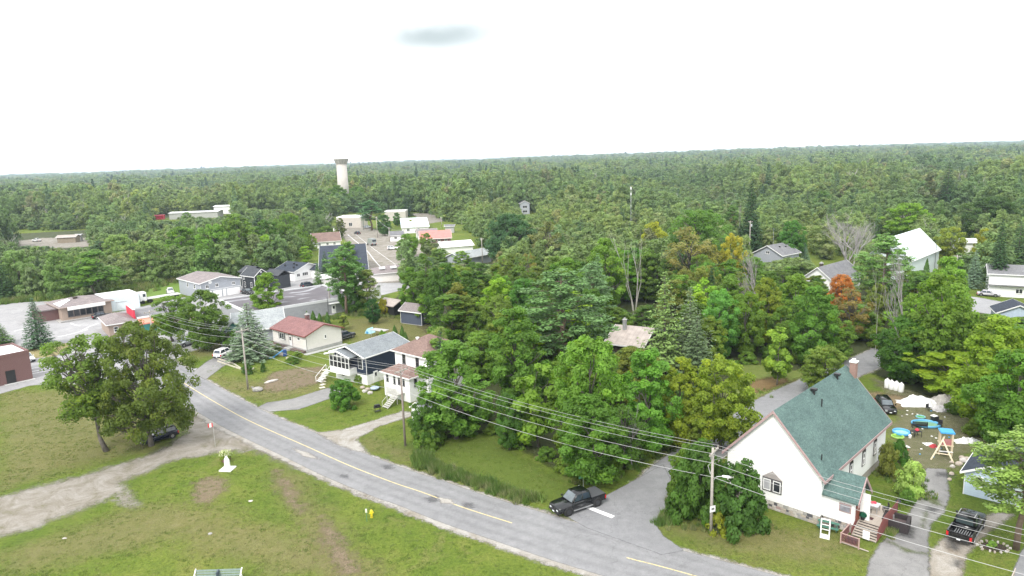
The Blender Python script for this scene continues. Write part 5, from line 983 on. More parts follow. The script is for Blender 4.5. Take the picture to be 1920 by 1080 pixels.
def tree(kind, cx, ytop, ybase, wpx, col, label, i=0, group=None, x0=None, **k):
    """placed from the picture: (cx, ybase) foot, ytop its highest point, wpx the crown width"""
    x, y = G(cx, ybase); H = height_at(x, y, ytop); dist = (Vector((x, y, -HCAM))).dot(FW); Rr = wpx / 2 * dist / FPX
    return plant(kind, x, y, H, Rr, col, label, group, i, **k)
# ---- the trees one can tell apart, surveyed from the picture
DARKOAK = (.075, .085, .028)
T = tree
T('oldmaple', 200, 626, 846, 182, (.105, .145, .04), 'tall thin-crowned maple with bare grey lower trunk on the left lawn', i=1, rz=0., lean=(.0, -.17))
T('oak', 284, 606, 836, 205, (.085, .105, .032), 'large dark olive oak standing over the dark blue car', i=0)
T('spruce', -4, 598, 648, 62, DEEP, 'dark evergreen cut off by the left edge behind the brick building', i=1)
T('spruce', 74, 556, 652, 60, (.05, .085, .065), 'lone dark spruce in the grass island by the village parking')
T('oval', 505, 511, 600, 66, (.12, .18, .035), 'bright green leafy tree in front of the grey house with garage', i=1)
T('round', 388, 543, 656, 100, (.085, .125, .035), 'full round tree beside the silver pickup truck', i=2)
T('vase', 325, 556, 640, 92, (.10, .15, .03), 'leaning leafy tree above the brick wall behind the silver pickup', i=0)
T('young', 430, 612, 655, 32, (.07, .12, .03), 'small leafy tree in front of the green gable house')
T('spruce', 472, 566, 672, 98, (.12, .15, .14), 'wide blue-grey spruce between the red-roofed bungalow and the pole', i=2)
T('pine', 650, 462, 592, 88, (.075, .135, .05), 'tall green tree with open trunks behind the long flat-roofed building', i=1)
T('oval', 668, 478, 588, 60, (.085, .15, .045), 'leafy tree leaning against the tall one behind the flat-roofed building', i=2)
T('birch', 694, 505, 590, 48, (.13, .15, .06), 'slim see-through tree with bare trunk beside the pink paved yard', i=0)
T('spruce', 612, 470, 528, 30, DARKSP, 'dark spruce right of the white house with the black hip roof', i=1)
T('spruce', 598, 490, 540, 24, DEEP, 'smaller spruce at the corner of the white house with black hip roof', i=0)
T('round', 700, 560, 607, 36, (.03, .075, .03), 'dense round dark green tree alone in the mown back yard', i=0)
T('young', 645, 588, 618, 24, (.15, .17, .05), 'thin young fruit tree behind the red-roofed bungalow', i=1)
for cx, yt, yb, w_, l_ in [(576, 583, 599, 8, 'leftmost of the four small cedars behind the red-roofed bungalow'), (588, 583, 603, 11, 'second of the four small cedars from the left behind the red roof'), (600, 587, 606, 10, 'third of the four small cedars from the left behind the red roof'), (615, 585, 608, 11, 'rightmost of the four small cedars behind the red-roofed bungalow'), (741, 610, 634, 12, 'dark cedar touching the back corner of the grey-blue roof'), (755, 611, 638, 11, 'taller of the two cedars beside the brown roof'), (761, 622, 641, 9, 'shorter of the two cedars beside the brown roof'), (773, 497, 516, 8, 'small cedar at the corner of the village street')]:
    T('cedar', cx, yt, yb, w_, (.045, .085, .02), l_)
T('round', 766, 438, 484, 46, (.10, .16, .035), 'round green tree by the village street before the pink roof', i=1)
T('round', 722, 402, 442, 34, (.06, .11, .05), 'round tree between the village street and the pale metal roof', i=0)
T('pine', 697, 375, 432, 62, (.06, .12, .065), 'dark pine beside the car parked at the far street corner', i=0)
T('spruce', 763, 362, 406, 30, DARKSP, 'dark spruce behind the pale blue metal roof', i=2)
T('young', 772, 412, 432, 16, YEL, 'yellowish young tree beside the pale blue metal roof')
T('vase', 592, 372, 430, 55, (.07, .12, .05), 'tall tree left of the pale flat building up the street', i=1)
T('oval', 612, 424, 450, 50, (.12, .17, .04), 'yellow-green tree behind the brown-roofed white house', i=0)
T('oval', 640, 408, 446, 22, (.10, .11, .05), 'narrow dark tree at the right end of the brown-roofed house', i=2)
T('birch', 182, 468, 562, 92, (.095, .16, .045), 'big green tree with a leaning grey trunk behind the village store', i=1, lean=(0, -.06))
for cx, yt, yb, w_, kd, c_, l_ in [(596, 352, 392, 40, 'round', DEEP, 'dark round tree left of the foot of the water tower'), (636, 347, 393, 46, 'oval', GREEN, 'tall green tree directly before the water tower'), (672, 349, 394, 44, 'round', (.10, .16, .05), 'green round tree right of the foot of the water tower'), (560, 352, 392, 44, 'broad', (.10, .13, .05), 'broad tree two crowns left of the water tower'),
    (345, 425, 500, 76, 'round', GREEN, 'rounded green tree behind the garage building on the left'), (405, 420, 505, 80, 'broad', (.11, .18, .045), 'broad green tree behind the garage building'), (452, 400, 500, 74, 'oval', (.12, .17, .05), 'tall tree behind the charcoal gabled house'), (505, 412, 488, 66, 'round', DEEP, 'deep green tree behind the white bungalow'), (545, 400, 480, 70, 'broad', (.10, .15, .04), 'broad tree behind the right end of the white bungalow'), (500, 440, 505, 56, 'round', LIME, 'light green tree just behind the dark bungalow roof'),
    (232, 440, 520, 90, 'willow', (.15, .19, .09), 'big grey-green willow in the left scrub'), (290, 448, 530, 84, 'willow', (.14, .18, .09), 'grey-green willow nearest the bright lawn'), (120, 470, 556, 80, 'willow', (.13, .18, .085), 'grey-green willow above the village parking'), (40, 470, 556, 84, 'willow', (.14, .185, .10), 'pale willow at the left end of the scrub'), (575, 462, 492, 30, 'young', LIME, 'yellow-green shrubby tree left of the blue-black roof')]:
    T(kd, cx, yt, yb, w_, c_, l_, i=cx % 3)
for cx, yt, yb, w_, kd, c_, l_ in [(655, 452, 514, 44, 'oval', (.11, .18, .04), 'bright green tree in front of the blue-black hall roof'), (640, 478, 528, 46, 'round', (.09, .15, .04), 'leafy tree at the lower left of the blue-black hall roof'), (800, 436, 476, 30, 'round', (.12, .16, .05), 'small tree before the pinkish-red roof'), (825, 466, 498, 44, 'round', (.12, .17, .06), 'greyish green bush-like tree left of the long white roof'), (866, 470, 500, 40, 'round', (.14, .20, .05), 'yellow-green tree below the long white roof'), (352, 398, 424, 34, 'willow', (.13, .18, .08), 'grey-green tree in front of the long low far building'), (745, 398, 424, 20, 'oval', (.07, .13, .05), 'dark small tree left of the pale blue metal roof'), (585, 440, 470, 26, 'oval', (.15, .20, .05), 'yellowish tree at the left end of the brown-roofed white house')]:
    T(kd, cx, yt, yb, w_, c_, l_, i=cx % 3)
# woodland between the white house and the side road
T('willow', 826, 612, 700, 60, (.17, .20, .09), 'pale silvery tree rising behind the brown-roofed white house', i=0)
T('oval', 775, 500, 592, 56, GREEN, 'leafy tree above the small dark shed with white windows', i=0)
T('birch', 800, 475, 600, 50, (.09, .14, .04), 'narrow leafy tree behind the dark shed', i=1)
T('oval', 838, 492, 622, 72, DEEP, 'deep green tree at the edge of the back yards', i=2)
T('column', 880, 505, 640, 62, (.07, .12, .035), 'tall column of foliage at the back of the yards', i=0)
T('oval', 935, 520, 650, 84, LIME, 'yellow-green tree left of the big pine', i=1)
T('round', 905, 620, 715, 92, (.12, .18, .045), 'light green bushy tree at the rear of the white house', i=0)
T('oval', 856, 640, 822, 150, (.10, .17, .04), 'big bright green tree overhanging the white two-storey house', i=0)
T('round', 800, 738, 836, 70, DEEP, 'dark rounded tree at the roadside corner of the white house', i=2)
T('bigbush', 800, 790, 838, 56, (.10, .15, .035), 'low shrub at the foot of the roadside utility pole')
T('round', 868, 728, 808, 96, (.06, .105, .03), 'dark tree over the end of the small mown clearing', i=1)
T('pine', 1052, 505, 720, 190, PINEC, 'big grey-green white pine in the middle of the wood', i=0)
T('oval', 970, 575, 770, 128, (.085, .145, .035), 'tall maple left of the big white pine', i=2)
T('young', 1010, 682, 838, 100, (.12, .18, .035), 'pointed yellow-green tree at the clearing edge', i=0)
T('round', 955, 738, 842, 66, (.06, .115, .03), 'small dark tree left of the pointed yellow-green one', i=0)
T('round', 1108, 632, 868, 168, (.115, .19, .04), 'large domed light green tree in front of the rusty cabin roof', i=0)
T('oval', 1212, 650, 850, 128, (.10, .19, .04), 'bright green tree right of the large domed tree', i=1)
T('oval', 1275, 668, 838, 92, (.17, .19, .03), 'yellowish tree between the bright green one and the side road', i=2)
T('oval', 1110, 738, 908, 138, (.075, .135, .03), 'dense leafy tree on the corner behind the street name sign', i=0)
T('dead', 1185, 742, 878, 90, (.4, .4, .4), 'bare pale-branched tree beside the dense corner tree', i=0)
T('sparse', 1165, 760, 888, 90, (.07, .12, .03), 'thin leafy tree tangled with the bare pale branches', i=1)
T('round', 1350, 668, 842, 138, (.15, .18, .03), 'olive yellow tree left of the church roof', i=1)
T('oval', 1306, 735, 842, 74, (.14, .17, .04), 'smaller olive tree leaning over the side road', i=0)
T('larch', 1245, 505, 705, 104, (.12, .165, .07), 'feathery grey-green larch right of the rusty cabin', i=0)
T('larch', 1292, 535, 700, 100, (.10, .125, .09), 'greyish dying larch with pale twigs', i=1)
T('spruce', 1305, 590, 722, 84, (.075, .10, .07), 'drooping grey spruce low beside the larches', i=0)
T('round', 1348, 540, 676, 82, (.10, .20, .06), 'bright blue-green maple right of the larches', i=2)
T('oval', 1522, 535, 690, 96, (.085, .155, .035), 'tall green tree beyond the church roof', i=0)
T('young', 1456, 612, 722, 58, (.16, .22, .045), 'light green young tree on the verge of the side road', i=1)
T('round', 1546, 650, 738, 100, (.13, .165, .045), 'dense rounded tree just behind the church roof', i=0)
T('birchclump', 1190, 425, 592, 84, (.5, .5, .5), 'clump of tall pale bare birch trunks in the wood', i=0)
T('sparse', 1290, 425, 560, 100, (.16, .14, .07), 'brownish half-bare tree in the upper wood', i=0)
T('sparse', 1330, 460, 560, 70, (.20, .18, .06), 'small yellowing half-bare tree above the bright maple', i=2)
T('round', 1226, 416, 500, 60, (.22, .21, .035), 'golden yellow tree right behind the pale birches', i=1)
T('round', 1372, 438, 560, 58, (.24, .20, .035), 'yellow and orange tree left of the grey-roofed house', i=1)
T('broad', 1310, 392, 520, 130, (.09, .15, .045), 'broad green crown at the top of the near wood', i=1)
T('oval', 1138, 446, 585, 92, (.12, .185, .04), 'tall light green tree left of the pale birches', i=0)
T('pine', 1110, 490, 640, 80, (.09, .14, .085), 'blue-green pine rising behind the big white pine', i=1)
T('oval', 1435, 520, 650, 74, (.15, .17, .03), 'olive yellow tree left of the tall green one', i=0)
T('dead', 1422, 470, 640, 96, (.5, .5, .5), 'grey bare tree standing above the olive ones', i=1)
T('tallspruce', 1406, 338, 470, 50, DARKSP, 'tall dark spruce towering over the far wood', i=0)
T('dead', 1385, 372, 470, 22, (.4, .4, .4), 'reddish-grey dead spruce beside the tall dark one', i=2)
T('round', 1574, 514, 606, 58, ORANGE, 'orange autumn maple beside the dark grey roof', i=0)
T('sparse', 1590, 540, 650, 80, RUST, 'rusty half-bare tree below the orange maple', i=1)
T('deadbig', 1588, 388, 520, 116, (.5, .5, .5), 'wide grey leafless tree left of the white barn', i=0)
T('pine', 1655, 438, 590, 104, (.095, .16, .055), 'big green pine in front of the white barn', i=0)
T('dead', 1690, 475, 690, 92, (.5, .5, .5), 'tall bare grey tree before the pine and white barn', i=1)
T('snag', 1640, 470, 680, 40, (.5, .5, .5), 'thin forked dead trunk left of the tall bare tree', i=0)
T('oval', 1770, 478, 640, 84, (.14, .215, .05), 'light green tree right of the white barn', i=1)
T('round', 1755, 512, 720, 150, (.10, .15, .03), 'large olive green tree above the yard', i=2)
T('round', 1700, 592, 716, 124, (.055, .11, .025), 'deep green tree overhanging the white tanks', i=0)
T('vase', 1775, 662, 748, 165, (.17, .215, .03), 'spreading lime green tree behind the tarpaulins', i=1)
T('oval', 1860, 590, 800, 150, (.15, .20, .03), 'tall lime green tree at the right of the yard', i=2)
T('round', 1900, 655, 850, 160, (.085, .155, .03), 'big green tree cut by the right edge above the blue garage', i=0)
T('vase', 1868, 735, 852, 96, (.06, .11, .025), 'dark low-branched tree beside the white sheet in the yard', i=2)
T('pine', 1905, 805, 1030, 190, (.12, .165, .05), 'open grey-green pine in front of the blue garage', i=1)
T('tallspruce', 1868, 408, 552, 46, DARKSP, 'tall dark spruce left of the white two-storey house', i=0)
T('spruce', 1905, 412, 520, 54, (.05, .085, .05), 'dark spruce behind the white two-storey house', i=2)
T('spruce', 1825, 468, 540, 40, (.12, .16, .16), 'blue spruce left of the tall dark spruce', i=1)
T('cedar', 1735, 486, 534, 14, (.04, .08, .02), 'slim cedar against the white barn end wall')
T('oval', 1840, 428, 510, 44, (.20, .19, .03), 'yellowing tree between the white shed and tall dark spruce', i=0)
T('round', 1778, 425, 500, 62, (.16, .175, .045), 'olive tree at the right end of the white barn', i=1)
T('round', 1700, 380, 452, 96, (.13, .20, .03), 'bright yellow-green rounded tree behind the white barn', i=0)
T('broad', 1858, 368, 450, 116, (.045, .075, .03), 'dark broad tree behind the yellowing one', i=0)
T('spruce', 1660, 365, 415, 14, DARKSP, 'left one of two small pointed spruces above the barn')
T('spruce', 1676, 375, 418, 12, DARKSP, 'right one of two small pointed spruces above the barn', i=1)
T('spruce', 1508, 454, 492, 24, (.10, .15, .15), 'small blue spruce right of the grey-roofed house', i=2)
T('round', 1483, 412, 492, 60, (.06, .13, .035), 'green tree behind the grey-roofed house', i=2)
T('broad', 960, 400, 500, 110, (.05, .095, .06), 'large dark blue-green pine-like tree behind the blue house', i=0)
T('sparse', 1030, 415, 520, 80, (.12, .12, .07), 'brown-tinged thin tree beside the dark blue-green one', i=0)
# shrubs
T('bigbush', 646, 713, 764, 66, (.07, .14, .03), 'round leafy shrub beside the driveway of the navy house')
T('bigbush', 1310, 832, 975, 112, (.055, .10, .025), 'tall dark shrub mass at the left corner of the church')
T('bigbush', 1385, 868, 988, 110, (.05, .095, .028), 'dark lilac hedge against the stone foundation', i=1)
T('bigbush', 1285, 835, 930, 74, (.09, .135, .03), 'tall leafy shrub leaning towards the side road', i=2)
T('bush', 1345, 960, 1000, 44, (.18, .18, .03), 'yellow weedy shrub at the foot of the church corner pole')
T('bush', 1684, 826, 868, 40, (.05, .11, .025), 'dark green shrub at the rear of the church wall')
T('bush', 1662, 830, 892, 40, (.12, .12, .04), 'reddish green shrub below the church windows', i=1)
T('bush', 1708, 868, 930, 54, (.25, .30, .13), 'cream-flowered bush beside the church driveway', i=2)
T('bush', 1700, 915, 945, 30, (.09, .15, .04), 'low leafy plant under the cream-flowered bush', i=1)
T('bush', 548, 668, 682, 28, (.08, .13, .03), 'low juniper shrub on the lawn of the red-roofed bungalow')
T('bush', 558, 658, 675, 22, (.12, .16, .04), 'flower bed shrub next to the blue slide', i=1)
T('bush', 494, 680, 697, 12, (.05, .09, .03), 'tiny dark shrub in the sloping lawn')
T('bush', 465, 682, 700, 26, (.05, .09, .025), 'shrub inside the log-edged bed by the pole', i=1)
T('bush', 522, 645, 660, 16, (.11, .13, .08), 'greyish shrub under the front window of the red-roofed bungalow', i=2)
T('bush', 720, 620, 650, 20, (.13, .2, .03), 'yellow-green shrub in the back yard')
T('bush', 820, 615, 632, 36, (.10, .17, .04), 'green shrub beside the small dark shed', i=1)
T('bush', 812, 618, 636, 24, (.16, .2, .03), 'yellow-green perennial clump before the dark shed', i=2)
T('bush', 707, 716, 728, 14, (.12, .17, .05), 'small shrub at the foundation of the navy house')
T('bush', 676, 700, 718, 24, (.12, .16, .05), 'flowering plants at the corner of the navy house', i=1)
T('bush', 720, 560, 590, 22, (.2, .17, .03), 'yellow shrub beside the round dark tree')
T('bush', 1262, 700, 770, 60, (.07, .12, .03), 'understorey shrub beside the side road', i=2)
# undergrowth along the edge of the wood
for k, (px, py, w_, h_) in enumerate([(820, 826, 40, 26), (880, 812, 46, 24), (925, 812, 36, 20), (975, 838, 44, 26), (1025, 862, 40, 24), (1062, 886, 46, 34), (1150, 892, 46, 34), (1190, 872, 44, 30), (1222, 852, 42, 30), (1255, 830, 40, 26), (905, 790, 44, 34), (945, 800, 40, 30), (1000, 812, 46, 36), (850, 800, 40, 30), (1060, 840, 50, 40), (1400, 680, 40, 22), (1440, 672, 36, 24), (1500, 680, 40, 26), (1560, 668, 40, 22), (1370, 700, 40, 26), (1650, 650, 50, 34), (1700, 715, 44, 26), (1790, 775, 40, 24), (1830, 815, 44, 30)]):
    T('bush', px, py - h_, py, w_, [(.10, .15, .035), (.08, .13, .03), (.13, .17, .04)][k % 3], ['wood-edge shrub right beside the low shrub at the roadside pole', 'wood-edge shrub at the left rear corner of the clover lawn', 'wood-edge shrub under the small dark tree of the clover lawn', 'wood-edge shrub below the pointed yellow-green tree', 'wood-edge shrub right behind the brush-covered stump', 'wood-edge shrub left of the dense corner tree', 'shrub just right of the dense corner tree by the side road', 'second shrub along the side road from the corner tree', 'third shrub along the side road from the corner tree', 'shrub below the yellowish tree at the side road', 'shaded shrub left in the gap behind the clover lawn', 'shaded shrub in the middle of the gap behind the clover lawn', 'shaded shrub right in the gap behind the clover lawn', 'shaded shrub behind the bright green house tree', 'shaded shrub below the large domed tree', 'shrub left of the young tree on the side road verge', 'shrub right of the foot of the blue-green maple', 'shrub between the young verge tree and the dense rounded tree', 'shrub beyond the rounded tree behind the church roof', 'leftmost shrub above the brown litter on the verge', 'shrub at the far bend of the side road', 'shrub right of the four white gas tanks', 'shrub behind the grey dirty tarpaulin', 'shrub behind the white sheet with yellow edges'][k], i=k % 3, group='undergrowth shrubs at the wood edge')
# ---- the rest of the woods
def inpoly(x, y, pg):
    c = False; j = len(pg) - 1
    for i in range(len(pg)):
        if (pg[i][1] > y) != (pg[j][1] > y) and x < (pg[j][0] - pg[i][0]) * (y - pg[i][1]) / (pg[j][1] - pg[i][1]) + pg[i][0]: c = not c
        j = i
    return c
EXC = [[(235, 552), (345, 510), (352, 545), (300, 562)], [(1370, 690), (1400, 675), (1500, 692), (1560, 684), (1590, 666), (1420, 738), (1330, 775)], [(-400, 575), (0, 570), (90, 563), (200, 568), (300, 560), (300, 545), (345, 528), (430, 533), (452, 530), (480, 524), (510, 514), (560, 506), (602, 498), (606, 476), (585, 462), (612, 440), (620, 412), (640, 402), (700, 398), (790, 398), (860, 425), (905, 452), (880, 474), (800, 478), (785, 500), (740, 520), (735, 550), (765, 585), (820, 630), (845, 645), (812, 700), (790, 790), (790, 830), (830, 835), (925, 812), (1060, 895), (1120, 910), (1150, 900), (1290, 790), (1420, 735), (1500, 705), (1590, 668), (1640, 660), (1660, 690), (1630, 715), (1700, 735), (1800, 770), (1815, 830), (1900, 860), (2300, 900), (2300, 1400), (-400, 1400)],
       [(1630, 545), (1640, 500), (1700, 480), (1770, 490), (1800, 540), (1850, 535), (2100, 520), (2100, 640), (1900, 600), (1800, 590), (1700, 565)],
       [(25, 432), (175, 432), (185, 466), (100, 472), (25, 472)], [(1400, 470), (1510, 470), (1510, 500), (1400, 500)], [(1510, 490), (1600, 490), (1600, 535), (1510, 535)], [(1120, 640), (1230, 635), (1235, 665), (1130, 670)], [(285, 398), (440, 385), (440, 425), (290, 425)], [(470, 380), (540, 380), (530, 400), (470, 400)], [(830, 474), (930, 470), (930, 500), (840, 500)], [(1790, 440), (1830, 440), (1830, 475), (1790, 475)]]
# (x0, y0, x1, y1, range): parts of the place that stay in open view
VIS = [(575, 405, 735, 540, 330), (735, 408, 860, 445, 300), (735, 445, 790, 540, 260), (790, 455, 890, 478, 230), (835, 470, 915, 490, 220), (1412, 456, 1500, 480, 215), (1690, 432, 1762, 505, 175), (1640, 432, 1700, 450, 175), (1530, 490, 1595, 514, 180), (1858, 498, 1930, 560, 165), (1815, 555, 1930, 585, 150), (983, 376, 1000, 400, 420), (38, 441, 165, 460, 360), (315, 392, 430, 404, 480), (290, 404, 330, 412, 470), (340, 512, 600, 560, 190), (470, 372, 530, 390, 500), (1135, 600, 1228, 650, 122), (108, 382, 135, 392, 450), (1790, 440, 1825, 470, 240), (628, 290, 655, 350, 590), (1178, 352, 1190, 412, 330), (1165, 440, 1222, 570, 150), (1565, 510, 1600, 560, 130)]
VIS = [(a, b, c, d, math.hypot(*G((a + c) / 2, d)) - 2 if k not in (0, 20, 21) else e) for k, (a, b, c, d, e) in enumerate(VIS)] + [(300, 536, 335, 556, 205), (1340, 690, 1500, 735, 112)]
rr = random.Random(11)
def clear_view(x, y, H, Rr):
    d = math.hypot(x, y); bx, by = P(x, y, 0); tx, ty = P(x, y, H); w_ = Rr / d * FPX
    for x0, y0, x1, y1, rg_ in VIS:
        if d < rg_ and bx + w_ > x0 and bx - w_ < x1 and ty < y1 and by > y0:
            H2 = 0
            for hh in (H * .7, H * .5, H * .35):
                if P(x, y, hh)[1] > y1: H2 = hh; break
            if not H2: return 0
            H = H2; ty = P(x, y, H)[1]
    return H
near, conif, far = [], [], []
def spacing(r): return 5.6 if r < 220 else 6.6 if r < 450 else 7.5 if r < 900 else 10 if r < 1800 else 15 if r < 3200 else 30
def scatter():
    bands = [(95, 220), (220, 450), (450, 900), (900, 1800), (1800, 3200), (3200, 9500)]
    for r0, r1 in bands:
        s = spacing((r0 + r1) / 2); amax = R(48 if r1 < 1000 else 44); r = r0
        while r < r1:
            n = int(2 * amax * r / s)
            for k in range(n):
                a = -amax + 2 * amax * (k + rr.random()) / n; q = r + (rr.random() - .5) * s * 1.1; yield q * math.sin(a), q * math.cos(a), s
            r += s
for x, y, s in scatter():
    r = math.hypot(x, y); px, py = P(x, y, 0)
    if r < 620 and any(inpoly(px, py, e) for e in EXC): continue
    if r < 300 and any((x - a) ** 2 + (y - b) ** 2 < (min(c, 4) * .62 + 1.6) ** 2 for a, b, c in PLANTED): continue
    u = rr.random(); left = x < -.28 * y - 10
    pc = .5 + .5 * mnoise.noise(Vector((x / 60, y / 60, 2)))
    con = u < (.03 + .16 * max(0, pc - .45)) * (.4 if left else 1)
    px = P(x, y, 0)[0]; H = rr.uniform(8, 13.5) * (.85 if left and r < 300 and px < 330 else 1) if not con else rr.uniform(10, 17); Rr = H * rr.uniform(.26, .40) * (1 if not con else .62) * (1.35 if left and r < 330 else 1)
    if r > 380: H *= 1.22; Rr *= 1.3
    if r > 380: q_ = 1 + 1.1 * mnoise.noise(Vector((x / 90, y / 90, 5))) + .5 * mnoise.noise(Vector((x / 400, y / 400, 8))); q_ = min(1.5, max(.62, q_)); H *= q_; Rr *= .6 + .4 * q_; H *= rr.uniform(.85, 1.18)
    if r > 3200: H *= 1.1; Rr *= 3.2
    elif r > 1800: Rr *= 1.7; H *= 1.1
    elif r > 900: Rr *= 1.3
    if r < 560:
        H = clear_view(x, y, H, Rr)
        if not H: continue
    (conif if con else near).append((r, x, y, H, Rr, left)) if r < 420 else far.append((x, y, H, Rr, con, left))
near.sort(); conif.sort()
inview = lambda x, y, H: -60 < P(x, y, H)[0] < 1980 and P(x, y, H)[1] < 1100
n_leaf = sum(1 for o in bpy.data.objects if o.name.startswith('leafy_tree')); LIM = 292 - n_leaf; c1 = c2 = 0
n_con = 0
GRP = {True: ('low grey-green trees of the scrubby wood on the left', 'leafy tree in the grey-green scrubby wood beyond the village on the left'),
       False: ('trees filling the wood', 'leafy tree filling the mixed wood right of the village street')}
LM = [(180, 560, 'the village store'), (420, 520, 'the garage building'), (560, 490, 'the white bungalow'), (610, 445, 'the brown-roofed street house'), (641, 350, 'the water tower'), (345, 405, 'the long low far building'), (100, 450, 'the gravel clearing'), (785, 590, 'the slate blue shed'), (860, 465, 'the long white roof'), (820, 440, 'the pinkish-red roof'), (905, 480, 'the blue shed'), (1052, 600, 'the big white pine'), (1108, 760, 'the large domed tree'), (1180, 630, 'the rusty cabin roof'), (1190, 500, 'the pale birch clump'), (1295, 610, 'the grey larches'), (1350, 610, 'the blue-green maple'), (1183, 380, 'the radio mast'), (1406, 400, 'the tall dark spruce'), (1455, 475, 'the grey-roofed house'), (1575, 550, 'the orange maple'), (1588, 450, 'the wide leafless tree'), (1715, 465, 'the white barn'), (1755, 600, 'the olive yard tree'), (1890, 530, 'the white right-edge house'), (1522, 610, 'the tall green tree behind the church'), (985, 390, 'the balcony house'), (1860, 400, 'the dark broad tree')]
def cword(c):
    g = c[1]; 
    if c[0] > c[1] * 1.05: return 'rusty yellow'
    if c[2] > c[1] * .48: return 'grey-green'
    if g < .10: return 'deep green'
    if c[0] > c[1] * .85: return 'olive green'
    return 'bright green' if g > .165 else 'mid green'
def lm_label(x, y, H, what):
    px, py = P(x, y, H * .75); b = min(LM, key=lambda l: math.hypot((l[0] - px), 1.6 * (l[1] - py))); dx, dy = px - b[0], py - b[1]
    rel = ('just left of' if dx < 0 else 'just right of') if abs(dx) > 1.3 * abs(dy) and abs(dx) < 60 else ('to the left of' if dx < 0 else 'to the right of') if abs(dx) > 1.3 * abs(dy) else ('beyond' if dy < 0 else 'in front of')
    sz = 'tall ' if H > 11.5 else 'low ' if H < 7 else ''
    return sz + what + ' ' + rel + ' ' + b[2]
for r, x, y, H, Rr, left in near:
    if c1 >= LIM or not inview(x, y, H): far.append((x, y, H, Rr, False, left)); continue
    c1 += 1; v = rr.random()
    if left: kind = 'willow' if v < .55 else rr.choice(['oval', 'round']); col = GREY if v < .4 else rr.choice([GREY, (.13, .19, .06), (.10, .16, .04), (.15, .19, .08), (.15, .17, .06)])
    else: kind = rr.choice(['oval', 'oval', 'round', 'column', 'column', 'birch', 'vase', 'sparse']) if v < .96 else 'dead'; col = rr.choice([GREEN, GREEN, DEEP, (.11, .165, .035), LIME, OLIVE, (.10, .15, .045), (.065, .11, .03), YEL if v > .93 and y > 130 else GREEN])
    col = tuple(c * rr.uniform(.85, 1.15) for c in col)
    if kind == 'dead': plant(kind, x, y, H * .9, Rr, col, lm_label(x, y, H, 'bare grey tree'), 'bare trees scattered in the wood', rr.randrange(3)); continue
    plant(kind, x, y, H, Rr, col, lm_label(x, y, H, cword(col) + ' ' + {'column': 'narrow tree', 'birch': 'slender tree', 'vase': 'spreading tree', 'sparse': 'thin-leaved tree', 'willow': 'scrubby rounded tree', 'round': 'rounded tree', 'oval': 'leafy tree'}[kind]), GRP[left][0], rr.randrange(3))
for r, x, y, H, Rr, left in conif:
    if c2 >= 110 or not inview(x, y, H): far.append((x, y, H, Rr, True, left)); continue
    c2 += 1; kind = rr.choice(['spruce', 'tallspruce', 'pine', 'spruce'])
    plant(kind, x, y, H, Rr * (1.5 if kind == 'pine' else 1), rr.choice([DARKSP, DEEP, PINEC, (.05, .085, .05)]), lm_label(x, y, H, 'dark pointed spruce' if kind != 'pine' else 'layered pine'), 'spruces among the wood' if kind != 'pine' else 'pines among the wood', rr.randrange(3))
# woodland out to the horizon: one mass
FSTOPS = [(0, (.14, .21, .075)), (.25, (.17, .245, .08)), (.5, (.19, .27, .085)), (.7, (.17, .26, .10)), (.85, (.225, .295, .09)), (.96, (.215, .265, .12)), (1, (.24, .24, .11))]
M_FAR = leaf_shader('far_leaf', False, .3, FSTOPS, .35); M_FARC = leaf_shader('far_needle', False, .15, [(0, (.06, .12, .055)), (1, (.10, .175, .08))], .3)
M_FARL = leaf_shader('far_grey_leaf', False, .3, [(0, (.15, .22, .085)), (.5, (.19, .25, .115)), (.8, (.14, .24, .06)), (1, (.24, .25, .12))], .3)
def far_protos():
    o = []; 
    for i, kd in enumerate(['oval', 'round', 'broad', 'column', 'vase', 'round']):
        for det in (0, 1):
            me, tm, h, r_ = make_decid(900 + i, kd, 10, 3.6, .03, 3400 if det else 950, .36 if det else .66, 38, limb=0, cl_r=.3, warm=.08); me.materials[0] = M_FAR; o.append(('d%d' % det, me, h, r_))
    for i in range(3):
        for det in (0, 1):
            me, tm, h, r_ = make_spruce(950 + i, 13, 2.4, 1700 if det else 500, .6 if det else 1.1, .03); me.materials[0] = M_FARC; o.append(('c%d' % det, me, h, r_))
    for i in range(3):
        me, tm, h, r_ = make_decid(970 + i, 'bush', 8, 4, .03, 2000, .5, 30, limb=0, cl_r=.26, warm=.05); me.materials[0] = M_FARL; o.append(('w1', me, h, r_))
    me = make_dead(980, 11, 3, M_PALEBARK, 2, 1, .5, .5, 3, .16)[1]; o.append(('s1', me, 11, 3))
    return o
fp = far_protos(); pc_ = bpy.data.collections.new('far_tree_kinds')
for k, (c, me, h, r_) in enumerate(fp):
    oo = bpy.data.objects.new('far_kind_%02d' % k, me); pc_.objects.link(oo)
sel = {}
for k, (c, *_) in enumerate(fp): sel.setdefault(c, []).append(k)
idx, scl, rot, pos = [], [], [], []
for x, y, H, Rr, con, left in far:
    r = math.hypot(x, y); det = '1' if r < 750 else '0'
    key = ('c' if con else 'd') + det
    if left and not con and r < 420 and rr.random() < .6: key = 'w1'
    if not con and r < 900 and rr.random() < .035: key = 's1'
    k = rr.choice(sel[key]); _, me, h, r_ = fp[k]; g = 1.15 if det == '0' else 1
    idx.append(k); scl.append((Rr / r_ * g, Rr / r_ * g, H / h)); rot.append((0, 0, rr.uniform(0, 6.28))); pos.append((x, y, (far_height(x, y) if r > 450 else 0) - .3))
me = bpy.data.meshes.new('far_woodland'); me.from_pydata(pos, [], [])
a = me.attributes.new('kidx', 'INT', 'POINT'); a.data.foreach_set('value', idx)
a = me.attributes.new('kscl', 'FLOAT_VECTOR', 'POINT'); a.data.foreach_set('vector', np.array(scl, np.float32).ravel())
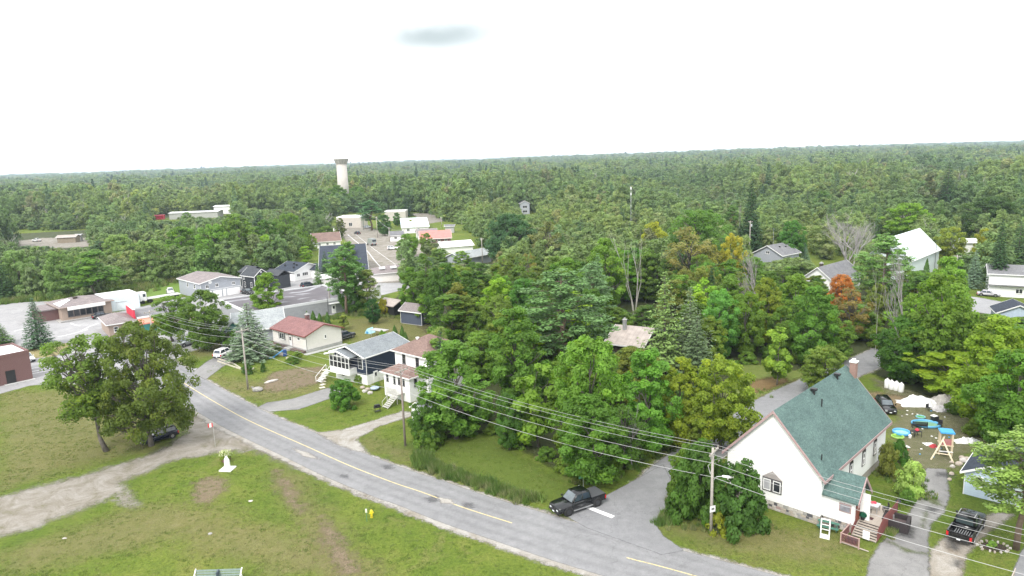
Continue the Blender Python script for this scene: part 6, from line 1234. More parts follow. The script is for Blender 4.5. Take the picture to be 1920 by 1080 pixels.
a = me.attributes.new('krot', 'FLOAT_VECTOR', 'POINT'); a.data.foreach_set('vector', np.array(rot, np.float32).ravel())
fo = tag(put('far_woodland', me), kind='stuff')
def inst_group(coll):
    ng = bpy.data.node_groups.new('scatter_trees', 'GeometryNodeTree')
    ng.interface.new_socket('Geometry', in_out='INPUT', socket_type='NodeSocketGeometry'); ng.interface.new_socket('Geometry', in_out='OUTPUT', socket_type='NodeSocketGeometry')
    gi = ng.nodes.new('NodeGroupInput'); go = ng.nodes.new('NodeGroupOutput'); ci = ng.nodes.new('GeometryNodeCollectionInfo'); ci.inputs['Collection'].default_value = coll
    ci.inputs['Separate Children'].default_value = True; ci.inputs['Reset Children'].default_value = True
    ip = ng.nodes.new('GeometryNodeInstanceOnPoints'); ip.inputs['Pick Instance'].default_value = True
    def na(nm, ty):
        n = ng.nodes.new('GeometryNodeInputNamedAttribute'); n.data_type = ty; n.inputs['Name'].default_value = nm; return n.outputs['Attribute']
    L = ng.links; L.new(gi.outputs[0], ip.inputs['Points']); L.new(ci.outputs[0], ip.inputs['Instance']); L.new(na('kidx', 'INT'), ip.inputs['Instance Index']); L.new(na('kscl', 'FLOAT_VECTOR'), ip.inputs['Scale'])
    er = ng.nodes.new('FunctionNodeEulerToRotation') if hasattr(bpy.types, 'FunctionNodeEulerToRotation') else None
    if er: L.new(na('krot', 'FLOAT_VECTOR'), er.inputs[0]); L.new(er.outputs[0], ip.inputs['Rotation'])
    else: L.new(na('krot', 'FLOAT_VECTOR'), ip.inputs['Rotation'])
    L.new(ip.outputs[0], go.inputs[0]); return ng
fo.modifiers.new('trees', 'NODES').node_group = inst_group(pc_)
print('trees', n_leaf, c1, c2, 'far', len(far))
# ================================================================== VEHICLES
def carpaint(name, c, rough=.25, metal=.3):
    if name in MATS: return MATS[name]
    m = mat(name, c, rough, .08, 2, metal=metal, coat=.6); return m
M_TYRE = mat('tyre_rubber', (.018, .018, .018), .85, .2, 6); M_RIM = mat('alloy_rim', (.45, .45, .46), .3, .1, 3, metal=.8); M_DKRIM = mat('dark_rim', (.06, .06, .065), .4, .1, 3, metal=.5)
M_HEAD = mat('headlight_lens', (.75, .78, .8), .15, .05, 3); M_TAIL = mat('tail_light_lens', (.5, .015, .02), .2, .1, 3); M_PLAST = mat('black_plastic', (.025, .025, .026), .6, .15, 4); M_CHROME = mat('bright_trim', (.6, .6, .6), .25, .05, 3, metal=.7)
def carglass(nm='car_glass', c=(.03, .045, .065)):
    if nm in MATS: return MATS[nm]
    m, nt, out = newmat(nm); p = N(nt, 'ShaderNodeBsdfPrincipled'); nt.links.new(ramp(nt, noise_fac(nt, 1.2, 2), [(.35, tuple(x * .6 for x in c)), (.65, c)]), p.inputs[0]); p.inputs['Roughness'].default_value = .05; p.inputs['Specular IOR Level'].default_value = .9; nt.links.new(p.outputs[0], out.inputs[0]); MATS[nm] = m; return m
def loft(mb, st, m=0):
    n = None; n0 = len(mb.v)
    for x, zb, zt, hb, hm, ht in st:
        h = zt - zb; q = [(-hb, zb), (-hm, zb + .3 * h), (-hm, zb + .72 * h), (-ht, zt), (ht, zt), (hm, zb + .72 * h), (hm, zb + .3 * h), (hb, zb)]; mb.v += [(x, y, z) for y, z in q]
    for i in range(len(st) - 1):
        for j in range(8): mb.f.append([n0 + i * 8 + j, n0 + i * 8 + (j + 1) % 8, n0 + (i + 1) * 8 + (j + 1) % 8, n0 + (i + 1) * 8 + j]); mb.m.append(m)
    mb.f.append([n0 + j for j in range(8)][::-1]); mb.f.append([n0 + (len(st) - 1) * 8 + j for j in range(8)]); mb.m += [m, m]
def quad_on(a, b, c, d, u0, u1, v0, v1, off):
    a, b, c, d = map(Vector, (a, b, c, d)); n = (b - a).cross(d - a).normalized()
    f = lambda u, v: (a * (1 - u) + b * u) * (1 - v) + (d * (1 - u) + c * u) * v + n * off
    return [f(u0, v0), f(u1, v0), f(u1, v1), f(u0, v1)]
def vehicle(name, label, cat, loc, rz, kind='suv', paint=None, L=4.7, Wd=1.86, H=1.7, wr=.36, cover=False, rim=None, rack=False, scale=1.):
    t = thing(name, label, cat, loc, rz); t.scale = (scale,) * 3; hw = Wd / 2; f, r = L / 2, -L / 2; belt = H * .60; zb = .28 if kind != 'pickup' else .42
    xw, xr = f - .92 * L / 4.7, r + .9 * L / 4.7
    if kind == 'pickup': cb0, cb1, ct0, ct1 = -.195 * L, .235 * L, -.165 * L, .105 * L; hood = belt * .97
    elif kind == 'sedan': cb0, cb1, ct0, ct1 = r + .55, .2 * L, r + 1.2, .06 * L; hood = belt * .95
    elif kind == 'van': cb0, cb1, ct0, ct1 = r + .02, .42 * L, r + .12, .27 * L; hood = belt * .9
    else: cb0, cb1, ct0, ct1 = r + .06, .215 * L, r + .35, .07 * L; hood = belt * .97
    b = MB(); bx0 = cb0 if kind == 'pickup' else r + .08
    st = [] if kind == 'pickup' else [(r, zb + .12, belt * .86, hw * .8, hw * .9, hw * .8)]
    st += [(bx0, zb, belt, hw * .93, hw, hw * .93), (cb1, zb, belt * 1.0, hw * .93, hw, hw * .92), (f - .35, zb, hood * .98, hw * .92, hw * .98, hw * .87), (f - .1, zb + .02, hood * .93, hw * .88, hw * .94, hw * .82), (f, zb + .08, hood * .80, hw * .82, hw * .88, hw * .76)]
    loft(b, st); body = b.build('body', paint, t, 'auto', .03)
    hb, ht = hw * .9, hw * .73; B = [(cb0, -hb, belt - .02), (cb1, -hb, belt - .02), (cb1, hb, belt - .02), (cb0, hb, belt - .02)]; T_ = [(ct0, -ht, H), (ct1, -ht, H), (ct1, ht, H), (ct0, ht, H)]
    b = MB(); b.add(B + T_, [(3, 2, 1, 0), (4, 5, 6, 7), (0, 1, 5, 4), (1, 2, 6, 5), (2, 3, 7, 6), (3, 0, 4, 7)]); b.build('cab', paint, t, 'auto', .05)
    gl = carglass(); glw = carglass('windscreen_glass', (.11, .14, .155))
    MB().add(quad_on(B[1], B[2], T_[2], T_[1], .07, .93, .12, .92, .012), [(0, 1, 2, 3)]).build('windscreen', glw, t); MB().add(quad_on(B[3], B[0], T_[0], T_[3], .1, .9, .2, .88, .012), [(0, 1, 2, 3)]).build('rear_window', gl, t)
    segs = [(.06, .48), (.53, .9)] if kind != 'van' else [(.62, .93)]
    for u0, u1 in segs:
        MB().add(quad_on(B[0], B[1], T_[1], T_[0], u0, u1, .14, .86, .012), [(0, 1, 2, 3)]).build('side_window', gl, t)
        MB().add(quad_on(B[2], B[3], T_[3], T_[2], 1 - u1, 1 - u0, .14, .86, .012), [(0, 1, 2, 3)]).build('side_window', gl, t)
    if kind == 'pickup':
        b = MB(); z1 = belt - .02
        b.box(r + .02, cb0 + .02, -hw * .98, -hw * .98 + .12, zb + .1, z1); b.box(r + .02, cb0 + .02, hw * .98 - .12, hw * .98, zb + .1, z1); b.box(r, r + .1, -hw * .96, hw * .96, zb + .15, z1); b.box(r + .1, cb0, -hw * .9, hw * .9, zb + .1, zb + .3)
        bed = b.build('bed', paint, t, False, .02)
        for k in range(7): MB().box(r + .12, cb0 - .05, -.62 + k * .19, -.56 + k * .19, zb + .3, zb + .33).build('bed_rib', M_STEEL, bed) if not cover else None
        if cover: MB().box(r + .04, cb0 + .01, -hw * .93, hw * .93, z1 + .002, z1 + .05).build('tonneau_cover', mat('charcoal_cover', (.07, .072, .078), .6, .1), t, False, .015)
    whm = MB(); whm.tube([(0, -.13, 0), (0, -.09, 0), (0, .09, 0), (0, .13, 0)], [wr * .88, wr, wr, wr * .88], 18); wm = whm.mesh('wheel', M_TYRE, False)
    rm = MB(); rm.tube([(0, -.14, 0), (0, .14, 0)], wr * .62, 12)
    for k in range(5): a = 2 * PI * k / 5; rm.box(-.03, .03, -.15, .15, .02, wr * .6, mat=Matrix.Rotation(a, 4, 'Y'))
    rmm = rm.mesh('rim', rim or M_RIM)
    for x in (xw, xr):
        for s in (-1, 1):
            MB().tube([(x, s * (hw * .9), wr * 1.06), (x, s * (hw + .012), wr * 1.06)], wr * 1.2, 18).build('wheel_arch', M_PLAST, t)
            w_ = put('wheel', wm, t, (x, s * (hw - .09), wr)); put('rim', rmm, w_)
    for s in (-1, 1):
        MB().box(f - .14, f + .008, s * hw * .58 - .16, s * hw * .58 + .16, hood * .58, hood * .74).build('headlight', M_HEAD, t, False, .02)
        MB().box(r - .012, r + .16, s * (hw * .9) - .1, s * (hw * .9) + .1, belt * .55, belt * .9).build('tail_light', M_TAIL, t, False, .02)
        MB().box(cb1 - .32, cb1 - .14, s * (hw + .13) - .1, s * (hw + .13) + .06, belt - .02, belt + .17).build('wing_mirror', paint if kind != 'pickup' else M_PLAST, t, False, .02)
    MB().box(f - .02, f + .03, -hw * .36, hw * .36, hood * .45, hood * .72).build('grille', M_PLAST, t); 
    MB().box(f - .12, f + .07, -hw * .86, hw * .86, zb, zb + .26).build('bumper', M_PLAST, t, False, .03); MB().box(r - .07, r + .12, -hw * .88, hw * .88, zb, zb + .24).build('bumper', M_PLAST, t, False, .03)
    MB().box(f + .07, f + .085, -.15, .15, zb + .06, zb + .19).build('licence_plate', M_HEAD, t); MB().box(r - .085, r - .07, -.15, .15, zb + .08, zb + .22).build('licence_plate', M_HEAD, t)
    for s in (-1, 1): MB().box(xr + wr * 1.3, xw - wr * 1.3, s * (hw - .02) - .05, s * (hw - .02) + .06, zb - .03, zb + .03).build('running_board', M_STEEL if kind == 'pickup' else M_PLAST, t)
    if rack or kind == 'suv':
        b = MB()
        for s in (-1, 1): b.tube([(ct0 + .2, s * ht * .88, H + .05), (ct1 - .1, s * ht * .88, H + .05)], .025, 5)
        b.build('roof_rail', M_CHROME if rack else M_PLAST, t)
    return t
def spot(rear, front):
    a, b = Vector(G(*rear)), Vector(G(*front)); return a, b, math.atan2((b - a).y, (b - a).x)
def park(rear, front, near='left', Wd=1.9):
    """rear and front: feet of the two wheels on the side nearer the camera; near: which side of the vehicle that is"""
    a, b, h = spot(rear, front); n = Vector((-math.sin(h), math.cos(h))) * (1 if near == 'right' else -1); c = (a + b) / 2 + n * (Wd / 2 - .1); return (c.x, c.y, .03), h
P_BLACK = carpaint('black_car_paint', (.010, .011, .013)); P_NAVYC = carpaint('dark_blue_car_paint', (.008, .012, .03)); P_SILV = carpaint('silver_car_paint', (.42, .45, .46), .3, .5); P_WHITE = carpaint('white_car_paint', (.78, .78, .78), .3, 0); P_GREYC = carpaint('dark_grey_car_paint', (.05, .055, .065))
l, h = park((1122, 949), (1063, 969), 'left', 2.05); vehicle('pickup_truck', 'black pickup truck with covered bed turning onto the main road', 'pickup truck', l, h, 'pickup', P_BLACK, 5.9, 2.05, 1.98, .46, True, M_DKRIM)
l, h = park((1822, 1022), (1843, 988), 'right', 2.0); vehicle('pickup_truck', 'black pickup truck with open bed parked on the gravel beside the blue garage', 'pickup truck', l, h, 'pickup', P_BLACK, 5.9, 2.03, 1.95, .42, False, M_RIM, rack=True)
l, h = park((323, 822), (283, 834), 'left', 1.85); vehicle('suv', 'dark blue car parked on the grass under the dark oak', 'car', l, h, 'suv', P_NAVYC, 4.6, 1.82, 1.65, .36, rim=M_RIM, rack=True)
l, h = park((372, 643), (343, 652), 'left', 1.9); vehicle('pickup_truck', 'silver pickup truck under the full round tree', 'pickup truck', l, h, 'pickup', P_SILV, 5.6, 1.95, 1.85, .38)
l, h = park((419, 672), (437, 664), 'right', 1.85); vehicle('suv', 'white car parked beside the wide blue-grey spruce', 'car', l, h, 'suv', P_WHITE, 4.6, 1.85, 1.72, .35)
l, h = park((640, 640), (660, 634), 'right', 1.9); vehicle('pickup_truck', 'dark pickup truck with white roof behind the red-roofed bungalow', 'pickup truck', l, h, 'pickup', P_GREYC, 5.2, 1.9, 1.8, .38, True)
l, h = park((1672, 748), (1676, 782), 'left', 1.85); l = (*G(1660, 768), .03); hh = spot((1650, 748), (1680, 782))[2]; vehicle('hatchback_car', 'black car parked in the yard behind the church', 'car', l, hh, 'suv', P_BLACK, 4.5, 1.82, 1.55, .34)
def simple_car(name, label, px, py, hd, kind, paint, L=4.5, H=1.6, cat='car', **k): return vehicle(name, label, cat, (*G(px, py), .03), R(hd), kind, paint, L, 1.85, H, .34, **k)
simple_car('sedan_car', 'black saloon parked against the village store', 192, 596, 40, 'sedan', P_BLACK)
simple_car('white_car', 'white car parked behind the purple-brown brick building', 51, 677, -40, 'sedan', P_WHITE)
simple_car('grey_car', 'dark grey car parked above the long flat roof', 578, 538, 48, 'suv', P_GREYC)
simple_car('sedan_car', 'black car nosed in beside the charcoal gabled house', 464, 551, -40, 'sedan', P_BLACK)
simple_car('white_pickup', 'white pickup truck on the bright lawn behind the round tree', 320, 551, -60, 'pickup', P_WHITE, 5.4, 1.85, 'pickup truck')
simple_car('dark_car', 'small dark car driving up the village street', 670, 439, 128, 'sedan', P_BLACK)
simple_car('white_car', 'white car parked at the verge of the village street', 736, 468, 5, 'suv', P_WHITE)
simple_car('grey_car', 'grey car parked at the grass by the far street pine', 690, 428, 5, 'suv', P_SILV)
simple_car('white_pickup', 'white pickup truck in the gravel clearing far left', 69, 453, 160, 'pickup', P_WHITE, 5.4, 1.85, 'pickup truck')
simple_car('covered_car', 'car under a pale cover by the tall dark spruce', 1853, 555, -35, 'sedan', mat('pale_tarpaulin', (.45, .44, .47), .8, .15, 2), 4.6, 1.4)
# motorhome / box truck on the street
t = thing('box_truck', 'grey box truck driving up the village street', 'truck', (*G(697, 460), .03), R(125)); t.scale = (.92,) * 3
MB().box(-3.2, 1.9, -1.15, 1.15, .75, 3.3).build('cargo_box', P_SILV, t, False, .08); b = MB(); b.add([(1.9, -1, .6), (3.3, -1, .6), (3.3, 1, .6), (1.9, 1, .6), (1.9, -.9, 2.4), (2.6, -.9, 2.4), (2.6, .9, 2.4), (1.9, .9, 2.4)], [(3, 2, 1, 0), (4, 5, 6, 7), (0, 1, 5, 4), (1, 2, 6, 5), (2, 3, 7, 6), (3, 0, 4, 7)]); b.build('cab', P_SILV, t, False, .06)
MB().box(-3.26, -3.2, -.95, .95, 2.0, 2.9).build('rear_window', carglass(), t); MB().box(-3.3, -3.1, -1.1, 1.1, .45, .75).build('bumper', M_PLAST, t)
for x in (-2, 2.3):
    for s in (-1, 1): MB().tube([(x, s * .85, .45), (x, s * 1.16, .45)], .45, 14).build('wheel', M_TYRE, t)
for s in (-1, 1): MB().box(-3.28, -3.2, s * .95 - .1, s * .95 + .1, .8, 1.2).build('tail_light', M_TAIL, t)
# white semi truck with flatbed near the false front
t = thing('flatbed_lorry', 'white lorry with long flat bed parked right of the pale metal building', 'truck', (*G(285, 566), .03), R(48)); MB().box(-3.4, -1.6, -1.2, 1.2, .7, 3.2).build('cab', P_WHITE, t, False, .12); MB().box(-3.43, -3.38, -1.0, 1.0, 1.9, 2.8).build('windscreen', carglass(), t); MB().box(-1.4, 7.5, -1.2, 1.2, 1.05, 1.3).build('flat_bed', P_WHITE, t); MB().box(-2.6, -1.9, -1.22, -1.19, 1.9, 2.7).build('side_window', carglass(), t)
for x in (-2.7, -.6, 5.4, 6.6):
    for s in (-1, 1): MB().tube([(x, s * .9, .5), (x, s * 1.2, .5)], .5, 14).build('wheel', M_TYRE, t)
# ================================================================== POLES AND WIRES
M_POLE = mat('weathered_pole_wood', (.36, .33, .30), .9, .15, 3, stripes=None); M_WIRE = mat('aluminium_wire', (.42, .42, .42), .5, .05, 2); M_WIRED = mat('dark_cable', (.10, .10, .10), .6, .1, 2); M_INS = mat('porcelain', (.25, .22, .20), .3, .1, 3)
WDIR = math.atan2(64.3 - 89, 19.3 + 15.2)
def pole(name, label, x, y, H, arm=1.15, r=.16, adir=None, trans=False, m=None):
    t = thing(name, label, 'utility pole', (x, y, 0)); b = MB(); b.tube([(0, 0, -.3), (0, 0, H * .5), (0, 0, H)], [r, r * .85, r * .68], 10); b.build('pole', m or M_POLE, t, True)
    if arm:
        a = (adir if adir is not None else WDIR) + PI / 2; ca, sa = math.cos(a), math.sin(a); rot = (0, 0, a)
        c = MB().box(-arm, arm, -.06, .06, -.07, .07).build('crossarm', M_POLE, t, loc=(.12 * sa, -.12 * ca, H - .35), rot=rot)
        ins = MB(); ins.tube([(0, 0, 0), (0, 0, .1), (0, 0, .2)], [.07, .05, .07], 8); im = ins.mesh('insulator', M_INS)
        for u in (-arm * .92, arm * .92, arm * .35): put('insulator', im, c, (u, 0, .07))
        b = MB(); b.tube([(-arm * .6 * ca, -arm * .6 * sa, H - .4), (0, 0, H - 1.1)], .03, 4); b.tube([(arm * .6 * ca, arm * .6 * sa, H - .4), (0, 0, H - 1.1)], .03, 4); b.build('brace', M_STEEL, t)
    if trans: b = MB(); b.tube([(0, 0, -.45), (0, 0, -.4), (0, 0, .35), (0, 0, .42)], [.2, .26, .26, .2], 12); b.build('transformer', mat('light_grey_tank', (.42, .44, .46), .5, .1), t, loc=(.42, -.1, H - 1.6))
    return t
def base_top(px, py, top): x, y = G(px, py); return x, y, height_at(x, y, top)
pr = base_top(1333, 1001, 840); p3 = base_top(760, 836, 690); p2 = base_top(465, 730, 616)
tr_ = pole('utility_pole', 'wooden utility pole with street lamp arm at the church corner', *pr)
b = MB(); b.box(-.30, .30, -.19, -.16, pr[2] * .27, pr[2] * .27 + .62); s_ = b.build('route_sign', mat('sign_white', (.75, .75, .75), .5, .03), tr_, rot=(0, 0, R(20)))
b = MB(); b.box(-.13, -.05, -.2, -.185, pr[2] * .27 + .22, pr[2] * .27 + .42); b.box(-.02, .05, -.2, -.185, pr[2] * .27 + .22, pr[2] * .27 + .42); b.box(.08, .16, -.2, -.185, pr[2] * .27 + .22, pr[2] * .27 + .42); b.build('sign_mark', M_BLACK, s_)
b = MB(); a = R(-20); hl = height_at(pr[0], pr[1], 893); b.tube([(0, 0, hl - .5), (.4 * math.cos(a), .4 * math.sin(a), hl), (1.0 * math.cos(a), 1.0 * math.sin(a), hl + .15)], .035, 5); b.build('lamp_arm', M_STEEL, tr_); b = MB(); b.box(.9, 1.6, -.13, .13, hl + .05, hl + .2); b.build('lamp_head', mat('pale_lamp_housing', (.68, .7, .7), .4, .05), tr_, rot=(0, 0, a), bevel=.03)
b = MB(); b.tube([(-.1, 0, pr[2] - 1.4), (-.45, -.1, pr[2] - 1.7), (-.2, -.05, pr[2] - 2.6), (-.1, 0, pr[2] - 2.2)], .03, 5); b.build('cable_loop', M_WIRE, tr_)
pole('utility_pole', 'tall wooden utility pole in front of the white enclosed porch', *p3, m=mat('brown_pole_wood', (.24, .20, .18), .9, .2, 3)); pole('utility_pole', 'wooden utility pole on the sloping lawn before the wide spruce', *p2)
d32 = Vector((p2[0] - p3[0], p2[1] - p3[1])); p1 = (p2[0] + d32.x * .9, p2[1] + d32.y * .9, 9.2); dr3 = Vector((pr[0] - p3[0], pr[1] - p3[1])); p5 = (pr[0] + dr3.x * .95, pr[1] + dr3.y * .95 - 3, 8.6)
pole('utility_pole', 'wooden utility pole hidden behind the leaning tree by the silver pickup', *p1); pole('utility_pole', 'wooden utility pole beyond the right edge', *p5)
chain = [p1, p2, p3, pr, p5]
def wire(label, pts, sag=.9, r=.018, m=None, grp=None):
    mb = MB(); 
    for a, b_ in zip(pts[:-1], pts[1:]):
        q = []
        for i in range(15): u = i / 14; q.append((a[0] + (b_[0] - a[0]) * u, a[1] + (b_[1] - a[1]) * u, a[2] + (b_[2] - a[2]) * u - sag * 4 * u * (1 - u)))
        mb.tube(q, r, 4, cap=False)
    return tag(mb.build('overhead_wire', m or M_WIRE), label, 'wire', grp)
ca, sa = math.cos(WDIR + PI / 2), math.sin(WDIR + PI / 2)
for u, dz, sg, rr_w, lb in [(1.05, -.1, .8, .014, 'overhead wire on the far end of the crossarms along the main road'), (.4, -.1, .9, .014, 'overhead wire next to the pole tops along the main road'), (-1.05, -.1, .85, .014, 'overhead wire on the road-side end of the crossarms'), (0, -1.5, .95, .018, 'thicker neutral wire below the crossarms along the main road'), (0, -2.9, 1.0, .021, 'lowest pale cable strung along the main road poles')]:
    wire(lb, [(p[0] + ca * u, p[1] + sa * u, p[2] + dz) for p in chain], sg, rr_w)
wire('service wire drooping from the lawn pole to the navy house', [(p2[0], p2[1], p2[2] - 1.6), (-29.5, 112.6, 5.4)], .8, .012)
wire('service wire from the lawn pole to the red-roofed bungalow', [(p2[0], p2[1], p2[2] - 1.2), (-48.8, 138, 3.9)], .5, .012)
wire('service wire from the wooden pole to the two-storey house', [(p3[0], p3[1], p3[2] - 1.4), (-17.5, 104.6, 6.2)], .4, .012)
wire('service wire from the corner pole to the church gable', [(pr[0], pr[1], pr[2] - 1.2), (*church_pt(1.5, -.2)[:2], 6.2)], .35, .012)
vp = [(641, 438, 418, 'left one'), (682, 431, 393, 'greenish one'), (708, 446, 407, 'slim one'), (731, 454, 426, 'one'), (759, 448, 429, 'shorter one'), (784, 459, 425, 'thick white-grey one')]
for px, py, tp, lb in [(641, 438, 417, 'thin utility pole left of the village street by the brown-roofed white house'), (682, 431, 392, 'tall greenish utility pole at the far end of the village street'), (708, 446, 406, 'utility pole between the street and the round trees'), (731, 454, 426, 'utility pole beside the small white house on the street'), (759, 449, 428, 'short utility pole in front of the pale metal roof'), (784, 460, 424, 'stout pale utility pole beside the pink roof'), (828, 426, 407, 'utility pole right of the pale blue metal roof'), (905, 498, 446, 'utility pole beside the blue shed at the wood edge'), (620, 588, 530, 'thin grey pole at the wall of the long flat-roofed building'), (1405, 478, 414, 'utility pole with grey transformer by the grey-roofed house'), (1790, 540, 478, 'utility pole behind the light green tree near the white barn')]:
    x, y, H = base_top(px, py, tp); pole('utility_pole', lb, x, y, H, .9, .17, R(40), trans=(px in (1405, 784)), m=mat('green_grey_pole', (.22, .28, .24), .8, .1) if px == 682 else None)
vps = [base_top(*q) for q in [(759, 449, 428), (731, 454, 426), (708, 446, 406), (682, 431, 392)]]
wire('overhead wire along the right side of the village street', [(a, b_, c - .3) for a, b_, c in vps], .8, .05)
x, y, H = base_top(1183, 438, 352); t = thing('radio_mast', 'thin grey lattice mast rising above the far wood', 'mast', (x, y, 0)); b = MB()
for k in range(3): a = 2 * PI * k / 3; b.tube([(.45 * math.cos(a), .45 * math.sin(a), 0), (.3 * math.cos(a), .3 * math.sin(a), H)], .04, 4)
b.build('tower_leg', M_STEEL, t); b = MB(); z = 1; k = 0
while z < H - 1: a0, a1 = 2 * PI * k / 3, 2 * PI * (k + 1) / 3; b.tube([(.4 * math.cos(a0), .4 * math.sin(a0), z), (.4 * math.cos(a1), .4 * math.sin(a1), z + 1)], .03, 3); z += 1; k += 1
b.build('bracing', M_STEEL, t); b = MB(); b.tube([(0, 0, H - .8), (0, 0, H + .4)], .3, 8); b.tube([(0, 0, H - 3.4), (0, 0, H - 2.4)], .3, 8); b.build('antenna', M_WHITEP, t)
# ================================================================== STREET FURNITURE
x, y = G(697, 970); t = thing('fire_hydrant', 'yellow fire hydrant in the grass beside the main road', 'hydrant', (x, y, 0), R(30)); b = MB(); b.tube([(0, 0, 0), (0, 0, .08), (0, 0, .081), (0, 0, .62), (0, 0, .63), (0, 0, .68), (0, 0, .78), (0, 0, .86)], [.16, .16, .12, .12, .16, .16, .12, .04], 12); b.build('barrel', mat('hydrant_yellow', (.75, .60, .03), .5, .1), t); b = MB(); b.tube([(-.24, 0, .5), (.24, 0, .5)], .065, 8); b.tube([(0, -.2, .46), (0, 0, .46)], .085, 8); b.build('nozzle', mat('hydrant_yellow', ()), t)
MB().tube([(0, 0, -.1), (0, 0, .12)], .14, 10).build('foot', M_BLACK, t)
x, y = G(688, 978); t = thing('marker_post', 'slim green marker post with white top beside the yellow hydrant', 'post', (x, y, 0)); MB().tube([(0, 0, 0), (0, 0, 1.2)], .035, 6).build('post', mat('green_post', (.08, .2, .12), .6, .1), t); MB().box(-.09, .09, -.03, .03, 1.0, 1.4).build('marker_plate', mat('pale_yellow_plate', (.72, .74, .6), .5, .05), t)
x, y, H = base_top(1094, 918, 893); t = thing('street_name_sign', 'green street name sign post on the corner behind the black pickup', 'street sign', (x, y, 0), R(20)); MB().tube([(0, 0, 0), (0, 0, H + .1)], .05, 6).build('post', M_STEEL, t); gm = mat('sign_green', (.10, .36, .27), .5, .05); MB().box(-.55, .55, -.02, .02, H - .2, H + .12).build('name_plate', gm, t); MB().box(-.02, .02, -.55, .55, H + .15, H + .45).build('name_plate', gm, t)
x, y, H = base_top(1087, 925, 914); t = thing('delineator', 'small white post behind the roof of the black pickup', 'post', (x, y, 0)); MB().tube([(0, 0, 0), (0, 0, H)], .05, 6).build('post', M_STEEL, t); MB().box(-.14, .14, -.03, .03, H - .1, H + .25).build('plate', M_HEAD, t)
# monument with planter and flag
x, y = G(427, 880); t = thing('white_monument', 'white stone cenotaph on a square slab in the lawn', 'monument', (x, y, 0), R(-8)); MB().box(-.75, .75, -.7, .7, 0, .14).build('slab', M_WHITEP, t); b = MB()
b.add([(-.3, -.2, .14), (.3, -.2, .14), (.3, .2, .14), (-.3, .2, .14), (-.26, -.16, 1.35), (.26, -.16, 1.15), (.26, .16, 1.15), (-.26, .16, 1.35), (-.05, -.14, 1.75), (-.05, .14, 1.75)], [(3, 2, 1, 0), (0, 1, 5, 8, 4), (3, 7, 9, 6, 2), (0, 4, 7, 3), (1, 2, 6, 5), (4, 8, 9, 7), (5, 6, 9, 8)]); b.build('stone', M_WHITE if 0 else M_WHITEP, t)
x, y = G(424, 866); t = thing('flower_planter', 'purple planter of tall yellow-green flowers behind the white monument', 'planter', (x, y, 0)); b = MB(); b._lathe([(.38, 0), (.55, .45), (.58, .5), (.5, .5), (.48, .4), (0.01, .38)], (0, 0, 0), 14, 0); b.build('pot', mat('plum_glaze', (.16, .06, .11), .5, .2), t)
rg = np.random.default_rng(3)
def tuft_mesh(nm, n, rad, h, size, mtl, tint_lo=0, seed=1, flat=.6):
    rg = np.random.default_rng(seed); a = rg.uniform(0, 2 * PI, n); r = rad * rg.uniform(0, 1, n) ** .5; z = rg.uniform(0, 1, n) ** .8 * h * (1 - .4 * (r / rad) ** 2); p = np.stack([r * np.cos(a), r * np.sin(a), z], 1)
    nn = np.stack([np.cos(a), np.sin(a), np.full(n, flat)], 1) + rg.normal(size=(n, 3)) * .5; return quads_mesh(nm, p, nn, size * rg.uniform(.6, 1.3, n), rg.uniform(tint_lo, 1, n), np.zeros(n), mtl, rg, asp=1.8, up=np.tile([0, 0, 1.], (n, 1)))
f_ = put('foliage', tuft_mesh('foliage', 700, .62, .9, .17, M_LEAF, seed=4), t, (0, 0, .45)); f_.color = (.22, .30, .03, 1); f_ = put('flowers', tuft_mesh('flowers', 260, .85, .6, .10, M_LEAF, seed=5), t, (0, 0, .95)); f_.color = (.62, .62, .45, 1); f_ = put('trailing_flowers', tuft_mesh('trailing', 200, .62, .25, .12, M_LEAF, seed=6), t, (0, 0, .3)); f_.color = (.20, .05, .10, 1)
x, y = G(404, 838); H = height_at(x, y, 792); t = thing('flag_pole', 'small Canadian flag on a thin pole by the gravel drive', 'flag', (x, y, 0), R(-25)); MB().tube([(0, 0, 0), (0, 0, H)], .022, 5).build('pole', M_WIRE, t); b = MB()
n_ = 10; FWd, FH = 1.0, .55; zt_ = H - .05
for i in range(n_):
    b.cm = 0 if i < 2.6 or i > 7 else 1; x0, x1 = -FWd * i / n_, -FWd * (i + 1) / n_; y0, y1 = .08 * math.sin(i * .9), .08 * math.sin((i + 1) * .9); b.add([(x0, y0, zt_ - .03 * i), (x1, y1, zt_ - .03 * (i + 1)), (x1, y1, zt_ - FH - .03 * (i + 1)), (x0, y0, zt_ - FH - .03 * i)], [(0, 1, 2, 3)])
b.cm = 0; cx_, cz_ = -.5, zt_ - FH / 2 - .15; lf = [(0, .2), (.05, .12), (.1, .14), (.08, .02), (.17, .04), (.1, -.06), (.02, -.1), (0, -.2), (-.02, -.1), (-.1, -.06), (-.17, .04), (-.08, .02), (-.1, .14), (-.05, .12)]
b.add([(cx_ + u, -.02, cz_ + v) for u, v in lf], [list(range(len(lf)))]); b.build('flag', [mat('flag_red', (.60, .02, .03), .7, .1), mat('flag_white', (.75, .74, .74), .7, .05)], t)
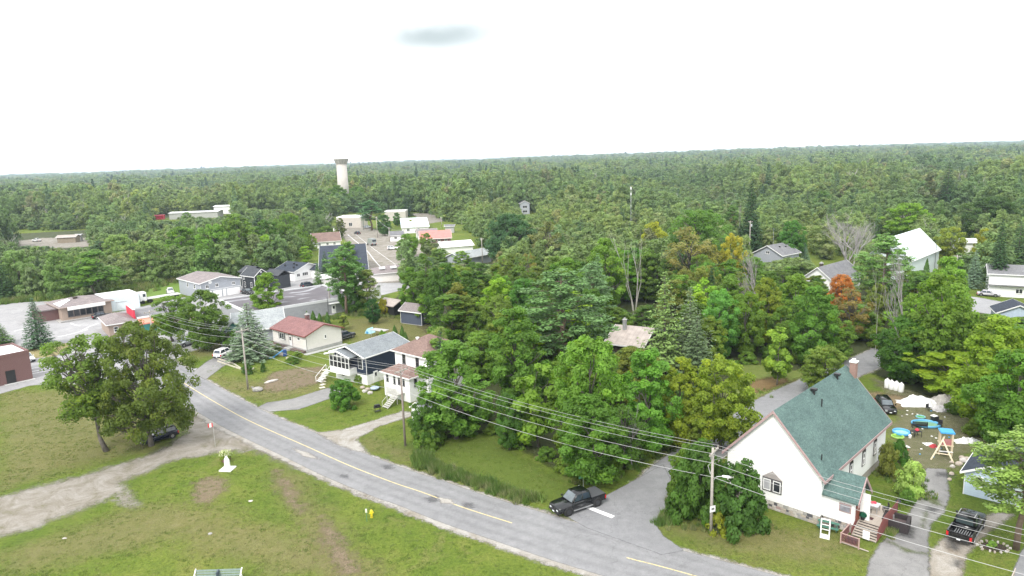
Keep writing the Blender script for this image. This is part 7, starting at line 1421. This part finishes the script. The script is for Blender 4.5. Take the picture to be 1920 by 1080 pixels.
# bench at the bottom
x, y = G(408, 1098); t = thing('players_bench', 'long green slatted bench with white end frames at the bottom edge', 'bench', (x, y, 0), math.atan2(G(450, 1090)[1] - G(365, 1093)[1], G(450, 1090)[0] - G(365, 1093)[0])); LB = (Vector(G(450, 1091)) - Vector(G(366, 1093))).length; M_BG = mat('faded_green_slat', (.20, .26, .24), .7, .2, 4)
slat = MB().box(-LB / 2, LB / 2, -.015, .015, -.08, .08).mesh('slat', M_BG)
for k in range(3): put('slat', slat, t, (0, .45 + .05 * k, .72 + .21 * k), (R(-12), 0, 0))
for k in range(3): put('slat', slat, t, (0, -.05 + .19 * k, .48), (R(90), 0, 0))
b = MB()
for s in (-1, 1): b.tube([(s * (LB / 2 + .04), -.75, .0), (s * (LB / 2 + .04), .62, 1.3)], .055, 6); b.tube([(s * (LB / 2 + .04), .6, 0), (s * (LB / 2 + .04), .35, .8)], .045, 6)
b.build('end_frame', M_WHITEP, t); MB().box(-.06, .06, .05, .6, 0, 1.22).build('middle_support', mat('dark_blue_grey', (.06, .08, .10), .6, .1), t)
# ================================================================== YARDS ON THE LEFT
def rock(px, py, s, lb, m=None, i=0, grp=None, nm='boulder', rz=0):
    x, y = G(px, py); rg = np.random.default_rng(int(px * 7 + py)); bm = bmesh.new(); bmesh.ops.create_icosphere(bm, subdivisions=2, radius=.5)
    for v in bm.verts: v.co *= 1 + .28 * mnoise.noise(v.co * 2.2 + Vector((px, py, 0))); v.co.z = max(v.co.z, -.22)
    me = bpy.data.meshes.new('rock'); bm.to_mesh(me); bm.free(); me.materials.append(m or stone_ms[i]); o = put(nm, me, None, (x, y, s[2] * .2), (0, 0, rz), s); return tag(o, lb, 'rock', grp)
rock(483, 733, (1.7, 1.2, 1.0), 'grey boulder at the foot of the sloping lawn', i=0); rock(509, 716, (2.6, .8, .5), 'long white flat rock in the bare soil of the lawn', i=4, rz=.8); rock(491, 672, (1.0, 1.0, .9), 'round pale boulder beside the wide spruce', i=4); rock(540, 673, (.8, .7, .6), 'small pale boulder left of the juniper shrub', i=1); rock(473, 727, (.5, .4, .3), 'small stone beside the grey boulder', i=0)
for k, (px, py) in enumerate([(684, 735), (690, 731), (694, 738), (680, 728)]): rock(px, py, (.9, .8, .6), ['largest pale rock by the corner of the navy house', 'upper pale rock by the corner of the navy house', 'lower pale rock by the blue cover', 'small tan rock above the pale rocks at the navy house'][k], i=(4, 1, 4, 1)[k])
def beam(a, b, h, w, nm, lb, m, cat='log'):
    A, B = Vector(G(*a)), Vector(G(*b)); d = B - A; t = tag(MB().box(0, d.length, -w / 2, w / 2, 0, h).build(nm, m), lb, cat); t.location = (A.x, A.y, 0); t.rotation_euler.z = math.atan2(d.y, d.x); return t
M_LOG = mat('pale_timber', (.48, .45, .36), .9, .2, 4)
beam((405, 672), (440, 684), .25, .2, 'timber_edge', 'upper pale timber beam edging the flower bed behind the white car', M_LOG); beam((408, 678), (452, 693), .2, .2, 'timber_edge', 'lower pale timber beam parallel to the upper one', M_LOG); beam((440, 684), (463, 699), .22, .18, 'timber_edge', 'timber beam ending at the lawn utility pole', M_LOG); beam((464, 699), (476, 691), .2, .15, 'timber_edge', 'short grey timber beam right of the lawn utility pole', M_LOG)
for k in range(7):
    u = k / 6; px, py = 609 - 5 * u, 694 + 33 * u; x, y = G(px, py); o = MB().box(-.45, .45, -.35, .35, 0, .06).build('stepping_stone', mat('pale_paver', (.56, .52, .45), .9, .15, 4), bevel=.02); o.location = (x, y, .01); o.rotation_euler.z = .5 + .3 * (k % 3); tag(o, ['pale stepping stone nearest the sun porch stairs', 'second pale stepping stone below the sun porch stairs', 'third pale stepping stone below the sun porch stairs', 'middle pale stepping stone of the lawn path', 'fifth pale stepping stone below the sun porch stairs', 'last but one pale stepping stone before the asphalt drive', 'pale stepping stone nearest the asphalt drive'][k], 'paving stone', 'stepping stones below the sun porch')
x, y = G(531, 668); t = thing('toy_slide', 'blue plastic toy slide on the lawn of the red-roofed bungalow', 'slide', (x, y, 0), R(200)); M_TB = mat('toy_blue', (.06, .28, .55), .4, .08); b = MB(); b.add([(0, -.3, 1.2), (0, .3, 1.2), (1.9, .3, .12), (1.9, -.3, .12), (0, -.3, 1.1), (0, .3, 1.1), (1.9, .3, .02), (1.9, -.3, .02)], [(0, 1, 2, 3), (7, 6, 5, 4), (0, 3, 7, 4), (2, 1, 5, 6), (1, 0, 4, 5), (3, 2, 6, 7)]); b.box(1.6, 2.6, -.5, .5, 0, .1); b.build('chute', M_TB, t); b = MB(); b.box(-.7, 0, -.35, .35, 0, 1.25); b.build('ladder_block', mat('toy_navy', (.02, .06, .2), .4, .08), t, bevel=.05)
x, y = G(708, 773); t = thing('barbecue', 'black barbecue on the lawn beside the porch steps', 'barbecue', (x, y, 0), R(30)); b = MB(); b.box(-.5, .5, -.3, .3, .75, .95); b.box(-.4, .4, -.25, .25, .95, 1.2); b.build('grill', M_BLACK, t, bevel=.05); b = MB()
for sx in (-.4, .4):
    for sy in (-.25, .25): b.tube([(sx, sy, 0), (sx, sy, .75)], .03, 5)
b.box(-.35, .35, -.2, .2, .2, .25); b.build('leg', M_BLACK, t)
x, y = G(703, 732); t = thing('covered_fire_bowl', 'pale blue covered round table beside the navy house', 'table', (x, y, 0)); b = MB(); b._lathe([(.1, 0), (.7, .35), (.72, .5), (.5, .6), (.01, .62)], (0, 0, 0), 14, 0); b.build('cover', mat('blue_white_cover', (.36, .45, .6), .6, .2, 3), t)
x, y = G(712, 630); t = thing('canopy_table', 'long grey table with pale top in the mown back yard', 'table', (x, y, 0), R(-30)); MB().box(-1.9, 1.9, -.9, .9, 1.3, 1.38).build('top', mat('grey_table_top', (.38, .37, .37), .8, .1), t)
b = MB()
for sx in (-1.7, 1.7):
    for sy in (-.7, .7): b.tube([(sx, sy, 0), (sx, sy, 1.3)], .04, 5)
b.build('leg', M_STEEL, t)
x, y = G(694, 624); t = thing('play_tent', 'small blue and white play tent left of the long grey table', 'tent', (x, y, 0), R(-30)); b = MB(); b.prism([(-.8, 0), (.8, 0), (0, 1.1)], -.9, .9, 'y'); b.build('canvas', mat('pale_turquoise', (.40, .66, .74), .6, .1), t); MB().box(-.3, .3, -.94, -.905, 0, .5).build('door_flap', M_TB, t)
# ================================================================== THE CHURCH YARD ON THE RIGHT
def dk(x, y, z=0): return church_pt(x, y, z)
x, y, z = dk(13.95, 2.2, .92 + .04); t = thing('plant_pot', 'green plant pot at the top of the church stairs', 'plant pot', dk(12.9, 2.15, .93)); b = MB(); b._lathe([(.16, 0), (.27, .45), (.3, .5), (.24, .5), (0.01, .42)], (0, 0, 0), 12, 0); b.build('pot', M_BLACK, t); f_ = put('foliage', tuft_mesh('foliage', 260, .34, .4, .12, M_LEAF, seed=9), t, (0, 0, .42)); f_.color = (.02, .13, .08, 1)
o = MB().box(-.35, .35, -.25, .25, 0, .02).build('doormat', mat('brown_mat', (.07, .03, .03), .95, .2)); o.location = dk(13.25, 2.9, .925); o.rotation_euler.z = R(CTH); tag(o, 'dark brown doormat on the church deck', 'doormat')
t = thing('garden_table', 'grey table with red items on the church deck', 'table', dk(13.1, 4.6, .92), R(CTH)); MB().box(-.5, .5, -.5, .5, .68, .73).build('table_top', mat('pale_table', (.5, .5, .52), .6, .1), t); b = MB()
for sx in (-.42, .42):
    for sy in (-.42, .42): b.box(sx - .03, sx + .03, sy - .03, sy + .03, 0, .68)
b.build('leg', M_STEEL, t); o = MB().box(-.2, .25, -.15, .15, 0, .14).build('red_box', M_RED); o.location = dk(13.0, 4.7, .92 + .735); tag(o, 'small red box on the deck table', 'box')
def chair(x, y, z, rz, lb, m):
    t = thing('garden_chair', lb, 'chair', (x, y, z), rz); MB().box(-.25, .25, -.25, .25, .42, .46).build('seat', m, t); MB().box(-.25, .25, .22, .26, .46, .95).build('backrest', m, t)
    lg = MB().tube([(0, 0, 0), (0, 0, .42)], .02, 5).mesh('leg', m)
    for sx in (-.22, .22):
        for sy in (-.22, .22): put('leg', lg, t, (sx, sy, 0))
    return t
M_DKMET = mat('dark_metal', (.03, .03, .035), .5, .1, 3, metal=.3)
chair(*dk(12.85, 3.7, .92), R(CTH + 170), 'dark metal chair beside the deck table', M_DKMET); chair(*dk(14.0, 5.2, .92), R(CTH - 60), 'second dark chair at the rear of the deck table', M_DKMET)
# wicker sofa / cover box beside deck
x, y = G(1680, 988); t = thing('wicker_tub', 'dark wicker corner sofa box standing on the church driveway', 'sofa', (x, y, .02), R(CTH + 8)); t.scale = (1.2, 1.2, 1.25); MW = mat('dark_wicker', (.035, .028, .03), .7, .3, 14, bump=.6); b = MB(); b.box(-.95, .95, -.85, -.6, 0, .8); b.box(-.95, .95, .6, .85, 0, .8); b.box(-.95, -.7, -.6, .6, 0, .8); b.box(.7, .95, -.6, .6, 0, .8); b.build('side', MW, t, bevel=.03); MB().box(-.7, .7, -.6, .6, .0, .42).build('seat', mat('dark_cushion', (.10, .075, .075), .9, .15, 4), t); MB().box(-.45, -.2, .3, .36, .42, .8).build('handle', M_CHROME, t)
x, y = G(1683, 955); t = thing('barbecue', 'black barbecue behind the maroon deck panels', 'barbecue', (x, y, 0)); b = MB(); b.tube([(0, 0, .7), (0, 0, .9), (0, 0, 1.1)], [.15, .3, .12], 10); b.build('kettle', M_BLACK, t); b = MB()
for k in range(3): a = 2 * PI * k / 3; b.tube([(.3 * math.cos(a), .3 * math.sin(a), 0), (.1 * math.cos(a), .1 * math.sin(a), .75)], .02, 4)
b.build('leg', M_BLACK, t)
# white leaning window frame and green bench
x, y = G(1546, 1010); t = thing('storm_door', 'white wooden window frame standing before the stone foundation', 'frame', (x, y, 0), R(CTH + 12)); t.rotation_euler.x = R(-8); b = MB(); b.box(-.42, -.32, -.04, .04, 0, 1.9); b.box(.32, .42, -.04, .04, 0, 1.9); b.box(-.32, .32, -.04, .04, 1.8, 1.9); b.box(-.32, .32, -.035, .035, 1.3, 1.36); b.box(-.32, .32, -.035, .035, .85, .91); b.box(-.32, .32, -.04, .04, 0, .42); b.build('frame', M_WHITEP, t)
x, y = G(1548, 1000); t = thing('picnic_bench', 'green bench half hidden behind the white window frame', 'bench', (x + .3, y + .3, 0), R(CTH + 12)); pl = MB().box(-.95, .95, -.09, .09, 0, .04).mesh('plank', mat('green_bench_paint', (.06, .16, .12), .7, .2, 4))
for k, (yy, zz) in enumerate([(-.1, .42), (.1, .42), (.45, .7), (.65, .7)]): put('plank', pl, t, (0, yy, zz))
b = MB()
for s in (-.75, .75): b.box(s - .04, s + .04, -.2, .75, .3, .36); b.box(s - .04, s + .04, .2, .3, 0, .7)
b.build('leg', mat('green_bench_paint', ()), t)
# white sign at foot of the stairs
t = thing('white_notice', 'white notice board leaning at the foot of the church stairs', 'notice board', dk(13.9, .1, .14), R(CTH)); MB().box(-.3, .3, -.03, .03, .05, .85).build('board', M_WHITEP, t); MB().box(-.25, .25, .03, .2, 0, .05).build('stand', M_WHITEP, t)
# rock ring bed
cx_, cy_ = G(1863, 1026); 
for k in range(16):
    a = 2 * PI * k / 16; o = put('edging_stone', stone_me[[4, 1, 4, 9, 6][k % 5]], None, (cx_ + 1.25 * math.cos(a) * (1 + .1 * math.sin(3 * k)), cy_ + .95 * math.sin(a), .08), (0, 0, a), (.22, .3, .18)); tag(o, 'edging stone in the ring round the small dark flower bed', 'rock', 'stones ringing the small flower bed')
sheet('flower_bed', [(cx_ + 1.1 * math.cos(a * .4), cy_ + .8 * math.sin(a * .4)) for a in range(16)], .014, surf_mat('dark_bed_soil', lambda nt: dirt(nt, (.035, .025, .02), (.07, .05, .04)), .1, .2, 2), .3, .15, True); f_ = T('bush', 1860, 1014, 1026, 16, (.16, .24, .07), 'small pale plant inside the stone ring', i=1)
for k, (px, py, s) in enumerate([(1798, 872, .8), (1806, 866, .95), (1813, 863, .8), (1804, 860, .7), (1786, 876, .6), (1784, 890, .6), (1818, 872, .8), (1784, 868, .5), (1780, 900, .5)]):
    rock(px, py, (s, s * .8, s * .8), ['large pale rock on the left of the pile by the blue garage', 'largest pale rock on top of the pile by the blue garage', 'pale rock on the right of the pile by the blue garage', 'rear pale rock of the pile by the blue garage', 'small pale rock beside the end of the church driveway', 'lower small tan rock beside the church driveway', 'grey rock nearest the blue garage roof', 'upper small tan rock beside the church driveway', 'lowest small tan rock beside the church driveway'][k], i=(1, 4, 1, 1, 4, 1, 0, 1, 1)[k])
for k, (px, py) in enumerate([(1663, 727), (1671, 730), (1680, 732), (1689, 735)]):
    x, y = G(px, py); t = thing('gas_tank', ['leftmost', 'second', 'third', 'rightmost'][k] + ' of four white gas tanks under the deep green tree', 'tank', (x, y, 0), 0, 'white gas tanks in a row'); b = MB(); b.tube([(0, 0, 0), (0, 0, .1), (0, 0, 1.1), (0, 0, 1.3), (0, 0, 1.38)], [.36, .4, .4, .3, .12], 14); b.build('cylinder', M_WHITEP, t, True); MB().tube([(0, 0, 1.36), (0, 0, 1.5)], .12, 8).build('valve_collar', M_WHITEP, t)
def pool(px, py, r, h, lb, c, inner, sy=1.):
    x, y = G(px, py); t = thing('paddling_pool', lb, 'paddling pool', (x, y, .01), R(-15)); b = MB(); b._lathe([(r * .9, 0), (r, h * .3), (r, h * .85), (r * .93, h), (r * .86, h * .85), (r * .86, .05)], (0, 0, 0), 22, 0); b.build('ring', mat(lb[:12].replace(' ', '_') + '_vinyl', c, .4, .12, 4), t, True); b = MB(); b._lathe([(r * .86, h * .3), (.01, h * .3)], (0, 0, 0), 22, 0); b.build('water', mat(lb[:12].replace(' ', '_') + '_water', inner, .1, .2, 1.5), t); t.scale = (1, sy, 1); return t
pool(1690, 813, 1.05, .38, 'bright blue round paddling pool nearest the church wall', (.10, .36, .68), (.30, .50, .62)); pool(1683, 820, .75, .22, 'lime green shallow paddling pool touching the bright blue one', (.35, .55, .12), (.16, .30, .04)); pool(1736, 797, 1.75, .34, 'large blue inflatable pool behind the dark garden bench', (.12, .38, .62), (.20, .36, .22), .75); pool(1726, 783, .6, .2, 'small green and blue toy pool behind the large blue pool', (.22, .46, .50), (.10, .3, .06))
x, y = G(1723, 802); t = thing('garden_bench', 'dark metal garden bench in front of the large blue pool', 'bench', (x, y, 0), R(-15)); pl = MB().box(-.9, .9, -.05, .05, -.02, .02).mesh('slat', M_DKMET)
for k in range(4): put('slat', pl, t, (0, -.3 + k * .13, .42))
for k in range(4): put('slat', pl, t, (0, -.38, .5 + k * .13), (R(90), 0, 0))
b = MB()
for s in (-.85, .85): b.box(s - .03, s + .03, -.4, -.34, 0, 1); b.box(s - .03, s + .03, .1, .16, 0, .42)
b.build('leg', M_DKMET, t)
x, y = G(1717, 818); t = thing('side_table', 'dark metal table carrying red items beside the pools', 'table', (x, y, 0), R(10)); MB().box(-.55, .55, -.4, .4, .68, .72).build('table_top', M_DKMET, t); lg = MB().box(-.03, .03, -.03, .03, 0, .68).mesh('leg', M_DKMET)
for sx in (-.5, .5):
    for sy in (-.35, .35): put('leg', lg, t, (sx, sy, 0))
o = MB().tube([(0, 0, 0), (0, 0, .12), (0, 0, .3)], [.2, .26, .1], 10).build('red_bucket', M_RED); o.location = (x + .15, y + .05, .725); tag(o, 'red rounded tub on the dark metal table', 'tub')
x, y = G(1706, 821); o = MB().tube([(0, 0, 0), (0, 0, .35), (0, 0, .42)], [.16, .2, .12], 10).build('white_jug', M_WHITEP); o.location = (x, y, 0); tag(o, 'white jug on the ground beside the dark metal table', 'jug')
x, y = G(1752, 792); t = thing('patio_heater_box', 'dark grill cart with pale lid behind the large blue pool', 'barbecue', (x, y, 0), R(20)); MB().box(-.45, .45, -.3, .3, .3, .9).build('body', M_BLACK, t, bevel=.04); MB().box(-.5, .2, -.32, .32, .9, 1.0).build('lid', M_WHITEP, t, bevel=.03); b = MB()
for s in (-.4, .4): b.box(s - .03, s + .03, -.25, .25, 0, .3)
b.build('leg', M_BLACK, t)
chair(*G(1741, 770), 0, R(20), 'dark grey chair before the white tarpaulin heap', M_DKMET); chair(*G(1762, 801), 0, R(-40), 'black chair at the right end of the large blue pool', M_DKMET)
def tarp(px, py, w_, d_, h_, lb, m, seed=1, rz=0):
    x, y = G(px, py); n = 22; vs = []; 
    for j in range(n):
        for i in range(n):
            u, v = i / (n - 1) * 2 - 1, j / (n - 1) * 2 - 1; e = max(0, 1 - (u * u + v * v) ** .9); z = h_ * e ** .5 * (.55 + .9 * abs(mnoise.noise(Vector((u * 1.7 + seed, v * 1.7, seed)))) + .35 * mnoise.noise(Vector((u * 5, v * 5, seed))))
            k = 1 + .18 * mnoise.noise(Vector((u * 2, v * 2, seed + 5))); vs.append((u * w_ / 2 * k, v * d_ / 2 * k, max(.015, z)))
    mb = MB(); mb.add(vs, [(j * n + i, j * n + i + 1, (j + 1) * n + i + 1, (j + 1) * n + i) for j in range(n - 1) for i in range(n - 1)]); o = mb.build('tarpaulin', m); o.location = (x, y, .005); o.rotation_euler.z = rz; return tag(o, lb, 'tarpaulin')
M_TW = mat('white_tarp', (.76, .76, .76), .6, .08, 2); M_TG = mat('dirty_tarp', (.40, .38, .36), .8, .25, 2)
tarp(1722, 757, 5.2, 3.0, 1.3, 'large crumpled white tarpaulin heap under the spreading lime tree', M_TW, 1, R(-8)); tarp(1775, 757, 4.4, 3.2, 1.5, 'grey dirty tarpaulin over a frame right of the white heap', M_TG, 4, R(-20)); tarp(1763, 768, 2.2, 2.0, .7, 'pale grey tarpaulin spilling to the ground before the grey one', mat('pale_tarp', (.52, .5, .5), .7, .15, 3), 7)
tarp(1815, 829, 3.0, 1.3, .7, 'white sheet with yellow edges lying under the dark low tree', M_TW, 9, R(-10)); tarp(1742, 833, 1.2, .9, .15, 'white cloth lying on the trodden yard', M_TW, 11); tarp(1750, 838, .9, .8, .4, 'red cloth bundle beside the playset', mat('red_cloth', (.42, .05, .06), .8, .2), 12); tarp(1693, 842, .9, .8, .35, 'red toy heap beside the dark shrub at the church wall', M_RED, 13); tarp(1697, 838, 1.0, .6, .2, 'white cloth beside the red toy heap', M_TW, 14)
# playset
x, y = G(1764, 858); t = thing('playset', 'cream wooden play frame with a blue plastic roof in the yard', 'playset', (x, y, 0), R(-20)); M_CW = mat('cream_timber', (.66, .56, .40), .7, .1, 3)
H_ = 2.9; b = MB()
for px_, py_ in ((-1.2, -.9), (1.0, -1.3)): b.tube([(px_, py_, 0), (0, -.2, 2.3)], .11, 4)
for px_, py_ in ((.0, .9), (1.2, .6), (.1, 1.9), (1.3, 1.7)): b.tube([(px_, py_, 0), (px_, py_, H_)], .10, 4)
b.tube([(0, -.2, 2.3), (.5, 1.2, 2.3)], .09, 4); b.box(-.05, 1.35, .55, 1.95, 1.25, 1.35); b.tube([(-.8, -.7, .8), (.7, -.95, .8)], .06, 4); b.build('timber_frame', M_CW, t); MB().box(-.1, 1.4, .5, 2.0, 2.75, 2.95).build('blue_roof', mat('pool_blue_plastic', (.07, .34, .68), .4, .1), t, bevel=.05); MB().box(.1, 1.2, .62, .66, 1.35, 2.1).build('panel', mat('faded_red_panel', (.38, .16, .16), .7, .2), t); MB().box(.3, .9, .2, .4, .5, .55).build('swing_seat', M_DKMET, t); MB().box(-.1, 1.3, 0.45, .6, .55, .62).build('white_shelf', M_WHITEP, t)
# debris specks on the yard
for k in range(26):
    px, py = rr.uniform(1690, 1790), rr.uniform(770, 860); x, y = G(px, py); o = MB().box(-.1, .12, -.07, .09, 0, .07).build('litter_scrap', [M_WHITEP, M_TG, M_WHITEP, M_TB][k % 4]); o.location = (x, y, .02); o.rotation_euler.z = k; tag(o, 'small scrap of litter on the trodden yard behind the church', 'litter', 'litter scraps on the yard')
# junk along the upper right wood edge, hay etc.
rock(1010, 860, (1.1, .9, .5), 'low stump with brush on the clover lawn before the wood', mat('brush_heap', (.14, .11, .06), .95, .3, 6), nm='stump'); rock(470, 940, (.5, .4, .2), 'small white stone in the lawn right of the bare patch', i=4); rock(394, 1001, (.45, .4, .15), 'flat grey stone in the lawn near the bottom bench', i=0); rock(121, 1010, (.5, .25, .15), 'pale chip of wood in the lower left lawn', i=4)
for k, (px, py, l_) in enumerate([(205, 640, 'pink and white flower bed box outside the shop, left one'), (255, 612, 'blue bin by the teal kiosk')]): pass
# ================================================================== WEEDS AND GRASS
def grass_inst(name, pts, protos, scales, kind='stuff', label=None):
    pcg = bpy.data.collections.new(name + '_kinds'); 
    for i, me in enumerate(protos): pcg.objects.link(bpy.data.objects.new('%s_kind_%d' % (name, i), me))
    me = bpy.data.meshes.new(name); me.from_pydata(pts, [], []); n = len(pts); rgx = np.random.default_rng(n)
    a = me.attributes.new('kidx', 'INT', 'POINT'); a.data.foreach_set('value', rgx.integers(0, len(protos), n).astype(np.int32)); s = np.repeat(np.array(scales, np.float32)[:, None], 3, 1)
    a = me.attributes.new('kscl', 'FLOAT_VECTOR', 'POINT'); a.data.foreach_set('vector', s.ravel()); ro = np.zeros((n, 3), np.float32); ro[:, 2] = rgx.uniform(0, 6.28, n); a = me.attributes.new('krot', 'FLOAT_VECTOR', 'POINT'); a.data.foreach_set('vector', ro.ravel())
    o = tag(put(name, me), kind='stuff'); o.modifiers.new('scatter', 'NODES').node_group = inst_group(pcg); return o
M_GR1 = leaf_shader('grass_blade', False, .3, [(0, (.12, .18, .035)), (.4, (.16, .22, .045)), (.7, (.22, .25, .08)), (1, (.32, .29, .14))], .3); M_GR2 = leaf_shader('weed_blade', False, .3, [(0, (.10, .17, .04)), (.5, (.15, .23, .045)), (.8, (.24, .26, .10)), (1, (.34, .31, .17))], .35)
def blades(nm, n, rad, h, wd, mtl, seed):
    rg = np.random.default_rng(seed); vs, fs = [], []
    for i in range(n):
        a, r = rg.uniform(0, 6.28), rad * rg.uniform() ** .5; x, y = r * math.cos(a), r * math.sin(a); b_ = rg.uniform(0, 6.28); l = h * rg.uniform(.5, 1.1); lean = rg.uniform(.1, .6) * l; d = rg.uniform(0, 6.28); k = len(vs)
        vs += [(x - wd * math.cos(b_), y - wd * math.sin(b_), 0), (x + wd * math.cos(b_), y + wd * math.sin(b_), 0), (x + lean * math.cos(d), y + lean * math.sin(d), l)]; fs.append((k, k + 1, k + 2))
    me = bpy.data.meshes.new(nm); me.from_pydata(vs, [], fs); me.materials.append(mtl); at = me.attributes.new('tint', 'FLOAT', 'FACE'); at.data.foreach_set('value', rg.uniform(0, 1, n).astype(np.float32)); return me
gp = [blades('tuft%d' % i, 16, .22, .11, .022, M_GR1, i) for i in range(5)]; wp = [blades('weed%d' % i, 46, .42, .9, .035, M_GR2, 30 + i) for i in range(4)]
LAWNS = [[(-60, 735), (60, 735), (200, 735), (345, 760), (300, 835), (150, 885), (0, 925), (-60, 940)], [(-80, 1050), (60, 1010), (180, 955), (225, 915), (300, 880), (400, 855), (490, 852), (600, 910), (713, 950), (856, 1002), (1060, 1080), (1100, 1110), (-80, 1110)], [(380, 690), (480, 668), (600, 690), (615, 715), (540, 745), (480, 755), (420, 725)], [(560, 790), (640, 760), (720, 770), (640, 800)], [(675, 830), (760, 790), (800, 830), (920, 822), (1060, 900), (1130, 920), (1030, 945), (880, 915), (760, 870)], [(1240, 990), (1300, 960), (1440, 965), (1580, 1010), (1630, 1050), (1610, 1085), (1460, 1075), (1300, 1030)], [(1650, 880), (1720, 850), (1720, 900), (1690, 980), (1660, 940)], [(1810, 1080), (1840, 1010), (1910, 980), (1890, 1080)], [(1780, 870), (1800, 880), (1790, 950), (1775, 930)], [(1150, 915), (1240, 862), (1290, 800), (1180, 880)]]
pts, scs = [], []
for pg in LAWNS:
    w_ = [G(*q) for q in pg]; xs = [q[0] for q in w_]; ys = [q[1] for q in w_]; A = (max(xs) - min(xs)) * (max(ys) - min(ys))
    for _ in range(int(A * 5.0)):
        x, y = rr.uniform(min(xs), max(xs)), rr.uniform(min(ys), max(ys))
        if y > 28 and inpoly(x, y, w_) and mnoise.noise(Vector((x * .25, y * .25, 0))) + .4 * mnoise.noise(Vector((x * 1.1, y * 1.1, 3))) > rr.uniform(-.6, .5): pts.append((x, y, 0)); scs.append(rr.uniform(.5, 1.25))
grass_inst('grass_tufts', pts, gp, scs)
pts, scs = [], []
def weed_line(line, wid, n, s0, s1):
    for _ in range(n):
        i = rr.randrange(len(line) - 1); u = rr.random(); a, b_ = G(*line[i]), G(*line[i + 1]); pts.append((a[0] + (b_[0] - a[0]) * u + rr.gauss(0, wid), a[1] + (b_[1] - a[1]) * u + rr.gauss(0, wid), 0)); scs.append(rr.uniform(s0, s1))
weed_line([(788, 862), (810, 878), (860, 895), (930, 918), (1000, 940)], .55, 520, .5, 1.15); weed_line([(790, 855), (795, 875)], .4, 60, 1.0, 1.6); weed_line([(600, 600), (660, 590), (760, 596)], 1.0, 160, .6, 1.1); weed_line([(1240, 985), (1262, 960), (1275, 940)], .5, 120, .5, 1.0); weed_line([(1640, 1000), (1665, 980), (1668, 1010)], .4, 60, .4, .8); weed_line([(1300, 990), (1380, 990), (1430, 985)], .6, 120, .3, .8); weed_line([(100, 555), (250, 545), (330, 515)], 4, 500, 1.2, 2.4); weed_line([(0, 568), (90, 555)], 3, 200, 1.2, 2.2)
weed_line([(1100, 905), (1240, 845), (1290, 800), (1420, 735)], 1.0, 300, .3, .8); weed_line([(1660, 880), (1700, 900), (1720, 930)], .9, 140, .4, .8)
grass_inst('tall_weeds', pts, wp, scs)
print('tufts', len(pts))
